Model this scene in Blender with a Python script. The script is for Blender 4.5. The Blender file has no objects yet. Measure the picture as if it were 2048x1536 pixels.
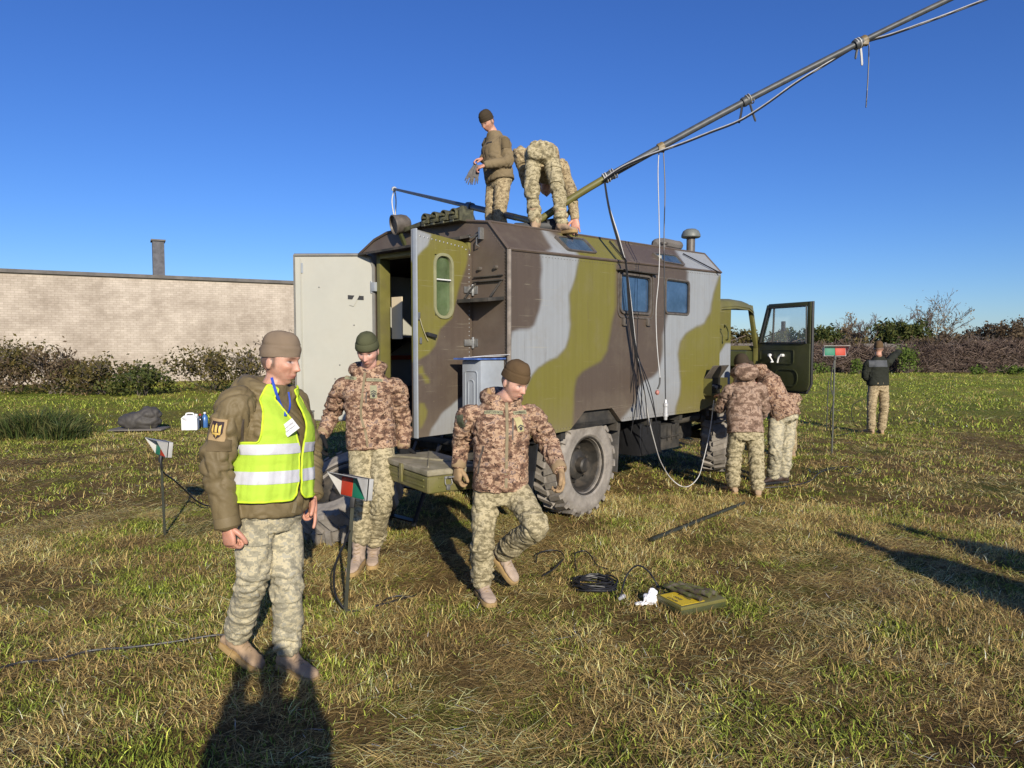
import bpy, bmesh, math, random
import numpy as np
from mathutils import Vector, Matrix
from mathutils.bvhtree import BVHTree

scene = bpy.context.scene
COL = scene.collection
rng = np.random.default_rng(7)
random.seed(7)
R = math.radians

# ------------------------------------------------------------------ camera
F, CX, CY, CAMZ = 1420.0, 1024.0, 768.0, 1.70        # photo pixels (2048 x 1536)
PITCH = math.atan(78 / 1420.0)
cam_d = bpy.data.cameras.new('camera')
cam = bpy.data.objects.new('camera', cam_d)
COL.objects.link(cam)
cam_d.sensor_width = 36.0
cam_d.lens = 36.0 * F / 2048.0
cam_d.clip_start = 0.05
cam_d.clip_end = 3000
cam.location = (0, 0, CAMZ)
cam.rotation_euler = (math.pi / 2 - PITCH, 0, 0)
scene.camera = cam

# ------------------------------------------------------------------ sky + sun
SUN_EL = R(21.5)
SHADOW = Vector((-0.286, 0.958, 0)).normalized()
world = bpy.data.worlds.new('World')
scene.world = world
world.use_nodes = True
wn = world.node_tree.nodes
wl = world.node_tree.links
bg = wn['Background']
sky = wn.new('ShaderNodeTexSky')
sky.sky_type = 'NISHITA'
sky.sun_disc = False
sky.sun_elevation = SUN_EL
sky.sun_rotation = math.atan2(-SHADOW.x, -SHADOW.y)
sky.altitude = 150
sky.air_density = 1.0
sky.dust_density = 0.25
sky.ozone_density = 8.0
hsv = wn.new('ShaderNodeHueSaturation')
hsv.inputs['Saturation'].default_value = 1.07
hsv.inputs['Hue'].default_value = 0.513
wl.new(sky.outputs[0], hsv.inputs['Color'])
wl.new(hsv.outputs[0], bg.inputs[0])
bg.inputs[1].default_value = 0.105
sun_d = bpy.data.lights.new('sun', 'SUN')
sun_d.energy = 4.8
sun_d.angle = R(0.53)
sun_d.color = (1.0, 0.915, 0.77)
sun = bpy.data.objects.new('sun', sun_d)
COL.objects.link(sun)
ldir = Vector((SHADOW.x * math.cos(SUN_EL), SHADOW.y * math.cos(SUN_EL), -math.sin(SUN_EL)))
sun.rotation_euler = ldir.to_track_quat('-Z', 'Y').to_euler()
sun.location = (3, -10, 8)

vs = scene.view_settings
vs.view_transform = 'Standard'
vs.look = 'None'
vs.exposure = 0.32
vs.gamma = 1.0
vs.use_curve_mapping = False
scene.cycles.max_bounces = 6
scene.cycles.use_denoising = True

# ------------------------------------------------------------------ projection helpers
FWD = Vector((0, math.cos(PITCH), -math.sin(PITCH)))
UPV = Vector((0, math.sin(PITCH), math.cos(PITCH)))
CAMP = Vector((0, 0, CAMZ))

def ray(px, py):
    return FWD + Vector((1, 0, 0)) * ((px - CX) / F) + UPV * ((CY - py) / F)
def at(px, py, d):
    """the point seen at a pixel, d metres away along the lens axis"""
    return CAMP + ray(px, py) * d
def gnd(px, py, z=0.0):
    r = ray(px, py)
    return CAMP + r * ((z - CAMZ) / r.z)
def plane_hit(px, py, p0, n):
    r = ray(px, py)
    return CAMP + r * ((p0 - CAMP).dot(n) / r.dot(n))
def V(*a):
    return Vector(a)

# ------------------------------------------------------------------ numpy noise
_perm = np.random.default_rng(3).permutation(256)
_perm = np.concatenate([_perm, _perm, _perm])
_grad = np.random.default_rng(5).normal(size=(256, 3))
_grad /= np.linalg.norm(_grad, axis=1)[:, None]
def pnoise(P):
    P = np.asarray(P, float)
    I = np.floor(P).astype(int)
    f = P - I
    I &= 255
    w = f * f * f * (f * (f * 6 - 15) + 10)
    out = 0
    for dx in (0, 1):
        for dy in (0, 1):
            for dz in (0, 1):
                h = _perm[_perm[_perm[(I[:, 0] + dx) & 255] + ((I[:, 1] + dy) & 255)] + ((I[:, 2] + dz) & 255)]
                g = _grad[h]
                dv = f - np.array([dx, dy, dz])
                dot = (g * dv).sum(1)
                wx = w[:, 0] if dx else 1 - w[:, 0]
                wy = w[:, 1] if dy else 1 - w[:, 1]
                wz = w[:, 2] if dz else 1 - w[:, 2]
                out = out + dot * wx * wy * wz
    return out * 1.6
def fbm(P, oct=3):
    a, s, o = 1.0, 1.0, 0
    for i in range(oct):
        o = o + a * pnoise(np.asarray(P) * s + 17.3 * i)
        a *= 0.5
        s *= 2.0
    return o
def sstep(a, b, x):
    t = np.clip((np.asarray(x, float) - a) / (b - a), 0, 1)
    return t * t * (3 - 2 * t)

# ------------------------------------------------------------------ mesh builder
def frame(d, up=Vector((0, 0, 1))):
    d = Vector(d).normalized()
    up = Vector(up)
    if abs(d.dot(up.normalized())) > 0.98:
        up = Vector((0, 1, 0)) if abs(d.y) < 0.9 else Vector((1, 0, 0))
    x = d.cross(up).normalized()
    return x, x.cross(d).normalized(), d

class MB:
    def __init__(self):
        self.v = []
        self.f = []
    def add(self, verts, faces):
        o = len(self.v)
        self.v.extend([tuple(p) for p in verts])
        self.f.extend([tuple(i + o for i in q) for q in faces])
        return self
    def box(self, c, s, M=None):
        c = Vector(c)
        h = Vector(s) * 0.5
        vs_ = []
        for z in (-1, 1):
            for x, y in ((-1, -1), (1, -1), (1, 1), (-1, 1)):
                p = Vector((x * h.x, y * h.y, z * h.z))
                if M is not None:
                    p = M @ p
                vs_.append(c + p)
        return self.add(vs_, [(3, 2, 1, 0), (4, 5, 6, 7), (0, 1, 5, 4), (1, 2, 6, 5), (2, 3, 7, 6), (3, 0, 4, 7)])
    def bx(self, x0, x1, y0, y1, z0, z1):
        return self.box(((x0 + x1) / 2, (y0 + y1) / 2, (z0 + z1) / 2), (abs(x1 - x0), abs(y1 - y0), abs(z1 - z0)))
    def bar(self, p0, p1, w, h, up=(0, 0, 1)):
        p0, p1 = Vector(p0), Vector(p1)
        x, y, d = frame(p1 - p0, up)
        L = (p1 - p0).length
        M = Matrix((x, y, d)).transposed()
        return self.box((p0 + p1) / 2, (w, h, L), M)
    def cyl(self, p0, p1, r0, r1=None, n=12, cap=True):
        if r1 is None:
            r1 = r0
        p0, p1 = Vector(p0), Vector(p1)
        x, y, d = frame(p1 - p0)
        vs_ = []
        for p, r in ((p0, r0), (p1, r1)):
            for i in range(n):
                a = 2 * math.pi * i / n
                vs_.append(p + x * (r * math.cos(a)) + y * (r * math.sin(a)))
        fs = [(i, (i + 1) % n, n + (i + 1) % n, n + i) for i in range(n)]
        if cap:
            fs += [tuple(range(n - 1, -1, -1)), tuple(range(n, 2 * n))]
        return self.add(vs_, fs)
    def tube(self, pts, r, n=8, cap=True):
        pts = [Vector(p) for p in pts]
        rs = r if isinstance(r, (list, tuple, np.ndarray)) else [r] * len(pts)
        vs_ = []
        px = None
        for i, p in enumerate(pts):
            a = pts[max(i - 1, 0)]
            b = pts[min(i + 1, len(pts) - 1)]
            d = (b - a)
            if d.length < 1e-9:
                d = Vector((0, 0, 1))
            d.normalize()
            if px is None:
                px = frame(d)[0]
            px = (px - d * px.dot(d))
            if px.length < 1e-6:
                px = frame(d)[0]
            px.normalize()
            py = d.cross(px)
            for k in range(n):
                t = 2 * math.pi * k / n
                vs_.append(p + px * (rs[i] * math.cos(t)) + py * (rs[i] * math.sin(t)))
        fs = []
        for i in range(len(pts) - 1):
            for k in range(n):
                fs.append((i * n + k, i * n + (k + 1) % n, (i + 1) * n + (k + 1) % n, (i + 1) * n + k))
        if cap:
            fs.append(tuple(range(n - 1, -1, -1)))
            m = (len(pts) - 1) * n
            fs.append(tuple(range(m, m + n)))
        return self.add(vs_, fs)
    def lathe(self, c, axis, prof, n=24, up=(0, 0, 1), close=False, cap0=True):
        """prof: list of (r, h) along axis"""
        x, y, d = frame(axis, up)
        c = Vector(c)
        vs_ = []
        for r, h in prof:
            for i in range(n):
                a = 2 * math.pi * i / n
                vs_.append(c + d * h + x * (r * math.cos(a)) + y * (r * math.sin(a)))
        m = len(prof)
        fs = []
        for j in range(m - 1 if not close else m):
            k = (j + 1) % m
            for i in range(n):
                fs.append((j * n + i, j * n + (i + 1) % n, k * n + (i + 1) % n, k * n + i))
        if not close:
            if cap0 and prof[0][0] > 1e-4:
                fs.append(tuple(range(n - 1, -1, -1)))
            if prof[-1][0] > 1e-4:
                fs.append(tuple(range((m - 1) * n, m * n)))
        return self.add(vs_, fs)
    def loft(self, rings, cap=True):
        """rings: list of lists of points, same count"""
        n = len(rings[0])
        vs_ = [p for r in rings for p in r]
        fs = []
        for j in range(len(rings) - 1):
            for i in range(n):
                fs.append((j * n + i, j * n + (i + 1) % n, (j + 1) * n + (i + 1) % n, (j + 1) * n + i))
        if cap:
            fs.append(tuple(range(n - 1, -1, -1)))
            fs.append(tuple(range((len(rings) - 1) * n, len(rings) * n)))
        return self.add(vs_, fs)
    def prism(self, pts, off):
        """polygon pts (3d, planar) extruded by vector off"""
        off = Vector(off)
        pts = [Vector(p) for p in pts]
        n = len(pts)
        vs_ = pts + [p + off for p in pts]
        fs = [tuple(range(n - 1, -1, -1)), tuple(range(n, 2 * n))]
        fs += [(i, (i + 1) % n, n + (i + 1) % n, n + i) for i in range(n)]
        return self.add(vs_, fs)
    def ell(self, c, s, M=None, n=16, m=10):
        c = Vector(c)
        vs_ = []
        for j in range(m + 1):
            th = math.pi * j / m
            for i in range(n):
                ph = 2 * math.pi * i / n
                p = Vector((s[0] * math.sin(th) * math.cos(ph), s[1] * math.sin(th) * math.sin(ph), s[2] * math.cos(th)))
                if M is not None:
                    p = M @ p
                vs_.append(c + p)
        fs = []
        for j in range(m):
            for i in range(n):
                fs.append((j * n + i, (j + 1) * n + i, (j + 1) * n + (i + 1) % n, j * n + (i + 1) % n))
        return self.add(vs_, fs)
    def grid(self, pts):
        """pts[j][i] -> quads"""
        m, n = len(pts), len(pts[0])
        vs_ = [p for row in pts for p in row]
        fs = [(j * n + i, j * n + i + 1, (j + 1) * n + i + 1, (j + 1) * n + i) for j in range(m - 1) for i in range(n - 1)]
        return self.add(vs_, fs)
    def mesh(self, name='m', fix=True):
        me = bpy.data.meshes.new(name)
        me.from_pydata(self.v, [], self.f)
        if fix:
            bm = bmesh.new()
            bm.from_mesh(me)
            bmesh.ops.remove_doubles(bm, verts=bm.verts, dist=1e-5)
            bmesh.ops.recalc_face_normals(bm, faces=bm.faces)
            bm.to_mesh(me)
            bm.free()
        me.update()
        return me
    def build(self, name, mat, parent=None, bevel=0, smooth=True, ang=35, seg=2, loc=None):
        me = self.mesh(name)
        if bevel:
            bm = bmesh.new()
            bm.from_mesh(me)
            es = [e for e in bm.edges if len(e.link_faces) == 2 and e.calc_face_angle(0) > 0.5]
            bmesh.ops.bevel(bm, geom=es, offset=bevel, segments=seg, affect='EDGES', profile=0.6, clamp_overlap=True)
            bm.to_mesh(me)
            bm.free()
        return link(name, me, mat, parent, smooth, ang, loc)

def link(name, me, mat, parent=None, smooth=True, ang=35, loc=None):
    ob = bpy.data.objects.new(name, me)
    COL.objects.link(ob)
    if mat is not None:
        for m in (mat if isinstance(mat, (list, tuple)) else [mat]):
            me.materials.append(m)
    if smooth:
        me.polygons.foreach_set('use_smooth', [True] * len(me.polygons))
        me.set_sharp_from_angle(angle=R(ang))
    if parent is not None:
        ob.parent = parent
    if loc is not None:
        ob.location = loc
    return ob

def thing(name, label, cat, loc=(0, 0, 0), rz=0.0, group=None):
    o = bpy.data.objects.new(name, None)
    COL.objects.link(o)
    o.location = loc
    o.rotation_euler = (0, 0, rz)
    o.empty_display_size = 0.2
    return tag(o, label, cat, group)
def tag(o, label, cat, group=None):
    o['label'] = label
    o['category'] = cat
    if group:
        o['group'] = group
    return o
def struct(o, kind='structure', label=None, cat=None):
    o['kind'] = kind
    if label:
        o['label'] = label
    if cat:
        o['category'] = cat
    return o

def set_col(me, cols, name='Col'):
    a = me.color_attributes.new(name, 'FLOAT_COLOR', 'POINT')
    c = np.ones((len(me.vertices), 4), np.float32)
    c[:, :3] = cols
    a.data.foreach_set('color', c.ravel())
def get_co(me):
    a = np.empty(len(me.vertices) * 3, np.float32)
    me.vertices.foreach_get('co', a)
    return a.reshape(-1, 3).astype(float)
def put_co(me, P):
    me.vertices.foreach_set('co', np.asarray(P, np.float32).ravel())
    me.update()
def get_no(me):
    a = np.empty(len(me.vertices) * 3, np.float32)
    me.vertex_normals.foreach_get('vector', a)
    return a.reshape(-1, 3).astype(float)

def catmull(pts, n=6):
    pts = [Vector(p) for p in pts]
    out = []
    for i in range(len(pts) - 1):
        p0 = pts[max(i - 1, 0)]
        p1, p2 = pts[i], pts[i + 1]
        p3 = pts[min(i + 2, len(pts) - 1)]
        for k in range(n):
            t = k / n
            out.append(0.5 * ((2 * p1) + (p2 - p0) * t + (2 * p0 - 5 * p1 + 4 * p2 - p3) * t * t + (3 * p1 - p0 - 3 * p2 + p3) * t ** 3))
    out.append(pts[-1])
    return out

# ------------------------------------------------------------------ materials
def srgb(r, g, b):
    f = lambda c: c / 12.92 if c <= 0.04045 else ((c + 0.055) / 1.055) ** 2.4
    return (f(r / 255), f(g / 255), f(b / 255))
def new_mat(name):
    m = bpy.data.materials.new(name)
    m.use_nodes = True
    nt = m.node_tree
    return m, nt, nt.nodes['Principled BSDF']
def N(nt, t, **kw):
    n = nt.nodes.new(t)
    for k, v in kw.items():
        if k.startswith('i_'):
            n.inputs[k[2:].replace('_', ' ')].default_value = v
        else:
            setattr(n, k, v)
    return n
def ramp(nt, stops, interp='LINEAR'):
    n = nt.nodes.new('ShaderNodeValToRGB')
    n.color_ramp.interpolation = interp
    e = n.color_ramp.elements
    while len(e) < len(stops):
        e.new(0.5)
    for el, (p, c) in zip(e, stops):
        el.position = p
        el.color = (c[0], c[1], c[2], 1)
    return n
def noise_node(nt, scale, detail=4, rough=0.55, vec=None, dist=0.0):
    n = nt.nodes.new('ShaderNodeTexNoise')
    n.inputs['Scale'].default_value = scale
    n.inputs['Detail'].default_value = detail
    n.inputs['Roughness'].default_value = rough
    n.inputs['Distortion'].default_value = dist
    if vec is not None:
        nt.links.new(vec, n.inputs['Vector'])
    return n
def mixc(nt, fac, a, b, mode='MIX'):
    n = nt.nodes.new('ShaderNodeMix')
    n.data_type = 'RGBA'
    n.blend_type = mode
    for sock, val in ((n.inputs[0], fac), (n.inputs[6], a), (n.inputs[7], b)):
        if hasattr(val, 'is_output'):
            nt.links.new(val, sock)
        elif isinstance(val, (int, float)):
            sock.default_value = val
        else:
            sock.default_value = (val[0], val[1], val[2], 1)
    return n.outputs[2]
def bump_to(nt, b, h, strength=0.3, dist=0.01):
    n = nt.nodes.new('ShaderNodeBump')
    n.inputs['Strength'].default_value = strength
    n.inputs['Distance'].default_value = dist
    nt.links.new(h, n.inputs['Height'])
    nt.links.new(n.outputs[0], b.inputs['Normal'])
def mkmat(name, col, var=0.25, scale=8, rough=0.6, bump=0.15, bscale=60, metal=0.0, dirt=None, dirt_amt=0.5, dscale=4, spec=0.5, bdist=0.004, attr=False):
    m, nt, b = new_mat(name)
    tc = N(nt, 'ShaderNodeTexCoord')
    vec = tc.outputs['Object']
    n1 = noise_node(nt, scale, 5, 0.6, vec)
    lo = tuple(c * (1 - var) for c in col)
    hi = tuple(min(1, c * (1 + var)) for c in col)
    rp = ramp(nt, [(0.3, lo), (0.7, hi)])
    nt.links.new(n1.outputs[0], rp.inputs[0])
    out = rp.outputs[0]
    if attr:
        at_ = N(nt, 'ShaderNodeAttribute', attribute_name='Col')
        rp2 = ramp(nt, [(0.3, (1 - var,) * 3), (0.7, (1 + var,) * 3)])
        nt.links.new(n1.outputs[0], rp2.inputs[0])
        out = mixc(nt, 1.0, at_.outputs['Color'], rp2.outputs[0], 'MULTIPLY')
    if dirt:
        n2 = noise_node(nt, dscale, 8, 0.65, vec, 0.3)
        r2 = ramp(nt, [(0.45, (0, 0, 0)), (0.75, (dirt_amt,) * 3)])
        nt.links.new(n2.outputs[0], r2.inputs[0])
        out = mixc(nt, r2.outputs[0], out, dirt)
    nt.links.new(out, b.inputs['Base Color'])
    b.inputs['Roughness'].default_value = rough
    b.inputs['Metallic'].default_value = metal
    b.inputs['Specular IOR Level'].default_value = spec
    if bump:
        n3 = noise_node(nt, bscale, 4, 0.6, vec)
        bump_to(nt, b, n3.outputs[0], bump, bdist)
    return m

M = {}
M['black'] = mkmat('black_rubber', (0.012, 0.012, 0.013), 0.3, 20, 0.55, 0.1)
M['dark'] = mkmat('dark_underbody', (0.03, 0.028, 0.025), 0.4, 10, 0.8, 0.3, 40, dirt=(0.12, 0.10, 0.075), dirt_amt=0.7, dscale=5)
M['olive'] = mkmat('olive_paint', srgb(104, 100, 52), 0.15, 6, 0.45, 0.06, 40, dirt=(0.11, 0.09, 0.06), dirt_amt=0.45)
M['olive_dark'] = mkmat('dark_olive_paint', srgb(62, 66, 38), 0.18, 6, 0.42, 0.05, 40, dirt=(0.09, 0.08, 0.05), dirt_amt=0.35)
M['brown'] = mkmat('brown_paint', srgb(92, 80, 70), 0.15, 6, 0.5, 0.06, 40, dirt=(0.16, 0.14, 0.11), dirt_amt=0.3)
M['grey'] = mkmat('grey_paint', srgb(150, 156, 162), 0.1, 6, 0.5, 0.05, 40, dirt=(0.22, 0.2, 0.17), dirt_amt=0.4)
M['cream'] = mkmat('cream_paint', srgb(168, 167, 156), 0.05, 3, 0.5, 0.03, 40, dirt=(0.35, 0.31, 0.24), dirt_amt=0.25, dscale=3)
M['steel'] = mkmat('dull_steel', (0.28, 0.28, 0.27), 0.3, 20, 0.45, 0.1, metal=0.7)
M['alu'] = mkmat('grey_aluminium', (0.5, 0.5, 0.5), 0.12, 20, 0.42, 0.05, metal=0.35)
M['white'] = mkmat('white_plastic', (0.72, 0.72, 0.7), 0.06, 10, 0.45, 0.05)
M['rubber_seal'] = mkmat('rubber_seal', (0.03, 0.03, 0.03), 0.3, 20, 0.6, 0.1)
# ================================================================== ground
def gh(x, y):
    x = np.asarray(x, float)
    y = np.asarray(y, float)
    P = np.stack([x.ravel(), y.ravel(), np.zeros(x.size)], 1)
    h = 0.018 * pnoise(P * 0.9) + 0.012 * pnoise(P * 2.7 + 9) + 0.006 * pnoise(P * 7 + 3)
    return h.reshape(x.shape) - 0.012

def axis_steps(a0, a1, fine0, fine1, step, grow=1.18):
    out = list(np.arange(fine0, fine1 + 1e-6, step))
    s, x = step, fine1
    while x < a1:
        s *= grow
        x += s
        out.append(x)
    s, x = step, fine0
    while x > a0:
        s *= grow
        x -= s
        out.insert(0, x)
    return np.array(out)
gx = axis_steps(-900, 900, -9, 9, 0.1)
gy = axis_steps(-200, 1500, 1.5, 16, 0.1)
GX, GY = np.meshgrid(gx, gy)
GZ = gh(GX, GY) * np.where(np.hypot(GX, GY) > 60, 0, 1)
me = bpy.data.meshes.new('field_ground')
nx, ny = len(gx), len(gy)
idx = np.arange(nx * ny).reshape(ny, nx)
quads = np.stack([idx[:-1, :-1], idx[:-1, 1:], idx[1:, 1:], idx[1:, :-1]], -1).reshape(-1, 4)
def mesh_np(name, verts, quads=None, tris=None):
    me = bpy.data.meshes.new(name)
    nq = 0 if quads is None else len(quads)
    nt_ = 0 if tris is None else len(tris)
    me.vertices.add(len(verts))
    me.vertices.foreach_set('co', np.asarray(verts, np.float32).ravel())
    li = []
    if nq:
        li.append(np.asarray(quads).ravel())
    if nt_:
        li.append(np.asarray(tris).ravel())
    li = np.concatenate(li).astype(np.int32)
    me.loops.add(len(li))
    me.loops.foreach_set('vertex_index', li)
    me.polygons.add(nq + nt_)
    st = np.concatenate([np.arange(nq) * 4, nq * 4 + np.arange(nt_) * 3]).astype(np.int32)
    me.polygons.foreach_set('loop_start', st)
    me.update(calc_edges=True)
    return me
me = mesh_np('field_ground', np.stack([GX, GY, GZ], -1).reshape(-1, 3), quads)

STRAW = np.array([0.74, 0.54, 0.205])
GREEN = np.array([0.165, 0.23, 0.03])
BROWN = np.array([0.24, 0.15, 0.06])
def greenness(x, y):
    P = np.stack([x, y, np.zeros_like(x)], 1)
    d = np.hypot(x, y)
    g = 0.43 + 0.45 * fbm(P * 0.55 + 4.2, 2) + 0.75 * fbm(P * 2.3 + 1.1, 3)
    g = g - 0.10 + 0.52 * sstep(10, 19, d) - 0.10 * sstep(2, 6, x) * (d < 14) + 0.12 * (x < -2.2) * sstep(6, 9, d) - 0.06
    return g

m, nt, b = new_mat('field_soil_and_turf')
tc = N(nt, 'ShaderNodeTexCoord')
vec = tc.outputs['Object']
n1 = noise_node(nt, 0.55, 3, 0.6, vec)
n2 = noise_node(nt, 3.0, 5, 0.7, vec)
n3 = noise_node(nt, 45, 4, 0.7, vec)
mp = N(nt, 'ShaderNodeMapping')
mp.inputs['Scale'].default_value = (1.0, 0.35, 1)
nt.links.new(vec, mp.inputs[0])
n4 = noise_node(nt, 90, 3, 0.7, mp.outputs[0])
r1 = ramp(nt, [(0.30, (0.085, 0.055, 0.024)), (0.48, (0.19, 0.13, 0.05)), (0.60, (0.13, 0.115, 0.03)), (0.75, (0.07, 0.085, 0.018))])
mx = N(nt, 'ShaderNodeMath', operation='MULTIPLY_ADD')
nt.links.new(n2.outputs[0], mx.inputs[0])
mx.inputs[1].default_value = 0.9
sub = N(nt, 'ShaderNodeMath', operation='ADD')
nt.links.new(n1.outputs[0], sub.inputs[0])
sub.inputs[1].default_value = -0.45
nt.links.new(sub.outputs[0], mx.inputs[2])
nt.links.new(mx.outputs[0], r1.inputs[0])
r3 = ramp(nt, [(0.3, (0.45, 0.42, 0.4)), (0.7, (1.5, 1.45, 1.3))])
nt.links.new(n3.outputs[0], r3.inputs[0])
c = mixc(nt, 1.0, r1.outputs[0], r3.outputs[0], 'MULTIPLY')
# farther from the tracks the sward is greener
sp = N(nt, 'ShaderNodeSeparateXYZ')
nt.links.new(vec, sp.inputs[0])
mr = N(nt, 'ShaderNodeMapRange')
mr.inputs[1].default_value = 12
mr.inputs[2].default_value = 22
nt.links.new(sp.outputs[1], mr.inputs[0])
n5 = noise_node(nt, 0.35, 4, 0.65, vec)
r5 = ramp(nt, [(0.38, (0.15, 0.21, 0.026)), (0.66, (0.32, 0.28, 0.065))])
nt.links.new(n5.outputs[0], r5.inputs[0])
c5 = mixc(nt, 1.0, r5.outputs[0], r3.outputs[0], 'MULTIPLY')
c = mixc(nt, mr.outputs[0], c, c5)
nt.links.new(c, b.inputs['Base Color'])
b.inputs['Roughness'].default_value = 0.95
b.inputs['Specular IOR Level'].default_value = 0.1
add = N(nt, 'ShaderNodeMath', operation='ADD')
nt.links.new(n3.outputs[0], add.inputs[0])
nt.links.new(n4.outputs[0], add.inputs[1])
bump_to(nt, b, add.outputs[0], 0.9, 0.03)
M['ground'] = m
ground = struct(link('field_ground', me, m, None, True, 180))

# ------------------------------------------------------------------ grass and straw
def blade_mesh(name, x, y, L, W, az, el0, el1, col, mat, z0=None):
    n = len(x)
    if z0 is None:
        z0 = gh(x, y) - 0.004
    base = np.stack([x, y, z0], 1)
    d = np.stack([np.cos(az), np.sin(az), np.zeros(n)], 1)
    ps = rng.uniform(0, math.pi, n)
    side = np.stack([np.cos(ps), np.sin(ps), np.zeros(n)], 1) * (W / 2)[:, None]
    up = np.array([0, 0, 1.0])
    mid = base + (d * np.cos(el0)[:, None] + up * np.sin(el0)[:, None]) * (L * 0.55)[:, None]
    tip = mid + (d * np.cos(el1)[:, None] + up * np.sin(el1)[:, None]) * (L * 0.45)[:, None]
    tip[:, 2] = np.maximum(tip[:, 2], 0.003)
    vv = np.stack([base - side, base + side, mid + side * 0.8, mid - side * 0.8, tip], 1).reshape(-1, 3)
    o = np.arange(n)[:, None] * 5
    q = o + np.array([[0, 1, 2, 3]])
    t = o + np.array([[3, 2, 4]])
    me = mesh_np(name, vv, q, t)
    cc = np.repeat(col, 5, 0)
    set_col(me, cc)
    return struct(link(name, me, mat, None, True, 180), 'stuff')

def grass_mat(name):
    m, nt, b = new_mat(name)
    a = N(nt, 'ShaderNodeAttribute', attribute_name='Col')
    nt.links.new(a.outputs['Color'], b.inputs['Base Color'])
    b.inputs['Roughness'].default_value = 0.6
    b.inputs['Specular IOR Level'].default_value = 0.25
    tr = N(nt, 'ShaderNodeBsdfTranslucent')
    nt.links.new(a.outputs['Color'], tr.inputs[0])
    ms = N(nt, 'ShaderNodeMixShader')
    ms.inputs[0].default_value = 0.25
    nt.links.new(b.outputs[0], ms.inputs[1])
    nt.links.new(tr.outputs[0], ms.inputs[2])
    nt.links.new(ms.outputs[0], nt.nodes['Material Output'].inputs[0])
    return m
M['grass'] = grass_mat('grass_blades')

def sample_wedge(n, d0, d1, half=R(42)):
    u = rng.uniform(0, 1, n)
    d = np.sqrt(d0 * d0 + u * (d1 * d1 - d0 * d0))
    a = rng.uniform(-half, half, n)
    return d * np.sin(a), d * np.cos(a)

def lay_grass(name, n, d0, d1, scale, wscale, clump=0.05, half=R(42)):
    k = max(1, n // 7)
    cx, cy = sample_wedge(k, d0, d1, half)
    pick = rng.integers(0, k, n)
    x = cx[pick] + rng.normal(0, clump, n)
    y = cy[pick] + rng.normal(0, clump, n)
    bare = sstep(0.22, 0.5, fbm(np.stack([x * 0.9, y * 0.9, x * 0 + 11.0], 1), 3))
    ok_ = rng.uniform(0, 1, n) > 0.72 * bare
    x, y, pick = x[ok_], y[ok_], pick[ok_]
    n = len(x)
    g = greenness(x, y)
    caz = rng.uniform(0, 2 * math.pi, k)[pick]
    flow = 2.2 * pnoise(np.stack([x * 0.8, y * 0.8, x * 0], 1)) + 0.4
    is_g = rng.uniform(0, 1, n) < np.clip(g, 0.06, 0.94)
    tread = sstep(0.12, 0.34, pnoise(np.stack([x * 0.7 - y * 0.35, y * 0.25 + x * 0.1, x * 0 + 2.0], 1)))
    az = np.where(is_g, caz + rng.normal(0, 0.9, n), flow + rng.normal(0, 0.75, n) + math.pi * rng.integers(0, 2, n))
    lying = rng.uniform(0, 1, n)
    el0 = np.where(is_g, rng.uniform(0.5, 1.4, n), np.where(lying < 0.72, rng.uniform(0.0, 0.38, n), rng.uniform(0.6, 1.45, n)))
    el0 = el0 * (1 - 0.75 * tread)
    el0_ = el0
    short = np.where((~is_g) & (el0_ > 0.5), 0.55, 1.0)
    L = short * np.where(is_g, rng.gamma(5, 0.0075, n) + 0.01, rng.gamma(4, 0.02, n) + 0.025) * scale
    el1 = el0 - np.where(is_g, rng.uniform(0.1, 0.9, n), rng.uniform(-0.1, 0.5, n))
    W = np.where(is_g, rng.uniform(0.004, 0.008, n), rng.uniform(0.0025, 0.005, n)) * wscale
    v = rng.normal(0, 1, (n, 1))
    br = np.exp(0.5 * v - 0.06)
    hue = rng.uniform(0, 1, (n, 1))
    gc = GREEN * (1 - 0.5 * hue) + np.array([0.42, 0.38, 0.07]) * 0.5 * hue
    bp = np.clip(0.4 + 0.7 * fbm(np.stack([x, y, x * 0 + 7], 1) * 1.3, 2) + rng.normal(0, 0.25, n), 0, 1)[:, None]
    sc = STRAW * (1 - 0.85 * bp) + BROWN * 0.85 * bp
    col = np.where(is_g[:, None], gc, sc) * br
    z0 = gh(x, y) - 0.004 + np.where(is_g, 0, rng.uniform(0, 0.02, n))
    return blade_mesh(name, x, y, L, W, az, el0, el1, np.clip(col, 0.005, 0.8), M['grass'], z0)

struct(lay_grass('mown_grass', 300000, 2.3, 8.2, 0.85, 0.9), 'stuff', 'short mown grass and loose straw covering the near field', 'grass')
struct(lay_grass('mown_grass', 190000, 8.0, 17, 0.95, 1.5, 0.07), 'stuff', 'short green and straw grass around the truck and beyond', 'grass')
struct(lay_grass('mown_grass', 210000, 16.5, 50, 1.7, 3.6, 0.2), 'stuff', 'green field grass far behind, up to the brush pile', 'grass')

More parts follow.
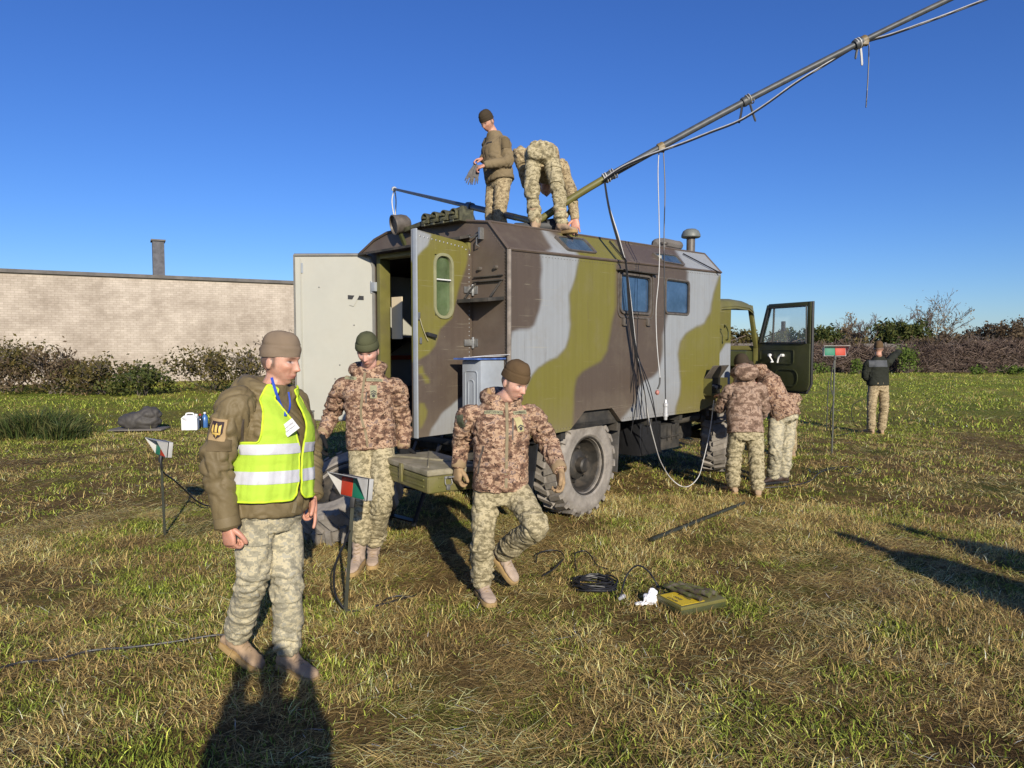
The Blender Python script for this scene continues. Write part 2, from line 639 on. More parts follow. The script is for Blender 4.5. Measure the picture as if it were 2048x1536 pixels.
# ================================================================== vegetation helpers
def leaf_mat(name, cols, tr=0.25):
    m, nt, b = new_mat(name)
    g = N(nt, 'ShaderNodeNewGeometry')
    rp = ramp(nt, [(i / max(1, len(cols) - 1), c) for i, c in enumerate(cols)])
    nt.links.new(g.outputs['Random Per Island'], rp.inputs[0])
    nt.links.new(rp.outputs[0], b.inputs['Base Color'])
    b.inputs['Roughness'].default_value = 0.65
    b.inputs['Specular IOR Level'].default_value = 0.2
    t = N(nt, 'ShaderNodeBsdfTranslucent')
    nt.links.new(rp.outputs[0], t.inputs[0])
    ms = N(nt, 'ShaderNodeMixShader')
    ms.inputs[0].default_value = tr
    nt.links.new(b.outputs[0], ms.inputs[1])
    nt.links.new(t.outputs[0], ms.inputs[2])
    nt.links.new(ms.outputs[0], nt.nodes['Material Output'].inputs[0])
    return m
M['leaf_green'] = leaf_mat('dark_green_leaves', [(0.03, 0.05, 0.014), (0.07, 0.085, 0.02), (0.11, 0.11, 0.03)])
M['leaf_olive'] = leaf_mat('olive_leaves', [(0.06, 0.06, 0.02), (0.12, 0.10, 0.03), (0.16, 0.12, 0.04)])
M['leaf_rust'] = leaf_mat('rusty_leaves', [(0.06, 0.042, 0.026), (0.11, 0.075, 0.042), (0.16, 0.12, 0.07)])
M['leaf_pale'] = leaf_mat('pale_yellow_leaves', [(0.18, 0.14, 0.07), (0.26, 0.2, 0.11), (0.3, 0.24, 0.15)])
M['leaf_bright'] = leaf_mat('bright_green_leaves', [(0.07, 0.115, 0.02), (0.12, 0.175, 0.03), (0.16, 0.21, 0.045)], 0.3)
M['twig'] = leaf_mat('bare_twigs', [(0.05, 0.034, 0.025), (0.11, 0.075, 0.058), (0.22, 0.165, 0.13)], 0.0)
M['bark'] = mkmat('grey_brown_bark', (0.11, 0.09, 0.075), 0.4, 10, 0.9, 0.5, 30)

def leaves(mb_pts, size, seed, name, mat, parent):
    r = np.random.default_rng(seed)
    n = len(mb_pts)
    P = np.asarray(mb_pts)
    a = r.normal(size=(n, 3))
    a /= np.linalg.norm(a, axis=1)[:, None]
    b_ = np.cross(a, r.normal(size=(n, 3)))
    b_ /= np.linalg.norm(b_, axis=1)[:, None]
    s = size * r.uniform(0.5, 1.3, (n, 1))
    vv = np.stack([P - a * s, P + b_ * s * 0.45, P + a * s, P - b_ * s * 0.45], 1).reshape(-1, 3)
    q = np.arange(n)[:, None] * 4 + np.array([[0, 1, 2, 3]])
    return link(name, mesh_np(name, vv, q), mat, parent, False)

def branches(base, h, w, n_main, depth, seed, r0=0.05, spread=0.5, twig_r=0.006, limit=900):
    """returns list of (pts, radii) and tip points"""
    r = random.Random(seed)
    segs, tips = [], []
    def grow(p, d, L, rad, lev):
        if len(segs) > limit:
            return
        q = p + d * L * 0.5 + Vector((r.uniform(-1, 1), r.uniform(-1, 1), r.uniform(-0.3, 0.6))) * L * 0.08
        e = q + (d + Vector((r.uniform(-.3, .3), r.uniform(-.3, .3), r.uniform(-.1, .25)))).normalized() * L * 0.5
        segs.append(([p, q, e], [rad, rad * 0.8, max(rad * 0.55, twig_r)]))
        tips.append(q)
        tips.append(e)
        if lev <= 0:
            return
        for i in range(r.randint(2, 4)):
            nd = (d + Vector((r.uniform(-1, 1), r.uniform(-1, 1), r.uniform(-0.4, 0.8))) * 0.75).normalized()
            st = p.lerp(e, r.uniform(0.45, 1.0)) if i else e
            grow(st, nd, L * r.uniform(0.5, 0.75), max(rad * 0.55, twig_r), lev - 1)
    for i in range(n_main):
        d = Vector((r.uniform(-1, 1) * spread, r.uniform(-1, 1) * spread, 1)).normalized()
        b0 = Vector(base) + Vector((r.uniform(-.5, .5) * w * 0.12, r.uniform(-.5, .5) * w * 0.12, 0))
        d = (d + Vector((r.uniform(-1, 1), r.uniform(-1, 1), 0)) * min(0.9, w / h * 0.45)).normalized()
        grow(b0, d, h * r.uniform(0.38, 0.55), r0 * r.uniform(0.6, 1), depth)
    return segs, tips

def shrub(name, label, cat, base, w, h, lmat, nleaf, lsize, seed, n_main=7, depth=2, trunk_r=0.05, spread=0.5, group=None, bare=False, low=0.05, tw=0.012):
    base = Vector(base)
    t = thing(name, label, cat, base, 0, group)
    segs, tips = branches((0, 0, -0.05), h, w, n_main, depth, seed, trunk_r, spread, tw)
    mb = MB()
    for p, rr in segs:
        mb.tube(p, rr, 4, False)
    me = mb.mesh('trunk', False)
    link('trunk', me, M['bark'] if not bare else M['twig'], t)
    r = np.random.default_rng(seed)
    pts = []
    T = np.array([tuple(p) for p in tips])
    if nleaf:
        k = int(nleaf * 0.5)
        pick = T[r.integers(0, len(T), k)] + r.normal(0, 0.10 * h ** 0.5, (k, 3))
        # lumps
        nl = 14
        cs = np.stack([r.uniform(-.5, .5, nl) * w * 0.85, r.uniform(-.4, .4, nl) * w * 0.8, h * (low + r.uniform(0.1, 0.8, nl) ** 1.0 * 0.95)], 1)
        cs[:, 2] *= 1 - 0.45 * (np.abs(cs[:, 0]) / (w * 0.5)) ** 2
        rad = r.uniform(0.12, 0.24, nl) * min(w, h * 1.6)
        k2 = nleaf - k
        ci = r.integers(0, nl, k2)
        v = r.normal(size=(k2, 3))
        v /= np.linalg.norm(v, axis=1)[:, None]
        p2 = cs[ci] + v * (rad[ci] * r.uniform(0.5, 1.08, k2))[:, None]
        pts = np.concatenate([pick, p2])
        pts = pts[pts[:, 2] > 0.02]
        leaves(pts, lsize, seed + 1, 'crown', lmat, t)
    else:
        k = 500
        pick = T[r.integers(0, len(T), k)]
        leaves(pick, lsize, seed + 1, 'crown', lmat, t)
    return t

def gpx(px, d):
    return Vector(((px - CX) / F * d, d, 0))

# ------------------------------------------------------------------ brush pile (right, far)
r_ = np.random.default_rng(21)
def pile_h(x):
    P = np.stack([x * 0.22, x * 0 + 3, x * 0], 1)
    P2 = np.stack([x * 0.9, x * 0 + 8, x * 0], 1)
    return 1.5 + 0.5 * pnoise(P) + 0.45 * pnoise(P2) + 0.35 * sstep(24, 34, x)
xs = np.linspace(10, 52, 170)
prof = np.linspace(0, math.pi, 15)
H = pile_h(xs)
XX = xs[:, None] + 0 * prof[None]
YY = 45.8 - 2.0 * np.cos(prof)[None] + 0 * XX + 0.25 * pnoise(np.stack([XX.ravel() * 2, np.tile(prof, len(xs)) * 3, XX.ravel() * 0], 1)).reshape(XX.shape)
ZZ = (0.82 * H)[:, None] * np.sin(prof)[None] * (1 + 0.22 * pnoise(np.stack([XX.ravel() * 1.7, np.tile(prof, len(xs)) * 2.5, XX.ravel() * 0 + 5], 1)).reshape(XX.shape))
ii = np.arange(XX.size).reshape(XX.shape)
q = np.stack([ii[:-1, :-1], ii[:-1, 1:], ii[1:, 1:], ii[1:, :-1]], -1).reshape(-1, 4)
pile = thing('brush_pile', 'long brown heap of cut branches along the far field edge', 'brush pile', (0, 0, 0))
M['pile_core'] = mkmat('rotting_leaf_heap', (0.055, 0.04, 0.03), 0.6, 6, 0.95, 0.8, 12, bdist=0.05)
core = link('leaf_heap', mesh_np('leaf_heap', np.stack([XX, YY, ZZ], -1).reshape(-1, 3), q), M['pile_core'], pile, True, 180)
core['kind'] = 'stuff'
def sticks(n, x0, x1, seed):
    r = np.random.default_rng(seed)
    x = r.uniform(x0, x1, n)
    ph = r.uniform(0.02, 2.2, n)
    hh = pile_h(x)
    rr = r.uniform(0.75, 1.07, n)
    c = np.stack([x, 45.8 - 2.05 * np.cos(ph) * rr, hh * 0.95 * np.sin(ph) * rr], 1)
    L = r.gamma(3, 0.3, n) + 0.25
    az = r.normal(0.35, 0.7, n) + math.pi * r.integers(0, 2, n)
    el = r.normal(0.08, 0.5, n)
    d = np.stack([np.cos(az) * np.cos(el), np.sin(az) * np.cos(el) * 0.6, np.sin(el)], 1)
    d /= np.linalg.norm(d, axis=1)[:, None]
    rad = r.gamma(3, 0.0045, n) + 0.006
    a = np.cross(d, [0.1, 0.2, 1.0])
    a /= np.linalg.norm(a, axis=1)[:, None]
    b_ = np.cross(d, a)
    vv = []
    bend = r.normal(0, 0.08, (n, 3)) * L[:, None]
    for t, s in ((-.5, 1.0), (0, 0.85), (.5, 0.35)):
        for k in range(3):
            an = 2 * math.pi * k / 3
            vv.append(c + d * (L * t)[:, None] + bend * (1 - 4 * t * t) + (a * math.cos(an) + b_ * math.sin(an)) * (rad * s)[:, None])
    vv = np.stack(vv, 1)
    vv[:, :, 2] = np.maximum(vv[:, :, 2], 0.0)
    f = []
    for j in range(2):
        for k in range(3):
            f.append([j * 3 + k, j * 3 + (k + 1) % 3, j * 3 + 3 + (k + 1) % 3, j * 3 + 3 + k])
    f = np.array(f)
    q = (np.arange(n)[:, None, None] * 9 + f[None]).reshape(-1, 4)
    return mesh_np('cut_branches', vv.reshape(-1, 3), q)
ob = link('cut_branches', sticks(15000, 11, 50, 5), M['twig'], pile, True, 180)
ob['kind'] = 'stuff'
# dry leaves caught in the heap
x = r_.uniform(11, 50, 5000)
ph = r_.uniform(0.3, 2.0, 5000)
pts = np.stack([x, 45.8 - 2.1 * np.cos(ph), pile_h(x) * np.sin(ph) * r_.uniform(0.8, 1.05, 5000)], 1)
ob = leaves(pts, 0.09, 8, 'dry_leaves', M['leaf_rust'], pile)
ob['kind'] = 'stuff'

# weeds at the foot and on top of the heap
for i, (px, d, w, h, n, lab) in enumerate([
        (1815, 42.5, 1.5, 2.05, 900, 'bright green leafy bush in front of the brush pile beside the pointing hand'),
        (1718, 42.0, 1.0, 1.0, 420, 'green weeds at the foot of the brush pile behind the right signal lamp'),
        (1955, 41.5, 1.1, 0.55, 260, 'low green weeds under the brush pile right of the pointing man'),
        (1640, 42.0, 1.2, 0.8, 300, 'green weeds under the brush pile beside the open cab door'),
        (2030, 41.0, 1.8, 0.6, 400, 'low green weeds at the far right foot of the brush pile')]):
    shrub('weed_clump', lab, 'weeds', gpx(px, d), w, h, M['leaf_bright'], n, 0.09, 60 + i, 6, 1, 0.015, 0.6)

# ------------------------------------------------------------------ concrete fence behind the pile
M['concrete'] = mkmat('weathered_concrete', (0.13, 0.118, 0.108), 0.25, 3, 0.9, 0.4, 25, dirt=(0.09, 0.08, 0.07), dirt_amt=0.6, dscale=1.2)
fence = thing('concrete_fence', 'long grey concrete panel fence behind the brush pile', 'fence', (8, 70, 0))
pm = MB().bx(0, 2.42, -0.05, 0.05, 0, 1.85)
for k in range(6):
    pm.bx(0.12 + k * 0.38, 0.12 + k * 0.38 + 0.26, -0.075, -0.052, 0.15, 1.7)
p0 = pm.build('panel', M['concrete'], fence, 0.01, False)
s0 = MB().bx(-0.09, 0.09, -0.11, 0.11, 0, 1.95).build('post', M['concrete'], fence, 0.01, False)
for k in range(1, 26):
    o = p0.copy(); COL.objects.link(o); o.location = (k * 2.62, 0, random.uniform(-0.04, 0.03))
    o = s0.copy(); COL.objects.link(o); o.location = (k * 2.62 - 0.1, 0, 0)
s0.location = (-0.1, 0, 0)

# ------------------------------------------------------------------ trees and bushes behind the fence
bgv = [
    ('bush', 'dark green bush behind the fence seen through the cab doorway', 'bush', 1478, 78, 5.0, 3.6, 'leaf_olive', 1500, 0.2, 7, 2, False),
    ('bush', 'grey green bush behind the fence seen through the open cab door glass', 'bush', 1572, 80, 4.2, 3.7, 'leaf_green', 1300, 0.2, 7, 2, False),
    ('bush', 'dark green rounded bush above the fence left of the right signal lamp', 'bush', 1645, 80, 5.6, 3.9, 'leaf_green', 2200, 0.2, 8, 2, False),
    ('small_tree', 'pale pinkish tree with dry leaves above the fence', 'tree', 1697, 84, 3.0, 4.2, 'leaf_pale', 1100, 0.16, 4, 3, False),
    ('bare_tree', 'bare grey leafless tree above the pointing man', 'tree', 1742, 80, 4.5, 5.0, 'twig', 0, 0.06, 12, 4, True),
    ('bush', 'large olive green bush above the fence right of the pointing man', 'bush', 1803, 78, 6.0, 4.6, 'leaf_green', 2600, 0.2, 8, 2, False),
    ('bare_tree', 'tall thin tree with few pale yellow leaves at the right', 'tree', 1868, 80, 4.6, 6.6, 'leaf_pale', 420, 0.12, 5, 4, True),
    ('bush', 'low rusty brown bush along the top of the fence', 'bush', 1905, 76, 6.0, 3.1, 'leaf_rust', 1500, 0.2, 8, 2, False),
    ('bush', 'wide brown twiggy bush at the right edge behind the heap', 'bush', 2012, 74, 8.5, 4.3, 'leaf_rust', 2600, 0.17, 14, 3, False),
    ('bush', 'brown thicket past the right edge of the brush pile', 'bush', 2130, 74, 8.0, 4.8, 'leaf_olive', 2000, 0.2, 10, 2, False),
    ('bush', 'low rusty bush between the pale tree and the bare grey tree', 'bush', 1712, 77, 4.5, 2.7, 'leaf_olive', 1000, 0.2, 8, 2, False),
]
bgv += [
    ('bush', 'low reddish thicket behind the brush pile left of the pointing man', 'bush', 1690, 56, 5.0, 2.2, 'leaf_rust', 900, 0.13, 12, 3, False),
    ('bush', 'low reddish thicket behind the brush pile right of the pointing man', 'bush', 1850, 55, 6.0, 2.3, 'leaf_rust', 1000, 0.13, 12, 3, False),
    ('bush', 'low brown thicket behind the brush pile near the right edge', 'bush', 1960, 55, 6.0, 2.4, 'leaf_rust', 1000, 0.13, 12, 3, False),
    ('bush', 'low brown thicket behind the brush pile beside the cab door', 'bush', 1625, 57, 4.0, 2.1, 'leaf_olive', 800, 0.13, 10, 3, False),
]
for i, (nm, lab, cat, px, d, w, h, lm, nl, ls, nmn, dep, bare) in enumerate(bgv):
    shrub(nm, lab, cat, gpx(px, d), w, h, M[lm], int(nl * 1.9), ls * 1.15, 100 + i, nmn, dep, 0.08, 0.45, None, bare, 0.05, 0.018)

# ------------------------------------------------------------------ white brick building on the left
m, nt, b = new_mat('white_silicate_brick')
tc = N(nt, 'ShaderNodeTexCoord')
bt = nt.nodes.new('ShaderNodeTexBrick')
mp = N(nt, 'ShaderNodeMapping')
mp.inputs['Rotation'].default_value = (R(90), 0, 0)
nt.links.new(tc.outputs['Object'], mp.inputs[0])
nt.links.new(mp.outputs[0], bt.inputs['Vector'])
bt.inputs['Color1'].default_value = (0.39, 0.34, 0.285, 1)
bt.inputs['Color2'].default_value = (0.46, 0.405, 0.345, 1)
bt.inputs['Mortar'].default_value = (0.31, 0.27, 0.22, 1)
bt.inputs['Scale'].default_value = 1.0
bt.inputs['Brick Width'].default_value = 0.26
bt.inputs['Row Height'].default_value = 0.1
bt.inputs['Mortar Size'].default_value = 0.008
nz = noise_node(nt, 0.6, 6, 0.7, tc.outputs['Object'])
rz_ = ramp(nt, [(0.32, (0.64, 0.60, 0.56)), (0.62, (1.1, 1.08, 1.06))])
nt.links.new(nz.outputs[0], rz_.inputs[0])
nt.links.new(mixc(nt, 1.0, bt.outputs[0], rz_.outputs[0], 'MULTIPLY'), b.inputs['Base Color'])
b.inputs['Roughness'].default_value = 0.9
bump_to(nt, b, bt.outputs['Fac'], -0.6, 0.02)
M['brick'] = m
A = Vector((-10.75, 36, 0)); Bp = Vector((-21.6, 30, 0))
dirw = (Bp - A).normalized()
bld = thing('brick_building', 'long low white brick building with flat roof at the left', 'building', A, math.atan2(dirw.y, dirw.x))
LB = 30.0
# local: x along wall, -? the front faces the camera; local y points away from the camera for this heading
sgn = -1 if Vector((-dirw.y, dirw.x, 0)).y < 0 else 1
wz = 4.75
wins = []
mb = MB()
def wy(a, b_):  # wall boxes run back from the front plane y=0
    return (min(a * sgn, b_ * sgn), max(a * sgn, b_ * sgn))
y0, y1 = wy(0, 0.4)
xprev = 0
for (a, b2) in wins:
    mb.bx(xprev, a, y0, y1, 0, wz)
    mb.bx(a, b2, y0, y1, 0, 1.7)
    mb.bx(a, b2, y0, y1, 3.1, wz)
    xprev = b2
mb.bx(xprev, LB, y0, y1, 0, wz)
ya, yb = wy(0.4, 9)
mb.bx(0, 0.4, ya, yb, 0, wz)
mb.bx(LB - 0.4, LB, ya, yb, 0, wz)
yc, yd = wy(8.6, 9)
mb.bx(0.4, LB - 0.4, yc, yd, 0, wz)
mb.build('wall', M['brick'], bld, 0, False)
y0, y1 = wy(-0.12, 9.1)
MB().bx(-0.02, LB + 0.12, y0, y1, wz + 0.003, wz + 0.16).build('roof', M['concrete'], bld, 0.01, False)
M['board'] = mkmat('faded_board', (0.46, 0.38, 0.29), 0.2, 4, 0.8, 0.2)
for (a, b2) in wins:
    y0, y1 = wy(0.16, 0.2)
    w_ = MB().bx(a, b2, y0, y1, 1.7, 3.1).build('window', M['board'], bld, 0, False)
    y0, y1 = wy(0.10, 0.158)
    fm = MB()
    fm.bx(a + 0.002, a + 0.08, y0, y1, 1.702, 3.098); fm.bx(b2 - 0.08, b2 - 0.002, y0, y1, 1.702, 3.098)
    fm.bx(a + 0.08, b2 - 0.08, y0, y1, 3.0, 3.098); fm.bx(a + 0.08, b2 - 0.08, y0, y1, 1.702, 1.8)
    fm.bx((a + b2) / 2 - 0.04, (a + b2) / 2 + 0.04, y0, y1, 1.8, 3.0)
    fm.build('frame', M['cream'], w_, 0, False)
    y0, y1 = wy(-0.08, 0.098)
    MB().bx(a - 0.08, b2 + 0.08, y0, y1, 1.64, 1.698).build('sill', M['concrete'], w_, 0, False)
y0, y1 = wy(1.0, 1.7)
ch = MB().bx(6.0, 6.5, y0, y1, wz + 0.163, 6.6).build('chimney', mkmat('sooty_brick', (0.10, 0.10, 0.11), 0.3, 5, 0.9, 0.4), bld, 0.01, False)
y0, y1 = wy(0.93, 1.77)
MB().bx(5.94, 6.56, y0, y1, 6.603, 6.68).build('chimney_cap', M['concrete'], bld, 0.01, False)

shl = [
    (8, 25.5, 4.2, 2.1, 'twig', 'leaf_olive', 3200, 'dark brown bush before the white building at the left edge'),
    (110, 25, 3.8, 1.6, 'twig', 'leaf_rust', 2600, 'brown bush before the white building, second from the left'),
    (205, 24.5, 3.2, 1.3, 'twig', 'leaf_olive', 2400, 'low dark olive bush before the middle of the white wall'),
    (285, 24, 2.8, 1.0, 'twig', 'leaf_green', 1800, 'low green bush under the chimney of the white building'),
    (425, 26, 3.4, 1.7, 'twig', 'leaf_olive', 2600, 'rusty brown bush before the white wall left of the vest man'),
    (505, 24, 1.8, 1.5, 'twig', 'leaf_olive', 900, 'yellowish olive bush just behind the vest man'),
    (585, 27, 2.4, 2.0, 'twig', 'leaf_rust', 1200, 'brown twiggy bush between vest man and cream door'),
]
for i, (px, d, w, h, _, lm, nl, lab) in enumerate(shl):
    shrub('bush', lab, 'bush', gpx(px, d), w, h, M[lm], nl, 0.075, 300 + i, 9, 3, 0.03, 0.5, None, False, 0.05, 0.008)
# tall weeds at the left edge
def tuft(name, label, cat, base, w, n, hmax, seed, cols):
    r = np.random.default_rng(seed)
    t = thing(name, label, cat, base)
    x = r.normal(0, w * 0.33, n); y = r.normal(0, w * 0.25, n)
    hh = hmax * r.uniform(0.35, 1, n) * np.exp(-(x / (w * 0.6)) ** 2)
    az = np.arctan2(y, x) + r.normal(0, 0.7, n)
    el0 = r.uniform(0.8, 1.5, n)
    el1 = el0 - r.uniform(0.2, 1.2, n)
    ci = r.integers(0, len(cols), n)
    col = np.array(cols)[ci] * np.exp(0.2 * r.normal(size=(n, 1)))
    ob = blade_mesh('blades', x, y, hh * 1.2, r.uniform(0.01, 0.022, n), az, el0, el1, col, M['grass'], np.zeros(n) - 0.01)
    ob.parent = t
    return t
dk = [(0.045, 0.07, 0.02), (0.07, 0.10, 0.025), (0.12, 0.12, 0.04)]
tuft('weed_tussock', 'tall dark green weeds on the grass at the left edge', 'weeds', gpx(70, 13.6), 1.5, 2600, 0.62, 4, dk)
tuft('weed_tussock', 'smaller dark tussock right of the tall weeds at the left', 'weeds', gpx(118, 12.9), 0.6, 900, 0.42, 5, dk)
# ================================================================== the truck
TU = Vector((0.661, 0.750, 0)).normalized()
TV = Vector((-TU.y, TU.x, 0))
TN = Vector((-0.0254, 5.995, 0))
THEAD = math.atan2(TU.y, TU.x)
truck = thing('box_truck', 'camouflage painted military box truck with open rear doors', 'truck', TN, THEAD)
def tw(s, w, z):
    return TN + TU * s + TV * w + Vector((0, 0, z))
def tl(p):
    d = Vector(p) - TN
    return Vector((d.dot(TU), d.dot(TV), p.z))
def side_px(px, py, w=0.0):
    return tl(plane_hit(px, py, TN + TV * w, TV))
def rear_px(px, py, s=0.0):
    return tl(plane_hit(px, py, TN + TU * s, TU))
def project(P):
    """world points (n,3) -> photo pixels"""
    Q = np.asarray(P) - np.array([0, 0, CAMZ])
    d = Q @ np.array(FWD)
    return np.stack([CX + F * Q[:, 0] / d, CY - F * (Q @ np.array(UPV)) / d], 1)
def in_poly(pts, poly):
    x, y = pts[:, 0], pts[:, 1]
    c = np.zeros(len(pts), bool)
    n = len(poly)
    for i in range(n):
        x0, y0 = poly[i]
        x1, y1 = poly[(i + 1) % n]
        if y0 == y1:
            continue
        k = ((y0 > y) != (y1 > y)) & (x < (x1 - x0) * (y - y0) / (y1 - y0) + x0)
        c ^= k
    return c
def soft_poly(pts, poly, soft):
    n = len(poly)
    dmin = np.full(len(pts), 1e9)
    for i in range(n):
        a = np.array(poly[i], float)
        b_ = np.array(poly[(i + 1) % n], float)
        ab = b_ - a
        t = np.clip(((pts - a) @ ab) / (ab @ ab + 1e-9), 0, 1)
        dmin = np.minimum(dmin, np.linalg.norm(pts - (a + t[:, None] * ab), axis=1))
    sd = np.where(in_poly(pts, poly), dmin, -dmin)
    return sstep(-soft, soft, sd)
C_BROWN = np.array([0.088, 0.066, 0.051])
C_GREY = np.array([0.27, 0.285, 0.298])
C_GREEN = np.array([0.158, 0.142, 0.03])
def z1(p):  # from the side close-up to photo pixels
    return (960 + p[0] / 3.34, 420 + p[1] / 3.34)
def z8(p):
    return (720 + p[0] / 3.2, 420 + p[1] / 3.2)
GB = [(410, 600), (395, 680), (360, 770), (330, 795), (260, 800), (215, 815), (200, 870), (170, 960)]
GG = [(330, 1140), (350, 1100), (390, 1050), (440, 1020), (520, 985), (570, 920), (595, 850), (605, 760), (600, 680), (600, 560), (640, 440), (665, 330)]
BR = [(905, 330), (905, 640), (885, 740), (865, 850), (850, 940), (810, 1010), (740, 1050), (680, 1080), (650, 1120), (635, 1180), (625, 1250), (620, 1600)]
G2L = [(1390, 400), (1385, 470), (1330, 620), (1255, 700), (1245, 740), (1225, 830), (1220, 920), (1210, 1010), (1190, 1080), (1150, 1120), (1090, 1150), (1060, 1200), (1040, 1290), (950, 1390), (930, 1450)]
G2R = [(1300, 1450), (1310, 1320), (1335, 1240), (1345, 1150), (1335, 1060), (1325, 960), (1340, 880), (1380, 820), (1430, 790), (1500, 760), (1540, 680), (1560, 560), (1600, 440), (1620, 430)]
SIDE_POLY = [
    ('grey', [(410, 290), (415, 400), (405, 500)] + GB + [(100, 1300), (250, 1300)] + GG + [(668, 290)]),
    ('green', [(668, 290)] + GG[::-1] + [(250, 1300), (100, 1300), (0, 1700), (620, 1700)] + BR[::-1] + [(905, 290)]),
    ('grey', [(1390, 380)] + G2L + G2R + [(1620, 380)]),
    ('green', G2R + [(1750, 430), (1750, 1450)]),
    ('grey', [(395, 100), (520, 190), (610, 250), (668, 300), (410, 300), (480, 260), (440, 190)]),
    ('green', [(520, 150), (880, 190), (960, 300), (960, 350), (905, 350), (668, 330), (640, 260)]),
    ('grey', [(1310, 270), (1620, 270), (1620, 440), (1385, 410)]),
]
CM = {'grey': C_GREY, 'green': C_GREEN, 'brown': C_BROWN}
def paint(world_pts, polys, conv, soft=4.5, base=C_BROWN):
    pp = project(world_pts)
    wob = np.stack([pnoise(world_pts * 6), pnoise(world_pts * 6 + 31), ], 1) * 1.6
    pp = pp + wob
    col = np.tile(base, (len(pp), 1))
    for cn, poly in polys:
        a = soft_poly(pp, [conv(q) for q in poly], soft)[:, None]
        col = col * (1 - a) + CM[cn] * a
    return col

def paint_mat(name):
    m, nt, b = new_mat(name)
    tc = N(nt, 'ShaderNodeTexCoord')
    vec = tc.outputs['Object']
    a = N(nt, 'ShaderNodeAttribute', attribute_name='Col')
    mp = N(nt, 'ShaderNodeMapping')
    mp.inputs['Scale'].default_value = (26, 26, 0.7)
    nt.links.new(vec, mp.inputs[0])
    st = noise_node(nt, 1.0, 4, 0.6, mp.outputs[0])
    r1 = ramp(nt, [(0.3, (0.92, 0.915, 0.9)), (0.7, (1.06, 1.06, 1.06))])
    nt.links.new(st.outputs[0], r1.inputs[0])
    c = mixc(nt, 1.0, a.outputs['Color'], r1.outputs[0], 'MULTIPLY')
    n2 = noise_node(nt, 3.2, 8, 0.7, vec)
    r2 = ramp(nt, [(0.5, (0, 0, 0)), (0.8, (0.35,) * 3)])
    nt.links.new(n2.outputs[0], r2.inputs[0])
    c = mixc(nt, r2.outputs[0], c, (0.2, 0.17, 0.12))
    # rusty dirt runs below seams
    mp3 = N(nt, 'ShaderNodeMapping')
    mp3.inputs['Scale'].default_value = (17, 17, 1.1)
    nt.links.new(vec, mp3.inputs[0])
    rn = noise_node(nt, 1.0, 6, 0.72, mp3.outputs[0], 0.2)
    rr_ = ramp(nt, [(0.58, (0, 0, 0)), (0.78, (0.55,) * 3)])
    nt.links.new(rn.outputs[0], rr_.inputs[0])
    c = mixc(nt, rr_.outputs[0], c, (0.10, 0.075, 0.05))
    # chipped specks
    ch_ = noise_node(nt, 38, 3, 0.7, vec)
    rc_ = ramp(nt, [(0.70, (0, 0, 0)), (0.74, (0.7,) * 3)])
    nt.links.new(ch_.outputs[0], rc_.inputs[0])
    c = mixc(nt, rc_.outputs[0], c, (0.24, 0.21, 0.13))
    # fine scratches
    mp2 = N(nt, 'ShaderNodeMapping')
    mp2.inputs['Rotation'].default_value = (0.2, 0.35, 0.1)
    mp2.inputs['Scale'].default_value = (1.2, 1.2, 60)
    nt.links.new(vec, mp2.inputs[0])
    sc = noise_node(nt, 1.3, 2, 0.5, mp2.outputs[0], 0.6)
    r3 = ramp(nt, [(0.70, (0, 0, 0)), (0.73, (0.5,) * 3), (0.76, (0, 0, 0))])
    nt.links.new(sc.outputs[0], r3.inputs[0])
    c = mixc(nt, r3.outputs[0], c, (0.36, 0.33, 0.24))
    # splashed mud along the lower edge
    sp = N(nt, 'ShaderNodeSeparateXYZ')
    nt.links.new(vec, sp.inputs[0])
    mr = N(nt, 'ShaderNodeMapRange')
    mr.inputs[1].default_value = 1.25
    mr.inputs[2].default_value = 0.85
    mr.inputs[4].default_value = 0.75
    nt.links.new(sp.outputs[2], mr.inputs[0])
    n4 = noise_node(nt, 9, 7, 0.7, vec)
    mu = N(nt, 'ShaderNodeMath', operation='MULTIPLY')
    nt.links.new(mr.outputs[0], mu.inputs[0])
    nt.links.new(n4.outputs[0], mu.inputs[1])
    c = mixc(nt, mu.outputs[0], c, (0.19, 0.155, 0.11))
    nt.links.new(c, b.inputs['Base Color'])
    b.inputs['Roughness'].default_value = 0.48
    b.inputs['Specular IOR Level'].default_value = 0.4
    n5 = noise_node(nt, 1.3, 3, 0.5, vec)
    bump_to(nt, b, n5.outputs[0], 0.4, 0.03)
    return m
M['camo_paint'] = paint_mat('three_colour_vehicle_paint')

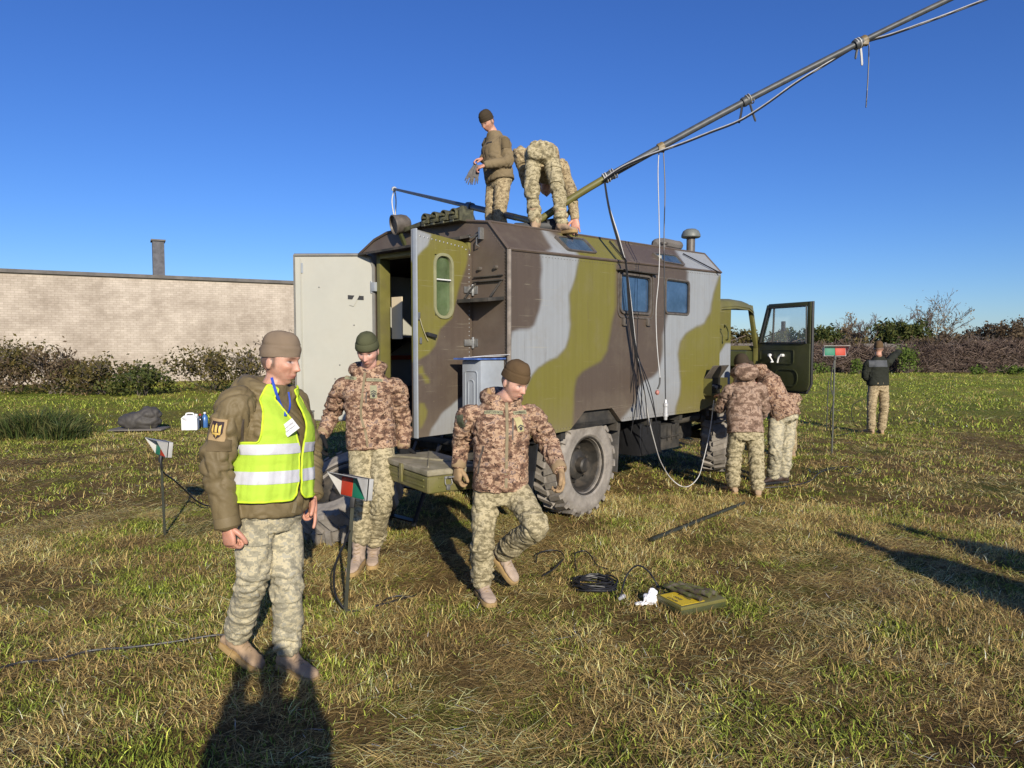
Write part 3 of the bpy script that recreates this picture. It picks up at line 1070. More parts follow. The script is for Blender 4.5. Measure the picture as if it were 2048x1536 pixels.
def panel(name, o, ex, ey, en, W, zb, zt, th, colfun, cell=0.025, holes=(), parent=None, mat=None, nrows=None):
    """painted sheet: columns along ex (0..W), rows from zb(x) to zt(x) along ey, thickness th against en"""
    o, ex, ey, en = Vector(o), Vector(ex), Vector(ey), Vector(en)
    nx_ = max(2, int(W / cell) + 1)
    us = np.linspace(0, W, nx_)
    zbs = np.array([zb(u) for u in us])
    zts = np.array([zt(u) for u in us])
    ny_ = nrows or max(2, int((zts - zbs).max() / cell) + 1)
    ts = np.linspace(0, 1, ny_)
    Z = zbs[:, None] * (1 - ts)[None] + zts[:, None] * ts[None]
    U = us[:, None] + 0 * Z
    o_, ex_, ey_, en_ = (np.array(k) for k in (o, ex, ey, en))
    Pf = o_ + U[..., None] * ex_ + Z[..., None] * ey_
    Pb = Pf - en_ * th
    mask = np.ones((nx_ - 1, ny_ - 1), bool)
    uc = (U[:-1, :-1] + U[1:, 1:]) / 2
    zc = (Z[:-1, :-1] + Z[1:, 1:]) / 2
    for (a0, a1, b0, b1) in holes:
        mask &= ~((uc > a0) & (uc < a1) & (zc > b0) & (zc < b1))
    n = nx_ * ny_
    id_ = np.arange(n).reshape(nx_, ny_)
    a, b_, c, d = id_[:-1, :-1][mask], id_[1:, :-1][mask], id_[1:, 1:][mask], id_[:-1, 1:][mask]
    front = np.stack([a, b_, c, d], 1)
    back = np.stack([d, c, b_, a], 1) + n
    from collections import Counter
    cnt = Counter()
    for q in front:
        for k in range(4):
            cnt[(int(q[k]), int(q[(k + 1) % 4]))] += 1
    rim = [(e[1], e[0], e[0] + n, e[1] + n) for e in cnt if (e[1], e[0]) not in cnt]
    verts = np.concatenate([Pf.reshape(-1, 3), Pb.reshape(-1, 3)])
    me = mesh_np(name, verts, np.concatenate([front, back, np.array(rim)]))
    bm = bmesh.new()
    bm.from_mesh(me)
    bmesh.ops.delete(bm, geom=[v for v in bm.verts if not v.link_faces], context='VERTS')
    bmesh.ops.recalc_face_normals(bm, faces=bm.faces)
    bm.to_mesh(me)
    bm.free()
    ob = link(name, me, mat or M['camo_paint'], parent, True, 30)
    if colfun is not None:
        set_col(me, colfun(get_co(me)))
    return ob
def loc2w(P):
    P = np.asarray(P)
    return np.array(TN) + P[:, :1] * np.array(TU) + P[:, 1:2] * np.array(TV) + P[:, 2:3] * np.array([0, 0, 1])

LBOX, WBOX = 4.02, 2.30
def ztop(s):
    return 2.50 + 0.027 * s
bot_px = [(1053, 877), (1139, 861), (1152, 845), (1169, 822), (1224, 816), (1243, 843), (1397, 823)]
bot = [side_px(*p) for p in bot_px]
bs = [0.0] + [p.x for p in bot] + [3.99, LBOX]
bz = [bot[0].z] + [p.z for p in bot] + [0.98, 1.0]
def zbot(s):
    return float(np.interp(s, bs, bz))
def rect_px(x0, y0, x1, y1):
    a, c = side_px(x0, (y0 + y1) / 2), side_px(x1, (y0 + y1) / 2)
    t, u = side_px((x0 + x1) / 2, y0), side_px((x0 + x1) / 2, y1)
    return a.x, c.x, u.z, t.z
W1 = rect_px(1240, 552, 1299, 625)
W2 = rect_px(1331, 561, 1377, 627)
panel('side_panel', (0, 0, 0), (1, 0, 0), (0, 0, 1), (0, -1, 0), LBOX, zbot, ztop, 0.05,
      lambda P: paint(loc2w(P), SIDE_POLY, z1), 0.022, [W1, W2], truck)
def rnd_col(seed):
    def f(P):
        n = fbm(P * 0.9 + seed, 2)
        c = np.tile(C_BROWN, (len(P), 1))
        a = sstep(0.08, 0.16, n)[:, None]
        b_ = sstep(-0.12, -0.2, n)[:, None]
        c = c * (1 - a) + C_GREEN * a
        return c * (1 - b_) + C_GREY * b_
    return f
panel('side_panel', (0, WBOX, 0), (1, 0, 0), (0, 0, 1), (0, 1, 0), LBOX, lambda s: 0.9, lambda s: 2.42 + 0.027 * s, 0.05, rnd_col(3), 0.05, [], truck)
panel('front_panel', (LBOX, 0.05, 0), (0, 1, 0), (0, 0, 1), (1, 0, 0), WBOX - 0.1, lambda s: 1.0, lambda s: float(np.interp(s, [0, .18, .9, 1.55, 2.0, 2.2], [2.63, 2.86, 2.92, 2.9, 2.72, 2.55])), 0.05, rnd_col(8), 0.05, [], truck)
# roof: one skin lofted along the profile
prof = [(0, 2.502), (0.23, 2.754), (0.5, 2.792), (1.15, 2.82), (1.6, 2.802), (1.8, 2.752), (2.05, 2.632), (2.3, 2.422)]
ns = 160
pw = []
for (a, b2) in zip(prof[:-1], prof[1:]):
    k = max(2, int(math.hypot(b2[0] - a[0], b2[1] - a[1]) / 0.03))
    pw += [(a[0] + (b2[0] - a[0]) * i / k, a[1] + (b2[1] - a[1]) * i / k) for i in range(k)]
pw.append(prof[-1])
ss = np.linspace(0.0, LBOX, ns)
rp_ = np.array([[(s, w, z + 0.027 * s) for (w, z) in pw] for s in ss])
nidx = np.arange(rp_.shape[0] * rp_.shape[1]).reshape(rp_.shape[:2])
q = np.stack([nidx[:-1, :-1], nidx[1:, :-1], nidx[1:, 1:], nidx[:-1, 1:]], -1).reshape(-1, 4)
me = mesh_np('roof', rp_.reshape(-1, 3), q)
roof = link('roof', me, M['camo_paint'], truck, True, 25)
set_col(me, paint(loc2w(get_co(me)), SIDE_POLY, z1))
# rolled edge trims along the roof seams
tr = MB()
tr.tube([(s, -0.004, ztop(s) + 0.004) for s in np.linspace(0, LBOX, 9)], 0.014, 6)
tr_ob = tr.build('edge_trim', M['brown'], truck)
tr = MB()
tr.tube([(-0.004, w, z) for (w, z) in prof], 0.014, 6)
tr.build('edge_trim', M['brown'], truck)
MB().tube([(LBOX + 0.004, w, z + 0.027 * LBOX) for (w, z) in prof], 0.014, 6).build('edge_trim', M['brown'], truck)
tr = MB().tube([(s, 0.23, 2.757 + 0.027 * s) for s in np.linspace(0, LBOX, 9)], 0.012, 6)
tr.build('edge_trim', M['brown'], truck)
tr = MB().tube([(-0.003, -0.003, z) for z in np.linspace(0.9, 2.5, 8)], 0.02, 8)
tr.build('corner_post', mkmat('worn_corner', (0.2, 0.17, 0.14), 0.4, 12, 0.4, 0.1), truck)

# rear wall pieces round the doorway
DR0, DR1, DZ0, DZ1 = 0.45, 1.74, 0.95, 2.60
def rear_prism(name, pts, mat, s0=0.0, s1=0.06):
    return MB().prism([(s0, w, z) for w, z in pts], (s1 - s0, 0, 0)).build(name, mat, truck, 0, False)
rear_prism('rear_panel', [(0.003, 0.9), (0.003, 2.498), (0.23, 2.748), (DR0, 2.78), (DR0, 0.9)], M['brown'])
rear_prism('rear_panel', [(DR1, 0.9), (DR1, 2.765), (1.8, 2.745), (2.05, 2.625), (2.297, 2.415), (2.297, 0.9)], M['brown'])
rear_prism('rear_panel', [(DR0 + .001, DZ1), (DR0 + .001, 2.779), (0.5, 2.786), (1.15, 2.814), (1.6, 2.796), (DR1 - .001, 2.764), (DR1 - .001, DZ1)], M['brown'])
rear_prism('rear_sill', [(DR0 + .001, 0.86), (DR0 + .001, DZ0), (DR1 - .001, DZ0), (DR1 - .001, 0.86)], M['olive_dark'])
# green door frame
fr = MB()
fr.bx(-0.03, 0.10, DR1 - 0.055, DR1 - 0.002, DZ0 + 0.002, DZ1 - 0.002)
fr.bx(-0.03, 0.10, DR0 + 0.002, DR0 + 0.05, DZ0 + 0.002, DZ1 - 0.002)
fr.bx(-0.03, 0.10, DR0 + 0.051, DR1 - 0.056, DZ1 - 0.05, DZ1 - 0.003)
fr.build('door_frame', M['olive'], truck, 0.006)
MB().prism([(-0.02, DR0 - 0.02, 2.64), (-0.02, DR1 + 0.14, 2.62), (-0.02, DR1 + 0.14, 2.64), (-0.02, DR0 - 0.02, 2.665)], (-0.13, 0, -0.03)).build('rain_hood', M['dark'], truck, 0, False)
# interior lining
inn = MB()
inn.bx(0.1, 3.95, 2.18, 2.24, 0.96, 2.45)
inn.bx(2.6, 2.64, 0.06, 2.178, 0.96, 2.7)
inn.build('inner_wall', M['cream'], truck, 0, False)
MB().bx(0.02, 4.0, 0.06, 2.24, 0.90, 0.945).build('floor', M['dark'], truck, 0, False)
shf = MB().bx(0.25, 1.6, 1.75, 2.175, 1.78, 1.80)
shf.build('shelf', M['grey'], truck, 0.003, False)
MB().prism([(0.45, 1.76, 1.775), (0.45, 2.17, 1.775), (0.45, 2.17, 1.60)], (0.02, 0, 0)).build('shelf_bracket', M['dark'], truck, 0, False)
MB().bx(0.2, 1.5, 2.12, 2.178, 1.54, 1.585).build('red_strip', mkmat('red_paint', (0.35, 0.05, 0.02), 0.15, 10, 0.5, 0.05), truck, 0, False)
MB().bx(0.75, 1.3, 1.55, 2.1, 0.97, 1.68).build('cabinet', mkmat('brown_leatherette', (0.09, 0.035, 0.02), 0.2, 10, 0.5, 0.1), truck, 0.01, False)
MB().bx(0.1, 0.7, 1.8, 2.1, 0.97, 1.25).build('seat_box', M['dark'], truck, 0.01, False)
MB().box((0.115, 1.60, 1.97), (0.012, 0.16, 0.42)).build('notice_board', mkmat('pale_card', (0.62, 0.52, 0.36), 0.05, 5, 0.8, 0.05), truck, 0.002, False)

# right rear door, swung open to the rear
DW = 0.66
dz0, dz1 = 0.94, 2.635
def d_top(u):   # u: 0 at the free edge, DW at the hinge
    r = 0.12
    k = DW - u
    return dz1 - 0.055 * (u / DW) - (r - math.sqrt(max(0, r * r - (r - k) ** 2)) if k < r else 0)
DOOR_POLY = [
    ('green', [(320, 130), (700, 180), (690, 320), (640, 470), (600, 640), (590, 690), (510, 760), (480, 870), (440, 920), (370, 960), (300, 980), (300, 130)]),
    ('grey', [(300, 100), (455, 160), (430, 230), (340, 320), (300, 345)]),
    ('grey', [(720, 1160), (680, 1180), (600, 1230), (520, 1310), (460, 1400), (430, 1500), (720, 1500)]),
    ('green', [(372, 1010), (400, 1000), (412, 1050), (440, 1075), (445, 1110), (420, 1110), (398, 1060), (372, 1050)]),
    ('green', [(380, 1235), (410, 1240), (432, 1290), (425, 1330), (400, 1390), (382, 1400), (375, 1320)]),
]
def door_px(px, py):
    return side_px(px, py, 0.43)
a0, a1 = door_px(868, 570), door_px(905, 570)
b0, b1 = door_px(887, 637), door_px(887, 507)
ox = -DW - 0.01
dwin = (a0.x - ox + 0.015, a1.x - ox - 0.015, b0.z + 0.02, b1.z - 0.02)
rdoor = panel('rear_door', (ox, 0.43, 0), (1, 0, 0), (0, 0, 1), (0, -1, 0), DW, lambda u: dz0, d_top, 0.035,
              lambda P: paint(loc2w(P), DOOR_POLY, z8, 3.0), 0.016, [dwin], truck)
rdoor['label'] = 'right rear door with oval window and chipped camouflage paint'
def rrect(cx, cz, w, h, r, n=6):
    out = []
    for (sx, sz, a0) in ((1, 1, 0), (-1, 1, 90), (-1, -1, 180), (1, -1, 270)):
        for k in range(n + 1):
            a = R(a0 + 90 * k / n)
            out.append((cx + sx * (w / 2 - r) + r * math.cos(a), cz + sz * (h / 2 - r) + r * math.sin(a)))
    return out
def ring(mb, outer, inner, f, dep):
    """ring between two outlines; f maps (x, z, depth) -> point"""
    n = len(outer)
    vs_ = [f(x, z, 0) for x, z in outer] + [f(x, z, 0) for x, z in inner] + [f(x, z, dep) for x, z in outer] + [f(x, z, dep) for x, z in inner]
    fs = []
    for i in range(n):
        j = (i + 1) % n
        fs += [(i, j, n + j, n + i), (2 * n + i, 3 * n + i, 3 * n + j, 2 * n + j), (i, 2 * n + i, 2 * n + j, j), (n + i, n + j, 3 * n + j, 3 * n + i)]
    return mb.add(vs_, fs)
def win_unit(parent, wl_, f, frame_mat, glass_mat, band=0.022, r=0.05, proud=0.02, inset=0.02, name='window_frame'):
    a, b_, c, d = wl_
    cx, cz, w, h = (a + b_) / 2, (c + d) / 2, b_ - a, d - c
    fm = MB()
    ring(fm, rrect(cx, cz, w + 2 * band, h + 2 * band, r + band), rrect(cx, cz, w - 0.006, h - 0.006, r), lambda x, z, k: f(x, z, proud - k), proud + inset)
    fo = fm.build(name, frame_mat, parent, 0.003)
    g = MB()
    n = rrect(cx, cz, w - 0.004, h - 0.004, r)
    g.prism([f(x, z, -inset * 0.6) for x, z in n], Vector(f(0, 0, -0.006)) - Vector(f(0, 0, 0)))
    g.build('window_pane', glass_mat, fo, 0, False)
    return fo
def glass_dark(name, col=(0.012, 0.03, 0.06), rough=0.06):
    m, nt, b = new_mat(name)
    tc = N(nt, 'ShaderNodeTexCoord')
    n1 = noise_node(nt, 4, 6, 0.7, tc.outputs['Object'])
    r1 = ramp(nt, [(0.35, col), (0.75, tuple(c * 2.0 + 0.02 for c in col))])
    nt.links.new(n1.outputs[0], r1.inputs[0])
    nt.links.new(r1.outputs[0], b.inputs['Base Color'])
    b.inputs['Roughness'].default_value = rough
    b.inputs['Specular IOR Level'].default_value = 0.9
    return m
M['glass_blue'] = glass_dark('bluish_window_glass', (0.022, 0.05, 0.1), 0.09)
M['glass_green'] = glass_dark('green_curtained_glass', (0.05, 0.075, 0.03), 0.08)
M['glass_slate'] = glass_dark('dusty_skylight_glass', (0.03, 0.05, 0.07), 0.15)
def fdoor(x, z, k):
    return (ox + x, 0.43 - k, z)
win_unit(rdoor, dwin, fdoor, mkmat('pale_green_trim', (0.24, 0.235, 0.13), 0.15, 10, 0.5, 0.05), M['glass_green'], 0.022, 0.075, 0.014, 0.03)
MB().cyl((ox + dwin[0] + 0.01, 0.425, dwin[3] - 0.2), (ox + dwin[1] - 0.01, 0.425, dwin[3] - 0.2), 0.006, None, 6).build('curtain_rail', M['white'], rdoor)
edge = MB()
edge.bx(ox - 0.012, ox + 0.001, 0.388, 0.436, dz0, dz1)
edge.build('door_edge', M['grey'], rdoor, 0.003)
hd = MB()
hp = door_px(852, 668)
hd.bar(hp + V(0, -0.02, 0), hp + V(0.085, -0.035, -0.02), 0.02, 0.03)
hd.cyl(hp + V(0, 0.0, 0), hp + V(0, -0.03, 0), 0.016)
hd.build('door_handle', M['black'], rdoor, 0.003)
kp = door_px(836, 632)
lk = MB().box(kp + V(0.0, -0.008, 0), (0.025, 0.016, 0.06))
lk.box(kp + V(0.02, -0.008, -0.2), (0.02, 0.014, 0.05))
lk.build('door_latch', M['steel'], rdoor, 0.003)
MB().tube(catmull([kp + V(0.005, -0.018, -0.02), kp + V(0.03, -0.02, -0.09), kp + V(0.07, -0.02, -0.17), kp + V(0.09, -0.022, -0.2)], 4), 0.003, 5).build('pull_cord', mkmat('cord', (0.4, 0.36, 0.24), 0.1), rdoor)
rv = MB()
for k in range(15):
    u = DW * (k + 0.5) / 15
    rv.ell((ox + u, 0.43, d_top(u) - 0.045), (0.008, 0.005, 0.008), None, 6, 4)
for k in range(40):
    z = dz0 + 0.05 + k * 0.036
    rv.ell((ox + DW - 0.03, 0.43, z), (0.006, 0.004, 0.006), None, 6, 4)
o = rv.build('rivets', M['steel'], rdoor)
o['kind'] = 'stuff'
def hinge(p, parent):
    mb = MB()
    mb.cyl(Vector(p) + V(0, -0.01, -0.05), Vector(p) + V(0, -0.01, 0.05), 0.014, None, 8)
    mb.box(Vector(p) + V(-0.055, -0.006, 0), (0.09, 0.014, 0.055))
    mb.box(Vector(p) + V(0.012, -0.03, 0), (0.016, 0.06, 0.07))
    return mb.build('hinge', M['steel'], parent, 0.003)
for z in (2.18, 1.72, 1.1):
    hinge((-0.012, 0.425, z), rdoor)

# left rear door: cream inner face towards the camera
hl = Vector((-0.015, 1.80, 0))
dl = Vector((-0.638, 0.770, 0)).normalized()
nl_ = Vector((-dl.y, dl.x, 0))
if (tw(0, 0, 0) + TU * nl_.x + TV * nl_.y - TN).y > 0:
    nl_ = -nl_            # towards the camera
LW = 0.80
def lt(u):
    r = 0.1
    return 2.6 - (r - math.sqrt(max(0, r * r - (r - u) ** 2)) if u < r else 0)
ldoor = panel('rear_door', hl + nl_ * 0.02, dl, (0, 0, 1), nl_, LW, lambda u: 0.94, lt, 0.03, None, 0.04, [], truck, M['cream'], 40)
ldoor['label'] = 'cream inner side of the left rear door'
def fl(u, z, k):
    return hl + nl_ * (0.02 + k) + dl * u + Vector((0, 0, z))
sk = MB().prism([fl(0.0, 0.94, -0.031), fl(LW, 0.94, -0.031), fl(LW, 2.6, -0.031), fl(0.12, 2.6, -0.031), fl(0.0, 2.5, -0.031)], -nl_ * 0.012)
sk.build('outer_skin', M['brown'], ldoor, 0, False)
em = MB()
em.tube([fl(0.0, 0.94, 0.0), fl(0.0, 2.48, 0.0), fl(0.03, 2.57, 0.0), fl(0.1, 2.6, 0.0), fl(LW, 2.6, 0.0)], 0.017, 6)
em.tube([fl(LW, 2.6, 0.0), fl(LW, 0.94, 0), fl(0.0, 0.94, 0.0)], 0.011, 6)
em.build('rubber_seal', mkmat('grey_seal', (0.17, 0.165, 0.15), 0.15, 10, 0.6, 0.1), ldoor)
lp = MB().bar(fl(LW - 0.07, 0.97, 0.004), fl(LW - 0.07, 2.57, 0.004), 0.02, 0.006)
lp.build('lock_rod', M['cream'], ldoor, 0.002)
tp = MB()
tp.prism([fl(0.1, 2.19, 0.004), fl(0.26, 2.2, 0.004), fl(0.26, 2.16, 0.004), fl(0.1, 2.15, 0.004)], nl_ * 0.002)
tp.build('adhesive_tape', M['black'], ldoor, 0, False)
tp = MB().prism([fl(0.13, 2.22, 0.0075), fl(0.17, 2.235, 0.0075), fl(0.245, 2.1, 0.0075), fl(0.2, 2.085, 0.0075)], nl_ * 0.002)
tp.build('adhesive_tape', M['cream'], ldoor, 0, False)
lb = MB().box(fl(LW - 0.16, 0.985, 0.02), (0.04, 0.03, 0.06)).box(fl(LW - 0.16, 1.03, 0.015), (0.055, 0.02, 0.02))
lb.build('door_latch', M['steel'], ldoor, 0.003)
lb = MB().box(fl(LW - 0.08, 2.47, 0.006), (0.02, 0.01, 0.1))
lb.build('name_plate', M['grey'], ldoor, 0, False)
for z in (2.28, 1.2):
    mb = MB().box(hl + V(-0.02, -0.03, z), (0.05, 0.07, 0.09)).cyl(hl + V(-0.03, 0.0, z - 0.06), hl + V(-0.03, 0.0, z + 0.06), 0.014, None, 8)
    mb.build('hinge', M['grey'], ldoor, 0.003)
sd = MB()
for u, z in ((0.35, 1.5), (0.55, 2.28), (0.4, 1.36), (0.2, 1.9)):
    sd.ell(fl(u, z, 0.003), (0.008, 0.008, 0.008), None, 8, 5)
o = sd.build('screws', M['steel'], ldoor)
o['kind'] = 'stuff'

# side windows
def fside(x, z, k):
    return (x, -k, z)
M['seal_trim'] = mkmat('worn_brown_trim', (0.1, 0.085, 0.07), 0.3, 20, 0.5, 0.1)
w1 = win_unit(truck, W1, fside, M['seal_trim'], M['glass_blue'], 0.02, 0.05, 0.022, 0.02)
w2 = win_unit(truck, W2, fside, M['seal_trim'], M['glass_blue'], 0.016, 0.045, 0.014, 0.02)
for wv in (W1, W2):
    sm = MB()
    ring(sm, rrect((wv[0] + wv[1]) / 2, (wv[2] + wv[3]) / 2, wv[1] - wv[0] + 0.004, wv[3] - wv[2] + 0.004, 0.05), rrect((wv[0] + wv[1]) / 2, (wv[2] + wv[3]) / 2, wv[1] - wv[0] - 0.03, wv[3] - wv[2] - 0.03, 0.04), lambda x, z, k: (x, -0.004 + k, z), 0.012)
    sm.build('rubber_seal', M['rubber_seal'], truck, 0.002)
W1o = rect_px(1235, 543, 1306, 637)
mb = MB()
ring(mb, rrect((W1o[0] + W1o[1]) / 2, (W1o[2] + W1o[3]) / 2, W1o[1] - W1o[0], W1o[3] - W1o[2], 0.07),
     rrect((W1o[0] + W1o[1]) / 2, (W1o[2] + W1o[3]) / 2, W1o[1] - W1o[0] - 0.03, W1o[3] - W1o[2] - 0.03, 0.06), lambda x, z, k: (x, -0.012 + k, z), 0.012)
mb.build('window_surround', M['seal_trim'], truck, 0.002)
ga, gb2 = side_px(1232, 539), side_px(1309, 549)
MB().bar((ga.x, -0.03, ga.z), (gb2.x, -0.03, gb2.z), 0.06, 0.012).build('rain_gutter', M['dark'], truck)
for px, py in ((1245, 643), (1293, 644)):
    p = side_px(px, py)
    MB().box(p + V(0, -0.015, 0), (0.035, 0.03, 0.07)).box(p + V(0.02, -0.02, -0.035), (0.07, 0.016, 0.016)).build('window_catch', M['seal_trim'], truck, 0.003)
# skylights in the sloping roof edge
cn = Vector((0, -0.252, 0.23)).normalized()
def cham(px, py):
    p0 = tw(0, 0, 2.502); n_ = (TV * cn.y + Vector((0, 0, cn.z)))
    # the roof rises slightly to the front
    a_, b_ = tw(4.02, 0, 2.502 + 0.1085) - p0, tw(0, 0.23, 2.754) - p0
    return tl(plane_hit(px, py, p0, a_.cross(b_).normalized()))
for quad in ([(1108, 474), (1166, 480), (1192, 508), (1136, 502)], [(1304, 507), (1352, 513), (1368, 532), (1325, 525)]):
    pts = [cham(*p_) for p_ in quad]
    c = sum(pts, Vector()) / 4
    def rq(scale, off):
        out = []
        P4 = [c + (p - c) * scale for p in pts]
        for i in range(4):
            a, b_, d = P4[i], P4[(i + 1) % 4], P4[i - 1]
            for t in range(5):
                k = t / 4
                s_ = 0.22
                pA, pB = a.lerp(d, s_ * 0.6), a.lerp(b_, s_ * 0.6)
                out.append(pA.lerp(a, k).lerp(a.lerp(pB, k), k) + cn * off)
        return out
    mb = MB()
    o1, o2 = rq(1.06, 0.0), rq(1.06, 0.02)
    i1, i2 = rq(0.9, 0.004), rq(0.9, 0.02)
    n_ = len(o1)
    fs = []
    for i in range(n_):
        j = (i + 1) % n_
        fs += [(i, j, n_ + j, n_ + i), (n_ + i, n_ + j, 3 * n_ + j, 3 * n_ + i), (3 * n_ + i, 3 * n_ + j, 2 * n_ + j, 2 * n_ + i)]
    mb.add(o1 + o2 + i1 + i2, fs)
    so = mb.build('skylight', M['seal_trim'], truck)
    MB().prism(rq(0.9, 0.006), cn * 0.004).build('skylight_pane', M['glass_slate'], so, 0, False)

# ---------------------------------------------------------------- wheels
M['tyre'] = mkmat('dusty_tyre_rubber', (0.245, 0.22, 0.19), 0.3, 9, 0.9, 0.5, 30, dirt=(0.13, 0.11, 0.09), dirt_amt=0.7, dscale=6, bdist=0.008)
M['tyre_dark'] = mkmat('dark_tyre_rubber', (0.06, 0.056, 0.052), 0.4, 9, 0.9, 0.4, 30, dirt=(0.17, 0.15, 0.125), dirt_amt=0.8, dscale=8)
M['rim'] = mkmat('muddy_wheel_rim', (0.03, 0.027, 0.023), 0.4, 14, 0.6, 0.4, dirt=(0.12, 0.095, 0.07), dirt_amt=0.7, dscale=9)
def tyre_mesh(r=0.485, w=0.32):
    mb = MB()
    h = w / 2
    pr = [(0.26, -h * 0.8), (0.285, -h * 0.95), (0.33, -h * 1.02), (0.4, -h * 1.03), (0.43, -h * 0.98), (0.452, -h * 0.86), (0.455, 0), (0.452, h * 0.86), (0.43, h * 0.98), (0.4, h * 1.03), (0.385, h * 1.045), (0.37, h * 1.03), (0.33, h * 1.02), (0.3, h * 1.03), (0.285, h * 0.95), (0.26, h * 0.8)]
    mb.lathe((0, 0, 0), (0, -1, 0), [(a * r / 0.485, b_) for a, b_ in pr], 64, (0, 0, 1), True)
    n = 22
    for side in (-1, 1):
        for k in range(n):
            a = 2 * math.pi * (k + (0.5 if side > 0 else 0)) / n
            ca, sa = math.cos(a), math.sin(a)
            ra, ta = Vector((ca, 0, sa)), Vector((-sa, 0, ca))
            v_ = []
            for (yy, sh) in ((0.0, 0.02), (side * h * 0.9, -0.03), (side * h * 1.05, -0.035)):
                for rr in (0.43, r if abs(yy) < h * 0.95 else r - 0.03):
                    for tt in (-0.026, 0.026):
                        v_.append(ra * rr + ta * (tt + sh) + Vector((0, -yy, 0)))
            f_ = [(0, 1, 3, 2), (8, 10, 11, 9)]
            for j in (0, 4):
                f_ += [(j, j + 4, j + 5, j + 1), (j + 2, j + 3, j + 7, j + 6), (j, j + 2, j + 6, j + 4), (j + 1, j + 5, j + 7, j + 3)]
            mb.add(v_, f_)
    return mb.mesh('tyre')
def rim_mb():
    mb = MB()
    mb.lathe((0, 0, 0), (0, -1, 0), [(0.29, 0.135), (0.28, 0.155), (0.268, 0.15), (0.262, 0.11), (0.245, 0.10), (0.232, 0.0), (0.2, -0.06), (0.15, -0.06), (0.14, 0.03), (0.12, 0.05), (0.075, 0.06), (0.07, 0.12), (0.055, 0.135), (0.0, 0.137)], 40, (0, 0, 1), False, False)
    for k in range(6):
        a = 2 * math.pi * k / 6
        mb.cyl((0.165 * math.cos(a), 0.02, 0.165 * math.sin(a)), (0.165 * math.cos(a), -0.03, 0.165 * math.sin(a)), 0.016, None, 6)
    return mb
TYRE = tyre_mesh()
RIM = rim_mb().mesh('rim')
def wheel(parent, loc, rz=0.0, flip=False, dark=False, name='wheel'):
    w_ = link(name, TYRE.copy(), M['tyre_dark'] if dark else M['tyre'], parent, True, 35, loc)
    w_.rotation_euler = (0, random.uniform(0, 6), rz + (math.pi if flip else 0))
    w_.scale = (1.05, 1.0, 1.05)
    r_2 = link('rim', RIM.copy(), M['rim'], w_, True, 35)
    return w_
AX_R, AX_F = 1.30, 4.53
wheel(truck, (AX_R, 0.26, 0.495))
wheel(truck, (AX_R, 2.04, 0.495), 0, True, True)
wheel(truck, (AX_F, 0.26, 0.495), R(20))
wheel(truck, (AX_F, 2.04, 0.495), R(20), True, True)

# ---------------------------------------------------------------- chassis
ch = MB()
for w in (0.72, 1.58):
    ch.bx(0.1, 5.4, w - 0.04, w + 0.04, 0.62, 0.8)
for s in (0.3, 1.9, 2.9, 3.9):
    ch.bx(s, s + 0.08, 0.76, 1.54, 0.66, 0.76)
ch.build('chassis_frame', M['dark'], truck, 0.005)
for s in (AX_R, AX_F):
    mb = MB().cyl((s, 0.4, 0.475), (s, 1.9, 0.475), 0.06, None, 12).ell((s, 1.2, 0.475), (0.19, 0.17, 0.19), None, 14, 10)
    mb.build('axle', M['dark'], truck)
    for w in (0.6, 1.7):
        MB().bar((s - 0.6, w, 0.6), (s, w, 0.55), 0.07, 0.05).bar((s, w, 0.55), (s + 0.6, w, 0.6), 0.07, 0.05).build('leaf_spring', M['dark'], truck)
sub = MB()
for s in (0.15, 0.8, 1.75, 2.4, 3.1, 3.8):
    sub.bx(s, s + 0.07, 0.06, 2.24, 0.81, 0.895)
sub.build('box_subframe', M['dark'], truck)
MB().bx(0.2, 3.95, 0.07, 2.23, 0.895, 0.899).build('underbody', M['dark'], truck, 0, False)
# wheel-house liner above the rear wheel
MB().bx(0.62, 1.83, 0.06, 0.5, 0.897, 1.06).build('wheel_house', M['dark'], truck, 0, False)
# mud flap in front of and behind the rear wheel
p = side_px(1243, 880, 0.14)
mf = MB().prism([(1.86, 0.10, 0.88), (1.86, 0.55, 0.88), (1.82, 0.55, 0.36), (1.82, 0.10, 0.36)], (0.02, 0, 0))
mf.build('mud_flap', M['tyre_dark'], truck, 0.003)
mf = MB().prism([(0.5, 0.1, 0.80), (0.5, 0.6, 0.80), (0.46, 0.6, 0.55), (0.46, 0.1, 0.55)], (0.02, 0, 0))
mf.prism([(0.455, 0.1, 0.55), (0.455, 0.6, 0.55), (0.40, 0.6, 0.28), (0.40, 0.1, 0.28)], (0.02, 0, 0))
mf.bx(0.46, 0.75, 0.1, 0.6, 0.80, 0.815)
mf.build('mud_flap', M['black'], truck, 0.003)
# battery / tool boxes under the side
a, b2 = side_px(1281, 848, 0.12), side_px(1322, 904, 0.12)
bxm = MB().bx(a.x, b2.x, 0.12, 0.5, b2.z, a.z)
bxo = bxm.build('battery_box', M['black'], truck, 0.015)
bt_ = MB()
ring(bt_, rrect((a.x + b2.x) / 2, (a.z + b2.z) / 2, (b2.x - a.x) * 0.9, (a.z - b2.z) * 0.9, 0.03), rrect((a.x + b2.x) / 2, (a.z + b2.z) / 2, (b2.x - a.x) * 0.8, (a.z - b2.z) * 0.84, 0.02), lambda x, z, k: (x, 0.112 + k, z), 0.009)
bt_.build('box_rim', M['black'], bxo)
a, b2 = side_px(1322, 850, 0.2), side_px(1358, 893, 0.2)
tbx = MB().bx(a.x + 0.005, b2.x, 0.2, 0.55, b2.z, a.z)
for k in range(3):
    xx = a.x + (b2.x - a.x) * (0.3 + 0.25 * k)
    tbx.bx(xx, xx + 0.015, 0.185, 0.198, b2.z + 0.1, a.z - 0.02)
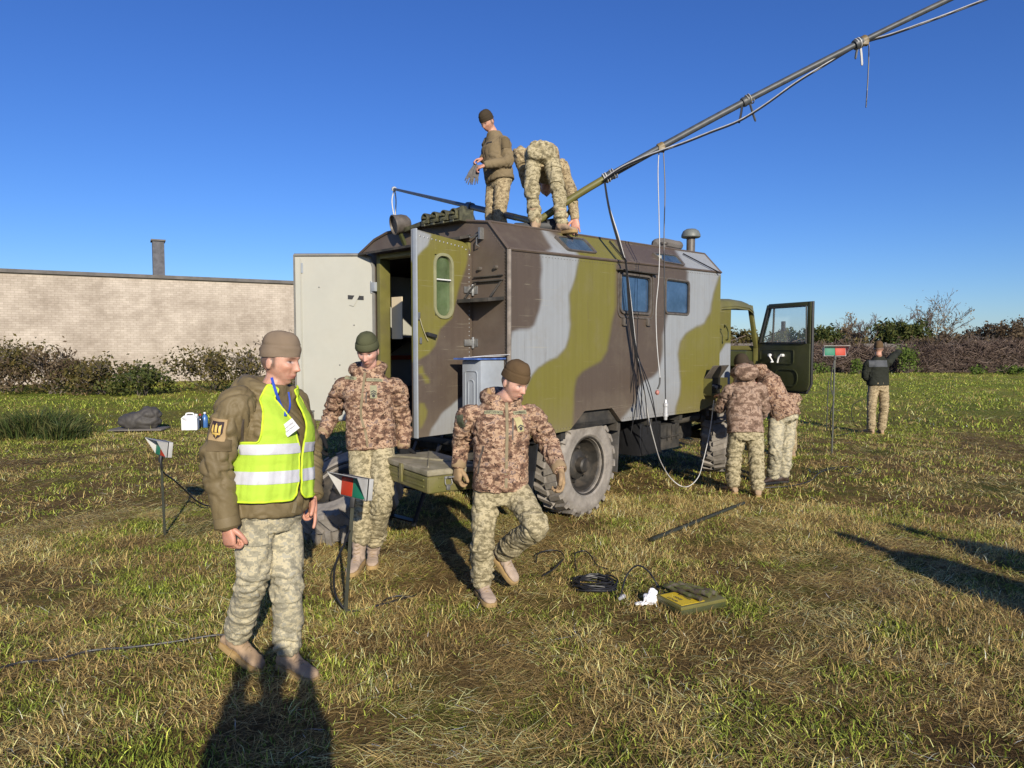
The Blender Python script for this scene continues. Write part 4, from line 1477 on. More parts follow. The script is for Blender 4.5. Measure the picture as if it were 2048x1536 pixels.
tbx.bx(a.x - 0.01, b2.x + 0.03, 0.17, 0.199, (a.z + b2.z) / 2 - 0.005, (a.z + b2.z) / 2 + 0.01)
tbx.build('tool_box', M['dark'], truck, 0.006)
a = side_px(1350, 842, 0.25); b2 = side_px(1385, 832, 0.25)
MB().cyl((a.x, 0.3, a.z), (b2.x, 0.18, b2.z), 0.05, 0.055, 14).cyl((b2.x, 0.18, b2.z), (b2.x + 0.06, 0.15, b2.z - 0.02), 0.075, 0.07, 14).build('air_intake', M['dark'], truck)
MB().cyl((2.1, 1.3, 0.55), (3.0, 1.3, 0.55), 0.22, None, 20).build('fuel_tank', M['dark'], truck)
MB().bx(3.4, 4.0, 0.35, 1.9, 0.5, 0.85).build('gearbox', M['dark'], truck, 0.03)
# rear lamps, step irons and folding ladder
lad = MB()
for w in (0.78, 1.1):
    lad.bar((-0.03, w, 0.88), (-0.40, w, 0.10), 0.035, 0.02)
for t in (0.3, 0.62, 0.95):
    lad.bar((-0.03 - 0.37 * t, 0.78, 0.88 - 0.78 * t), (-0.03 - 0.37 * t, 1.1, 0.88 - 0.78 * t), 0.07, 0.015)
lad.build('folding_ladder', M['black'], truck)
MB().bx(-0.09, -0.002, 0.5, 1.7, 0.80, 0.855).build('rear_bumper', M['black'], truck, 0.008)
# folding step on the rear wall
st = MB()
st.prism([(-0.002, 0.42, 2.08), (-0.002, 0.05, 2.08), (-0.2, 0.05, 2.06), (-0.2, 0.42, 2.06)], (0, 0, 0.03))
st.bar((-0.002, 0.38, 2.25), (-0.15, 0.38, 2.1), 0.02, 0.008)
st.bar((-0.002, 0.08, 2.25), (-0.15, 0.08, 2.1), 0.02, 0.008)
st.bar((-0.015, 0.06, 2.25), (-0.015, 0.4, 2.25), 0.03, 0.012)
st.bar((-0.012, 0.06, 2.29), (-0.012, 0.4, 2.29), 0.02, 0.01)
st.build('folding_step', M['dark'], truck, 0.003)
for w, z in ((0.14, 2.36), (0.33, 2.36)):
    MB().cyl((-0.001, w, z), (-0.03, w, z), 0.02, 0.014, 10).build('bolt', M['seal_trim'], truck)
hkm = MB().box((-0.025, 0.3, 2.66), (0.05, 0.02, 0.1)).tube([(-0.02, 0.33, 2.64), (-0.05, 0.33, 2.62), (-0.05, 0.33, 2.56), (-0.02, 0.33, 2.55)], 0.006, 5)
hkm.tube(catmull([(-0.03, 0.45, 2.66), (-0.04, 0.40, 2.63), (-0.03, 0.33, 2.66)], 4), 0.007, 5)
hkm.build('hook', M['steel'], truck)
# rivet lines on the rear wall
rv = MB()
for k in range(60):
    z = 0.95 + k * 0.026
    rv.ell((-0.001, 0.045, z), (0.004, 0.005, 0.005), None, 5, 3)
for k in range(9):
    t = k / 8
    rv.ell((-0.001, 0.05 + 0.17 * t, 2.49 + 0.19 * t), (0.004, 0.005, 0.005), None, 5, 3)
for k in range(90):
    s = 0.05 + k * 0.0445
    rv.ell((s, -0.001, ztop(s) - 0.035), (0.005, 0.004, 0.005), None, 5, 3)
    rv.ell((s, -0.001, zbot(s) + 0.03), (0.005, 0.004, 0.005), None, 5, 3)
o = rv.build('rivets', M['seal_trim'], truck)
o['kind'] = 'stuff'
# grey pressed-metal case on the rear wall
cs = MB().bx(-0.29, -0.003, 0.05, 0.27, 0.98, 1.575)
cso = cs.build('equipment_case', M['grey'], truck, 0.012)
for k, (w, h) in enumerate(((0.15, 0.42), (0.075, 0.27))):
    mb = MB()
    ring(mb, rrect(0.16, 1.28, w, h, 0.03), rrect(0.16, 1.28, w - 0.02, h - 0.02, 0.022), lambda x, z, kk: (-0.298 + kk, x, z), 0.009)
    mb.build('pressed_rib', M['grey'], cso, 0.003)
# searchlight and clamp rack on the rear roof edge
sl = Vector((-0.06, 1.33, 2.85))
sax = Vector((-0.93, 0.32, -0.22)).normalized()
mb = MB().lathe(sl, sax, [(0.0, -0.10), (0.045, -0.095), (0.072, -0.07), (0.088, -0.02), (0.09, 0.05), (0.096, 0.055), (0.096, 0.072), (0.087, 0.073), (0.082, 0.05)], 28)
slo = mb.build('searchlight', M['seal_trim'], truck)
mb = MB().lathe(sl, sax, [(0.0, 0.03), (0.055, 0.036), (0.084, 0.046)], 24)
mb.build('lamp_glass', glass_dark('dull_lamp_glass', (0.05, 0.055, 0.06), 0.1), slo)
MB().bar(sl + V(0, 0, -0.09), sl + V(0.06, 0, -0.2), 0.03, 0.03).build('lamp_bracket', M['olive_dark'], slo)
rk = MB().bar((-0.05, 1.26, 2.785), (-0.02, 0.5, 2.9), 0.05, 0.04)
rk.bx(-0.09, 0.08, 0.5, 1.0, 2.785, 2.7955)
rk.bx(-0.09, 0.08, 0.49, 0.51, 2.785, 2.895)
for k in range(4):
    w = 0.57 + k * 0.125
    rk.bx(-0.1, -0.075, w - 0.045, w + 0.045, 2.805, 2.8355)
    rk.lathe((-0.1, w, 2.855), (-1, 0, 0), [(0.045, -0.1), (0.045, 0.0), (0.035, 0.005), (0.03, -0.03), (0.012, -0.03), (0.012, 0.02), (0.0, 0.022)], 14)
    rk.bar((-0.12, w - 0.03, 2.785), (-0.1, w + 0.035, 2.79), 0.012, 0.02)
rk.build('clamp_rack', mkmat('clamp_green', (0.085, 0.082, 0.045), 0.6, 16, 0.5, 0.2, dirt=(0.02, 0.02, 0.015), dirt_amt=0.8, dscale=14), truck, 0.003)
MB().bx(0.0, 0.3, 0.6, 1.25, 2.80, 2.835).build('roof_plank', M['brown'], truck, 0.005)
# roof fittings at the front
vp = Vector((4.0 - 0.02, 0.40, 2.87))
mb = MB().lathe(vp, (0, 0, 1), [(0.055, -0.05), (0.055, 0.24), (0.05, 0.25)], 20)
vo = mb.build('vent_pipe', M['seal_trim'], truck)
mb = MB().lathe(vp, (0, 0, 1), [(0.11, 0.21), (0.122, 0.22), (0.12, 0.25), (0.1, 0.295), (0.06, 0.32), (0.0, 0.325)], 28)
mb.build('vent_cap', mkmat('grey_green_cap', (0.14, 0.15, 0.135), 0.15, 10, 0.5, 0.05), vo)
mb = MB().lathe((3.22, 0.36, 2.85), (0, 0, 1), [(0.03, -0.02), (0.03, 0.06), (0.05, 0.065), (0.05, 0.085), (0.0, 0.09)], 14)
mb.build('roof_stub', M['seal_trim'], truck)
mb = MB().tube(catmull([(3.25, 0.5, 2.93), (3.5, 0.55, 2.98), (3.75, 0.5, 2.97), (3.95, 0.55, 2.99)], 4), [0.03] + [0.06] * 11 + [0.05], 10)
mb.build('rolled_tarpaulin', M['concrete'], truck)
for (s, w, l) in ((2.0, 0.5, 0.3), (2.55, 0.45, 0.18)):
    MB().bx(s, s + l, w, w + 0.12, 2.84, 2.885).build('roof_batten', M['olive_dark'], truck, 0.005)
# open connector box on the side
a, b2 = side_px(1407, 757), side_px(1438, 786)
cb = MB()
cb.bx(a.x, b2.x, -0.11, -0.1, b2.z, b2.z + 0.02)
cb.bx(a.x, a.x + 0.012, -0.11, -0.001, b2.z, a.z)
cb.bx(b2.x - 0.012, b2.x, -0.11, -0.001, b2.z, a.z)
cb.bx(a.x + .012, b2.x - .012, -0.11, -0.001, b2.z - 0.012, b2.z)
cbo = cb.build('connector_box', M['olive'], truck)
MB().prism([(a.x, -0.005, a.z), (b2.x, -0.005, a.z), (b2.x, -0.12, a.z + 0.16), (a.x, -0.12, a.z + 0.16)], (0, -0.01, -0.004)).build('box_flap', M['seal_trim'], cbo, 0.003)
for k in range(3):
    xx = a.x + (b2.x - a.x) * (0.25 + 0.25 * k)
    MB().cyl((xx, -0.003, (a.z + b2.z) / 2), (xx, -0.08, (a.z + b2.z) / 2 - 0.02), 0.025, None, 10).build('connector', M['steel'] if k % 2 else M['black'], cbo)
MB().bx(a.x + 0.012, b2.x - 0.012, -0.02, -0.002, b2.z + 0.001, a.z).build('box_back', M['black'], cbo, 0, False)

# ---------------------------------------------------------------- cab
CABP = [('grey', [(1430, 720), (1462, 690), (1470, 900), (1430, 900)])]
def cab_col(P):
    W_ = loc2w(P)
    return paint(W_, [('grey', [(1425, 735), (1440, 705), (1452, 688), (1470, 684), (1480, 900), (1425, 900)])], lambda p: p, 2.5, C_GREEN * 0.85)
panel('cab_side', (4.09, 0.06, 0), (1, 0, 0), (0, 0, 1), (0, -1, 0), 0.38, lambda u: 0.98, lambda u: 2.22, 0.04, cab_col, 0.03, [], truck)
MB().bx(4.09, 4.12, 0.1, 2.2, 0.98, 2.21).build('cab_rear_wall', M['olive_dark'], truck, 0, False)
cr = []
for s, dz in ((4.07, -0.03), (4.15, 0.02), (4.6, 0.05), (5.0, 0.04), (5.14, 0.0), (5.2, -0.05)):
    row = []
    for w, k in ((0.04, -0.07), (0.06, -0.01), (0.15, 0.03), (0.5, 0.05), (1.15, 0.06), (1.8, 0.05), (2.15, 0.03), (2.24, -0.01), (2.26, -0.07)):
        row.append(Vector((s, w, 2.235 + dz + k)))
    cr.append(row)
mb = MB().grid(cr)
low = [[p - Vector((0, 0, 0.03)) for p in row] for row in cr]
mb.grid(low)
mb.build('cab_roof', M['olive'], truck, 0, True, 50)
pil = MB()
for w in (0.09, 2.21):
    pil.bar((5.15, w, 2.24), (5.38, w, 1.66), 0.055, 0.06)
    pil.bar((5.38, w, 1.66), (5.42, w, 1.0), 0.06, 0.06)
pil.bar((5.40, 0.12, 1.66), (5.40, 2.18, 1.66), 0.05, 0.06)
pil.bar((5.17, 0.12, 2.23), (5.17, 2.18, 2.23), 0.05, 0.05)
pil.bar((5.28, 1.15, 2.2), (5.39, 1.15, 1.69), 0.03, 0.03)
pil.bar((4.5, 0.085, 2.2), (5.12, 0.085, 2.23), 0.05, 0.05)
pil.build('cab_pillars', M['olive'], truck, 0.006)
MB().bx(5.39, 5.45, 0.12, 2.18, 0.9, 1.63).build('cab_front', M['olive'], truck, 0.01)
MB().bx(4.12, 5.4, 0.1, 2.2, 0.92, 0.98).build('cab_floor', M['dark'], truck, 0, False)
MB().bx(4.3, 5.2, 0.8, 1.5, 0.98, 1.4).build('engine_cover', M['dark'], truck, 0.04)
for w in (0.2, 1.55):
    sb = MB().bx(4.35, 4.8, w, w + 0.5, 1.15, 1.3).bx(4.18, 4.3, w, w + 0.5, 1.25, 1.75)
    sb.build('cab_seat', M['dark'], truck, 0.03)
MB().bx(5.15, 5.385, 0.13, 2.17, 1.4, 1.62).build('dashboard', M['olive_dark'], truck, 0.03)
mb = MB()
c0 = Vector((5.0, 1.75, 1.6)); nn = Vector((-0.5, 0, 0.86)).normalized()
xx_, yy_, _ = frame(nn)
mb.tube([c0 + xx_ * 0.21 * math.cos(t) + yy_ * 0.21 * math.sin(t) for t in np.linspace(0, 2 * math.pi, 25)], 0.014, 6, False)
for t in (0.3, 2.4, 4.5):
    mb.bar(c0, c0 + xx_ * 0.2 * math.cos(t) + yy_ * 0.2 * math.sin(t), 0.02, 0.01)
mb.cyl(c0, c0 - nn * 0.4, 0.02, None, 8)
mb.build('steering_wheel', M['black'], truck)
# far side of the cab: door with window opening
fd = MB().bx(4.12, 5.38, 2.17, 2.21, 0.98, 1.6).bx(4.12, 4.22, 2.17, 2.21, 1.6, 2.2)
fd.build('cab_door', M['olive_dark'], truck, 0.004)
MB().bx(4.1, 5.3, 0.07, 2.23, 0.72, 0.92).build('wheel_arch', M['dark'], truck, 0.02)
MB().tube(catmull([side_px(1449, 655, 0.0), side_px(1450, 650, -0.05), side_px(1456, 662, -0.05), side_px(1456, 678, -0.05), side_px(1452, 680, 0.0)], 4), 0.009, 6).build('grab_handle', M['olive_dark'], truck)
# open right cab door
hinge_p = Vector((5.376, 0.075, 0))
dd = Vector((-0.42, -0.906, 0)).normalized()
dn = Vector((-dd.y, dd.x, 0))
if (TU * dn.x + TV * dn.y).dot(Vector((-0.35, -0.94, 0))) < 0:
    dn = -dn             # inner face, towards the camera
cdoor = thing('cab_door', '', '', (0, 0, 0))
COL.objects.unlink(cdoor); bpy.data.objects.remove(cdoor)
def cd(l, z, k=0.0):
    return hinge_p + dd * l + dn * k + Vector((0, 0, z))
DL = 0.95
zb_, zt_, zw = 1.085, 2.265, 1.72
outl = [cd(0.0, zb_ + 0.16), cd(0.06, zb_ + 0.02), cd(0.13, zb_), cd(DL - 0.1, zb_), cd(DL - 0.03, zb_ + 0.03), cd(DL, zb_ + 0.1), cd(DL, zw), cd(0.0, zw)]
cdo = MB().prism(outl, -dn * 0.06).build('cab_door', M['olive_dark'], truck, 0.008)
cdo['label'] = 'open cab door showing its dark green inner side'
def seg(mb, a, b_, w=0.06, t=0.05):
    mb.bar(a, b_, w, t, dn)
fm = MB()
seg(fm, cd(0.03, zw, -0.03), cd(0.2, zt_ - 0.02, -0.03))
seg(fm, cd(0.2, zt_ - 0.03, -0.03), cd(DL - 0.03, zt_ - 0.03, -0.03))
seg(fm, cd(DL - 0.03, zt_, -0.03), cd(DL - 0.03, zw, -0.03))
fm.build('window_frame', M['olive_dark'], cdo, 0.008)
sl_ = MB()
pts = [cd(0.06, zw + 0.01), cd(0.215, zt_ - 0.06), cd(DL - 0.07, zt_ - 0.06), cd(DL - 0.06, zw + 0.01)]
sl_.tube(pts + [pts[0]], 0.012, 6)
sl_.tube([cd(DL + 0.012, zt_, -0.03), cd(DL + 0.015, zw, -0.03), cd(DL + 0.012, zb_ + 0.1, -0.03), cd(DL - 0.06, zb_ - 0.012, -0.03), cd(0.12, zb_ - 0.012, -0.03)], 0.018, 6)
sl_.tube([cd(0.3, zw), cd(0.315, zt_ - 0.05)], 0.013, 6)
sl_.build('rubber_seal', M['rubber_seal'], cdo)
m, nt, b = new_mat('clear_dusty_glass')
b.inputs['Base Color'].default_value = (0.85, 0.92, 0.9, 1)
b.inputs['Roughness'].default_value = 0.03
b.inputs['Alpha'].default_value = 0.16
M['clear'] = m
MB().prism([cd(0.06, zw, -0.025), cd(0.215, zt_ - 0.05, -0.025), cd(DL - 0.06, zt_ - 0.05, -0.025), cd(DL - 0.05, zw, -0.025)], -dn * 0.005).build('window_pane', M['clear'], cdo, 0, False)
ip = MB()
ring(ip, rrect(0.55, 1.26, 0.42, 0.24, 0.1), rrect(0.55, 1.26, 0.38, 0.2, 0.085), lambda x, z, k: cd(x, z, 0.006 - k), 0.007)
ring(ip, rrect(0.38, 1.54, 0.62, 0.2, 0.04), rrect(0.38, 1.54, 0.595, 0.175, 0.03), lambda x, z, k: cd(x, z, 0.006 - k), 0.007)
ip.build('pressed_rib', M['olive_dark'], cdo, 0.002)
ck = MB().cyl(cd(0.28, 1.56, 0.0), cd(0.28, 1.56, 0.05), 0.02, None, 10).bar(cd(0.28, 1.56, 0.045), cd(0.36, 1.47, 0.05), 0.02, 0.01).cyl(cd(0.36, 1.47, 0.045), cd(0.36, 1.47, 0.085), 0.012, None, 8)
ck.build('window_crank', M['white'], cdo)
ck = MB().cyl(cd(0.5, 1.56, 0.0), cd(0.5, 1.56, 0.04), 0.02, None, 10).tube(catmull([cd(0.5, 1.57, 0.04), cd(0.46, 1.53, 0.045), cd(0.44, 1.46, 0.045)], 4), 0.011, 6)
ck.build('door_handle', M['white'], cdo)
MB().ell(cd(0.28, 1.55, 0.006), (0.05, 0.05, 0.05), Matrix((dd, Vector((0, 0, 1)), dn * 0.2)).transposed(), 14, 8).build('crank_plate', M['black'], cdo)
mr_ = MB()
mr_.prism([cd(0.24, 1.89, -0.2), cd(0.30, 1.89, -0.2), cd(0.30, 2.03, -0.2), cd(0.24, 2.03, -0.2)], -dn * 0.03)
mr_.bar(cd(0.05, 1.8, -0.05), cd(0.25, 1.9, -0.2), 0.014, 0.014)
mr_.build('wing_mirror', M['black'], truck, 0.02)
# ================================================================== people
def camo_mat(name, cols, px=0.011, sc=7.0, speck=(0.05, 0.03, 0.025), speck_amt=0.0, rough=0.85, pos=(0.40, 0.5, 0.60), weave=0.25):
    m, nt, b = new_mat(name)
    tc = N(nt, 'ShaderNodeTexCoord')
    mp = N(nt, 'ShaderNodeMapping')
    mp.inputs['Scale'].default_value = (1 / px,) * 3
    nt.links.new(tc.outputs['Object'], mp.inputs[0])
    fl_ = N(nt, 'ShaderNodeVectorMath', operation='FLOOR')
    nt.links.new(mp.outputs[0], fl_.inputs[0])
    m2 = N(nt, 'ShaderNodeMapping')
    m2.inputs['Scale'].default_value = (px * 0.8, px * 0.8, px * 1.35)
    nt.links.new(fl_.outputs[0], m2.inputs[0])
    n1 = noise_node(nt, sc, 4, 0.62, m2.outputs[0])
    rp1 = ramp(nt, [(0.0, cols[0]), (pos[0], cols[1]), (pos[1], cols[2]), (pos[2], cols[3])], 'CONSTANT')
    nt.links.new(n1.outputs[0], rp1.inputs[0])
    out = rp1.outputs[0]
    if speck_amt > 0:
        n2 = noise_node(nt, sc * 2.2, 3, 0.6, m2.outputs[0])
        r2 = ramp(nt, [(0.0, (0, 0, 0)), (1 - speck_amt, (1, 1, 1))], 'CONSTANT')
        nt.links.new(n2.outputs[0], r2.inputs[0])
        out = mixc(nt, r2.outputs[0], out, speck)
    n3 = noise_node(nt, 3.0, 4, 0.6, tc.outputs['Object'])
    r3 = ramp(nt, [(0.3, (0.86,) * 3), (0.7, (1.1,) * 3)])
    nt.links.new(n3.outputs[0], r3.inputs[0])
    out = mixc(nt, 1.0, out, r3.outputs[0], 'MULTIPLY')
    nt.links.new(out, b.inputs['Base Color'])
    b.inputs['Roughness'].default_value = rough
    b.inputs['Specular IOR Level'].default_value = 0.15
    n4 = noise_node(nt, 22, 3, 0.6, tc.outputs['Object'], 0.5)
    bump_to(nt, b, n4.outputs[0], weave, 0.012)
    return m
PINK = [(0.085, 0.05, 0.036), (0.18, 0.105, 0.07), (0.395, 0.265, 0.175), (0.205, 0.145, 0.122)]
M['camo_pink'] = camo_mat('pink_brown_pixel_camo', PINK, 0.006, 24.0, (0.03, 0.018, 0.014), 0.375)
M['camo_mauve'] = camo_mat('mauve_brown_pixel_camo', [(0.105, 0.066, 0.046), (0.17, 0.11, 0.078), (0.32, 0.225, 0.165), (0.21, 0.15, 0.115)], 0.009, 16.0, (0.06, 0.04, 0.03), 0.34)
M['camo_sand'] = camo_mat('sand_grey_pixel_camo', [(0.235, 0.215, 0.155), (0.30, 0.275, 0.2), (0.46, 0.405, 0.27), (0.34, 0.32, 0.25)], 0.006, 25.0)
M['camo_olive'] = camo_mat('olive_sand_pixel_camo', [(0.165, 0.138, 0.08), (0.24, 0.205, 0.122), (0.42, 0.36, 0.225), (0.31, 0.268, 0.17)], 0.006, 28.0)
M['camo_tan'] = camo_mat('tan_pixel_camo', [(0.19, 0.145, 0.085), (0.29, 0.225, 0.13), (0.40, 0.32, 0.19), (0.24, 0.18, 0.11)], 0.008, 21.0, (0.07, 0.045, 0.03), 0.36)
M['olive_cloth'] = mkmat('olive_drab_nylon', (0.155, 0.118, 0.06), 0.12, 4, 0.6, 0.3, 25, spec=0.25, bdist=0.01)
M['fleece'] = mkmat('olive_brown_fleece', (0.19, 0.145, 0.085), 0.12, 6, 0.95, 0.4, 120, spec=0.1)
M['fleece_dark'] = mkmat('darker_fleece_panel', (0.13, 0.098, 0.055), 0.12, 6, 0.9, 0.3, 120, spec=0.1)
M['sweater'] = mkmat('dark_olive_sweater', (0.026, 0.028, 0.022), 0.2, 8, 0.9, 0.3, 80, spec=0.1)
M['yoke'] = mkmat('slate_shoulder_patch', (0.05, 0.055, 0.062), 0.2, 8, 0.7, 0.2, 80)
M['hat_tan'] = mkmat('taupe_fleece_hat', (0.2, 0.15, 0.105), 0.08, 6, 0.95, 0.25, 150, spec=0.1)
M['hat_olive'] = mkmat('olive_fleece_hat', (0.075, 0.078, 0.042), 0.1, 6, 0.95, 0.25, 150, spec=0.1)
M['hat_brown'] = mkmat('brown_fleece_hat', (0.105, 0.068, 0.036), 0.1, 6, 0.95, 0.25, 150, spec=0.1)
M['hat_dark'] = mkmat('dark_brown_hat', (0.05, 0.038, 0.025), 0.1, 6, 0.95, 0.25, 150, spec=0.1)
M['boot_tan'] = mkmat('tan_suede_boot', (0.36, 0.25, 0.155), 0.2, 14, 0.9, 0.3, 60, dirt=(0.2, 0.14, 0.09), dirt_amt=0.6, dscale=12)
M['boot_grey'] = mkmat('dusty_beige_boot', (0.38, 0.29, 0.22), 0.15, 14, 0.9, 0.3, 60, dirt=(0.25, 0.18, 0.13), dirt_amt=0.6, dscale=12)
M['boot_dark'] = mkmat('dark_brown_boot', (0.05, 0.032, 0.024), 0.2, 14, 0.6, 0.3, 60)
M['sole'] = mkmat('gum_sole', (0.33, 0.22, 0.09), 0.2, 14, 0.8, 0.2, 60)
M['glove_black'] = mkmat('black_knit_glove', (0.014, 0.014, 0.015), 0.2, 30, 0.9, 0.3, 150, spec=0.15)
M['glove_tan'] = mkmat('tan_work_glove', (0.30, 0.2, 0.105), 0.3, 25, 0.85, 0.3, 90)
M['vest'] = mkmat('hi_vis_yellow_mesh', (0.40, 0.57, 0.055), 0.05, 3, 0.75, 0.35, 22, spec=0.15, bdist=0.01)
M["vest_edge"] = mkmat("hi_vis_edging", (0.52, 0.68, 0.04), 0.04, 3, 0.6, 0.05, 60, spec=0.15)
M['reflect'] = mkmat('silver_reflective_tape', (0.52, 0.52, 0.55), 0.06, 12, 0.45, 0.3, 40)
M['cuff'] = mkmat('tan_elastic_cuff', (0.27, 0.19, 0.105), 0.15, 20, 0.9, 0.2, 120)
M['zip'] = mkmat('khaki_zip_tape', (0.2, 0.16, 0.09), 0.1, 30, 0.7, 0.1, 100)
M['zip_dark'] = mkmat('dark_zip', (0.09, 0.07, 0.055), 0.1, 30, 0.6, 0.1, 100)
M['lining'] = mkmat('tan_fleece_lining', (0.3, 0.19, 0.09), 0.15, 12, 0.95, 0.3, 90)
M['blue'] = mkmat('blue_lanyard', (0.02, 0.06, 0.42), 0.1, 20, 0.6, 0.05)
M['card'] = mkmat('white_card', (0.7, 0.7, 0.72), 0.02, 5, 0.5, 0.0)
M['print'] = mkmat('dark_print', (0.03, 0.03, 0.03), 0.1, 5, 0.7, 0.0)
M['tape_green'] = mkmat('sage_name_tape', (0.26, 0.25, 0.15), 0.1, 30, 0.8, 0.1)
M['patch_sand'] = mkmat('sand_rank_patch', (0.40, 0.35, 0.17), 0.1, 30, 0.8, 0.1)
M['patch_tan'] = mkmat('tan_sleeve_patch', (0.34, 0.235, 0.115), 0.06, 30, 0.8, 0.1)
M['patch_dark'] = mkmat('dark_plum_embroidery', (0.028, 0.014, 0.018), 0.1, 30, 0.8, 0.1)
M['gold'] = mkmat('gold_embroidery', (0.62, 0.42, 0.11), 0.1, 40, 0.6, 0.1)
M['flag_dark'] = mkmat('dark_green_flag_patch', (0.06, 0.07, 0.04), 0.5, 40, 0.8, 0.1)

def skin_mat():
    m, nt, b = new_mat('skin')
    tc = N(nt, 'ShaderNodeTexCoord')
    a = N(nt, 'ShaderNodeAttribute', attribute_name='Col')
    n1 = noise_node(nt, 45, 4, 0.6, tc.outputs['Object'])
    r1 = ramp(nt, [(0.3, (0.9, 0.86, 0.85)), (0.7, (1.07, 1.06, 1.06))])
    nt.links.new(n1.outputs[0], r1.inputs[0])
    c = mixc(nt, 1.0, a.outputs['Color'], r1.outputs[0], 'MULTIPLY')
    nt.links.new(c, b.inputs['Base Color'])
    b.inputs['Roughness'].default_value = 0.5
    b.inputs['Subsurface Weight'].default_value = 0.12
    b.inputs['Subsurface Radius'].default_value = (0.01, 0.004, 0.002)
    b.inputs['Subsurface Scale'].default_value = 0.4
    bump_to(nt, b, n1.outputs[0], 0.12, 0.004)
    return m
M['skin'] = skin_mat()

def voxel(mb, vox, smooth=6, fac=0.5):
    me = mb.mesh('tmp')
    ob = bpy.data.objects.new('tmp', me)
    COL.objects.link(ob)
    md = ob.modifiers.new('r', 'REMESH')
    md.mode = 'VOXEL'
    md.voxel_size = vox
    md.adaptivity = 0
    ms = ob.modifiers.new('s', 'SMOOTH')
    ms.factor = fac
    ms.iterations = smooth
    dg = bpy.context.evaluated_depsgraph_get()
    out = bpy.data.meshes.new_from_object(ob.evaluated_get(dg))
    bpy.data.objects.remove(ob)
    bpy.data.meshes.remove(me)
    return out

def interp_tube(mb, pts, radii, n=16, sub=5, flat=None):
    P = catmull(pts, sub)
    t = np.linspace(0, len(pts) - 1, len(P))
    rr = np.interp(t, np.arange(len(pts)), radii)
    # rounded ends
    P2 = [P[0] - (P[1] - P[0]).normalized() * rr[0] * 0.5] + P + [P[-1] + (P[-1] - P[-2]).normalized() * rr[-1] * 0.35]
    r2 = [rr[0] * 0.6] + list(rr) + [rr[-1] * 0.75]
    mb.tube(P2, r2, n)
    return P

def ering(c, l, f, a, b_, n=28, e=0.85):
    out = []
    for i in range(n):
        t = 2 * math.pi * i / n
        ct, st = math.cos(t), math.sin(t)
        out.append(c + l * (a * math.copysign(abs(ct) ** e, ct)) + f * (b_ * math.copysign(abs(st) ** e, st)))
    return out

def folds(me, bones, seed, base=0.004, joint=0.012, freq=26, joints=(), jr=0.11, fine=0.002):
    P = get_co(me)
    Nn = get_no(me)
    best = np.full(len(P), 1e9)
    D = np.zeros_like(P)
    rel = np.zeros(len(P))
    for (a, b_, r) in bones:
        a, b_ = np.array(a), np.array(b_)
        ab = b_ - a
        L2 = ab @ ab
        t = np.clip(((P - a) @ ab) / L2, 0, 1)
        d = np.linalg.norm(P - (a + t[:, None] * ab), axis=1) - r
        k = d < best
        best[k] = d[k]
        D[k] = ab / math.sqrt(L2)
    al = (P * D).sum(1)
    perp = P - D * al[:, None]
    q = perp * 4.2 + D * (al * freq * 0.55)[:, None] + seed * 3.7
    # twist so folds run diagonally
    q += np.stack([perp[:, 2], perp[:, 0], perp[:, 1]], 1) * 9
    q += D * (perp @ np.array([7.0, 4.0, 3.0]))[:, None] * np.sign(pnoise(P * 1.7 + seed))[:, None] * 0.0
    q += 0.8 * np.stack([pnoise(P * 6 + 3), pnoise(P * 6 + 13), pnoise(P * 6 + 23)], 1)
    n1 = np.abs(pnoise(q))
    n2 = np.abs(pnoise(q * 2.1 + 11))
    amp = np.full(len(P), base)
    for j in joints:
        d = np.linalg.norm(P - np.array(j), axis=1)
        amp += joint * np.exp(-(d / jr) ** 2)
    big = pnoise(P * 5 + seed)
    disp = amp * (1.9 * np.minimum(n1, 0.42) / 0.42 * 0.55 - 0.55 + 0.7 * n2) + fine * 2 * big
    put_co(me, P + Nn * disp[:, None])

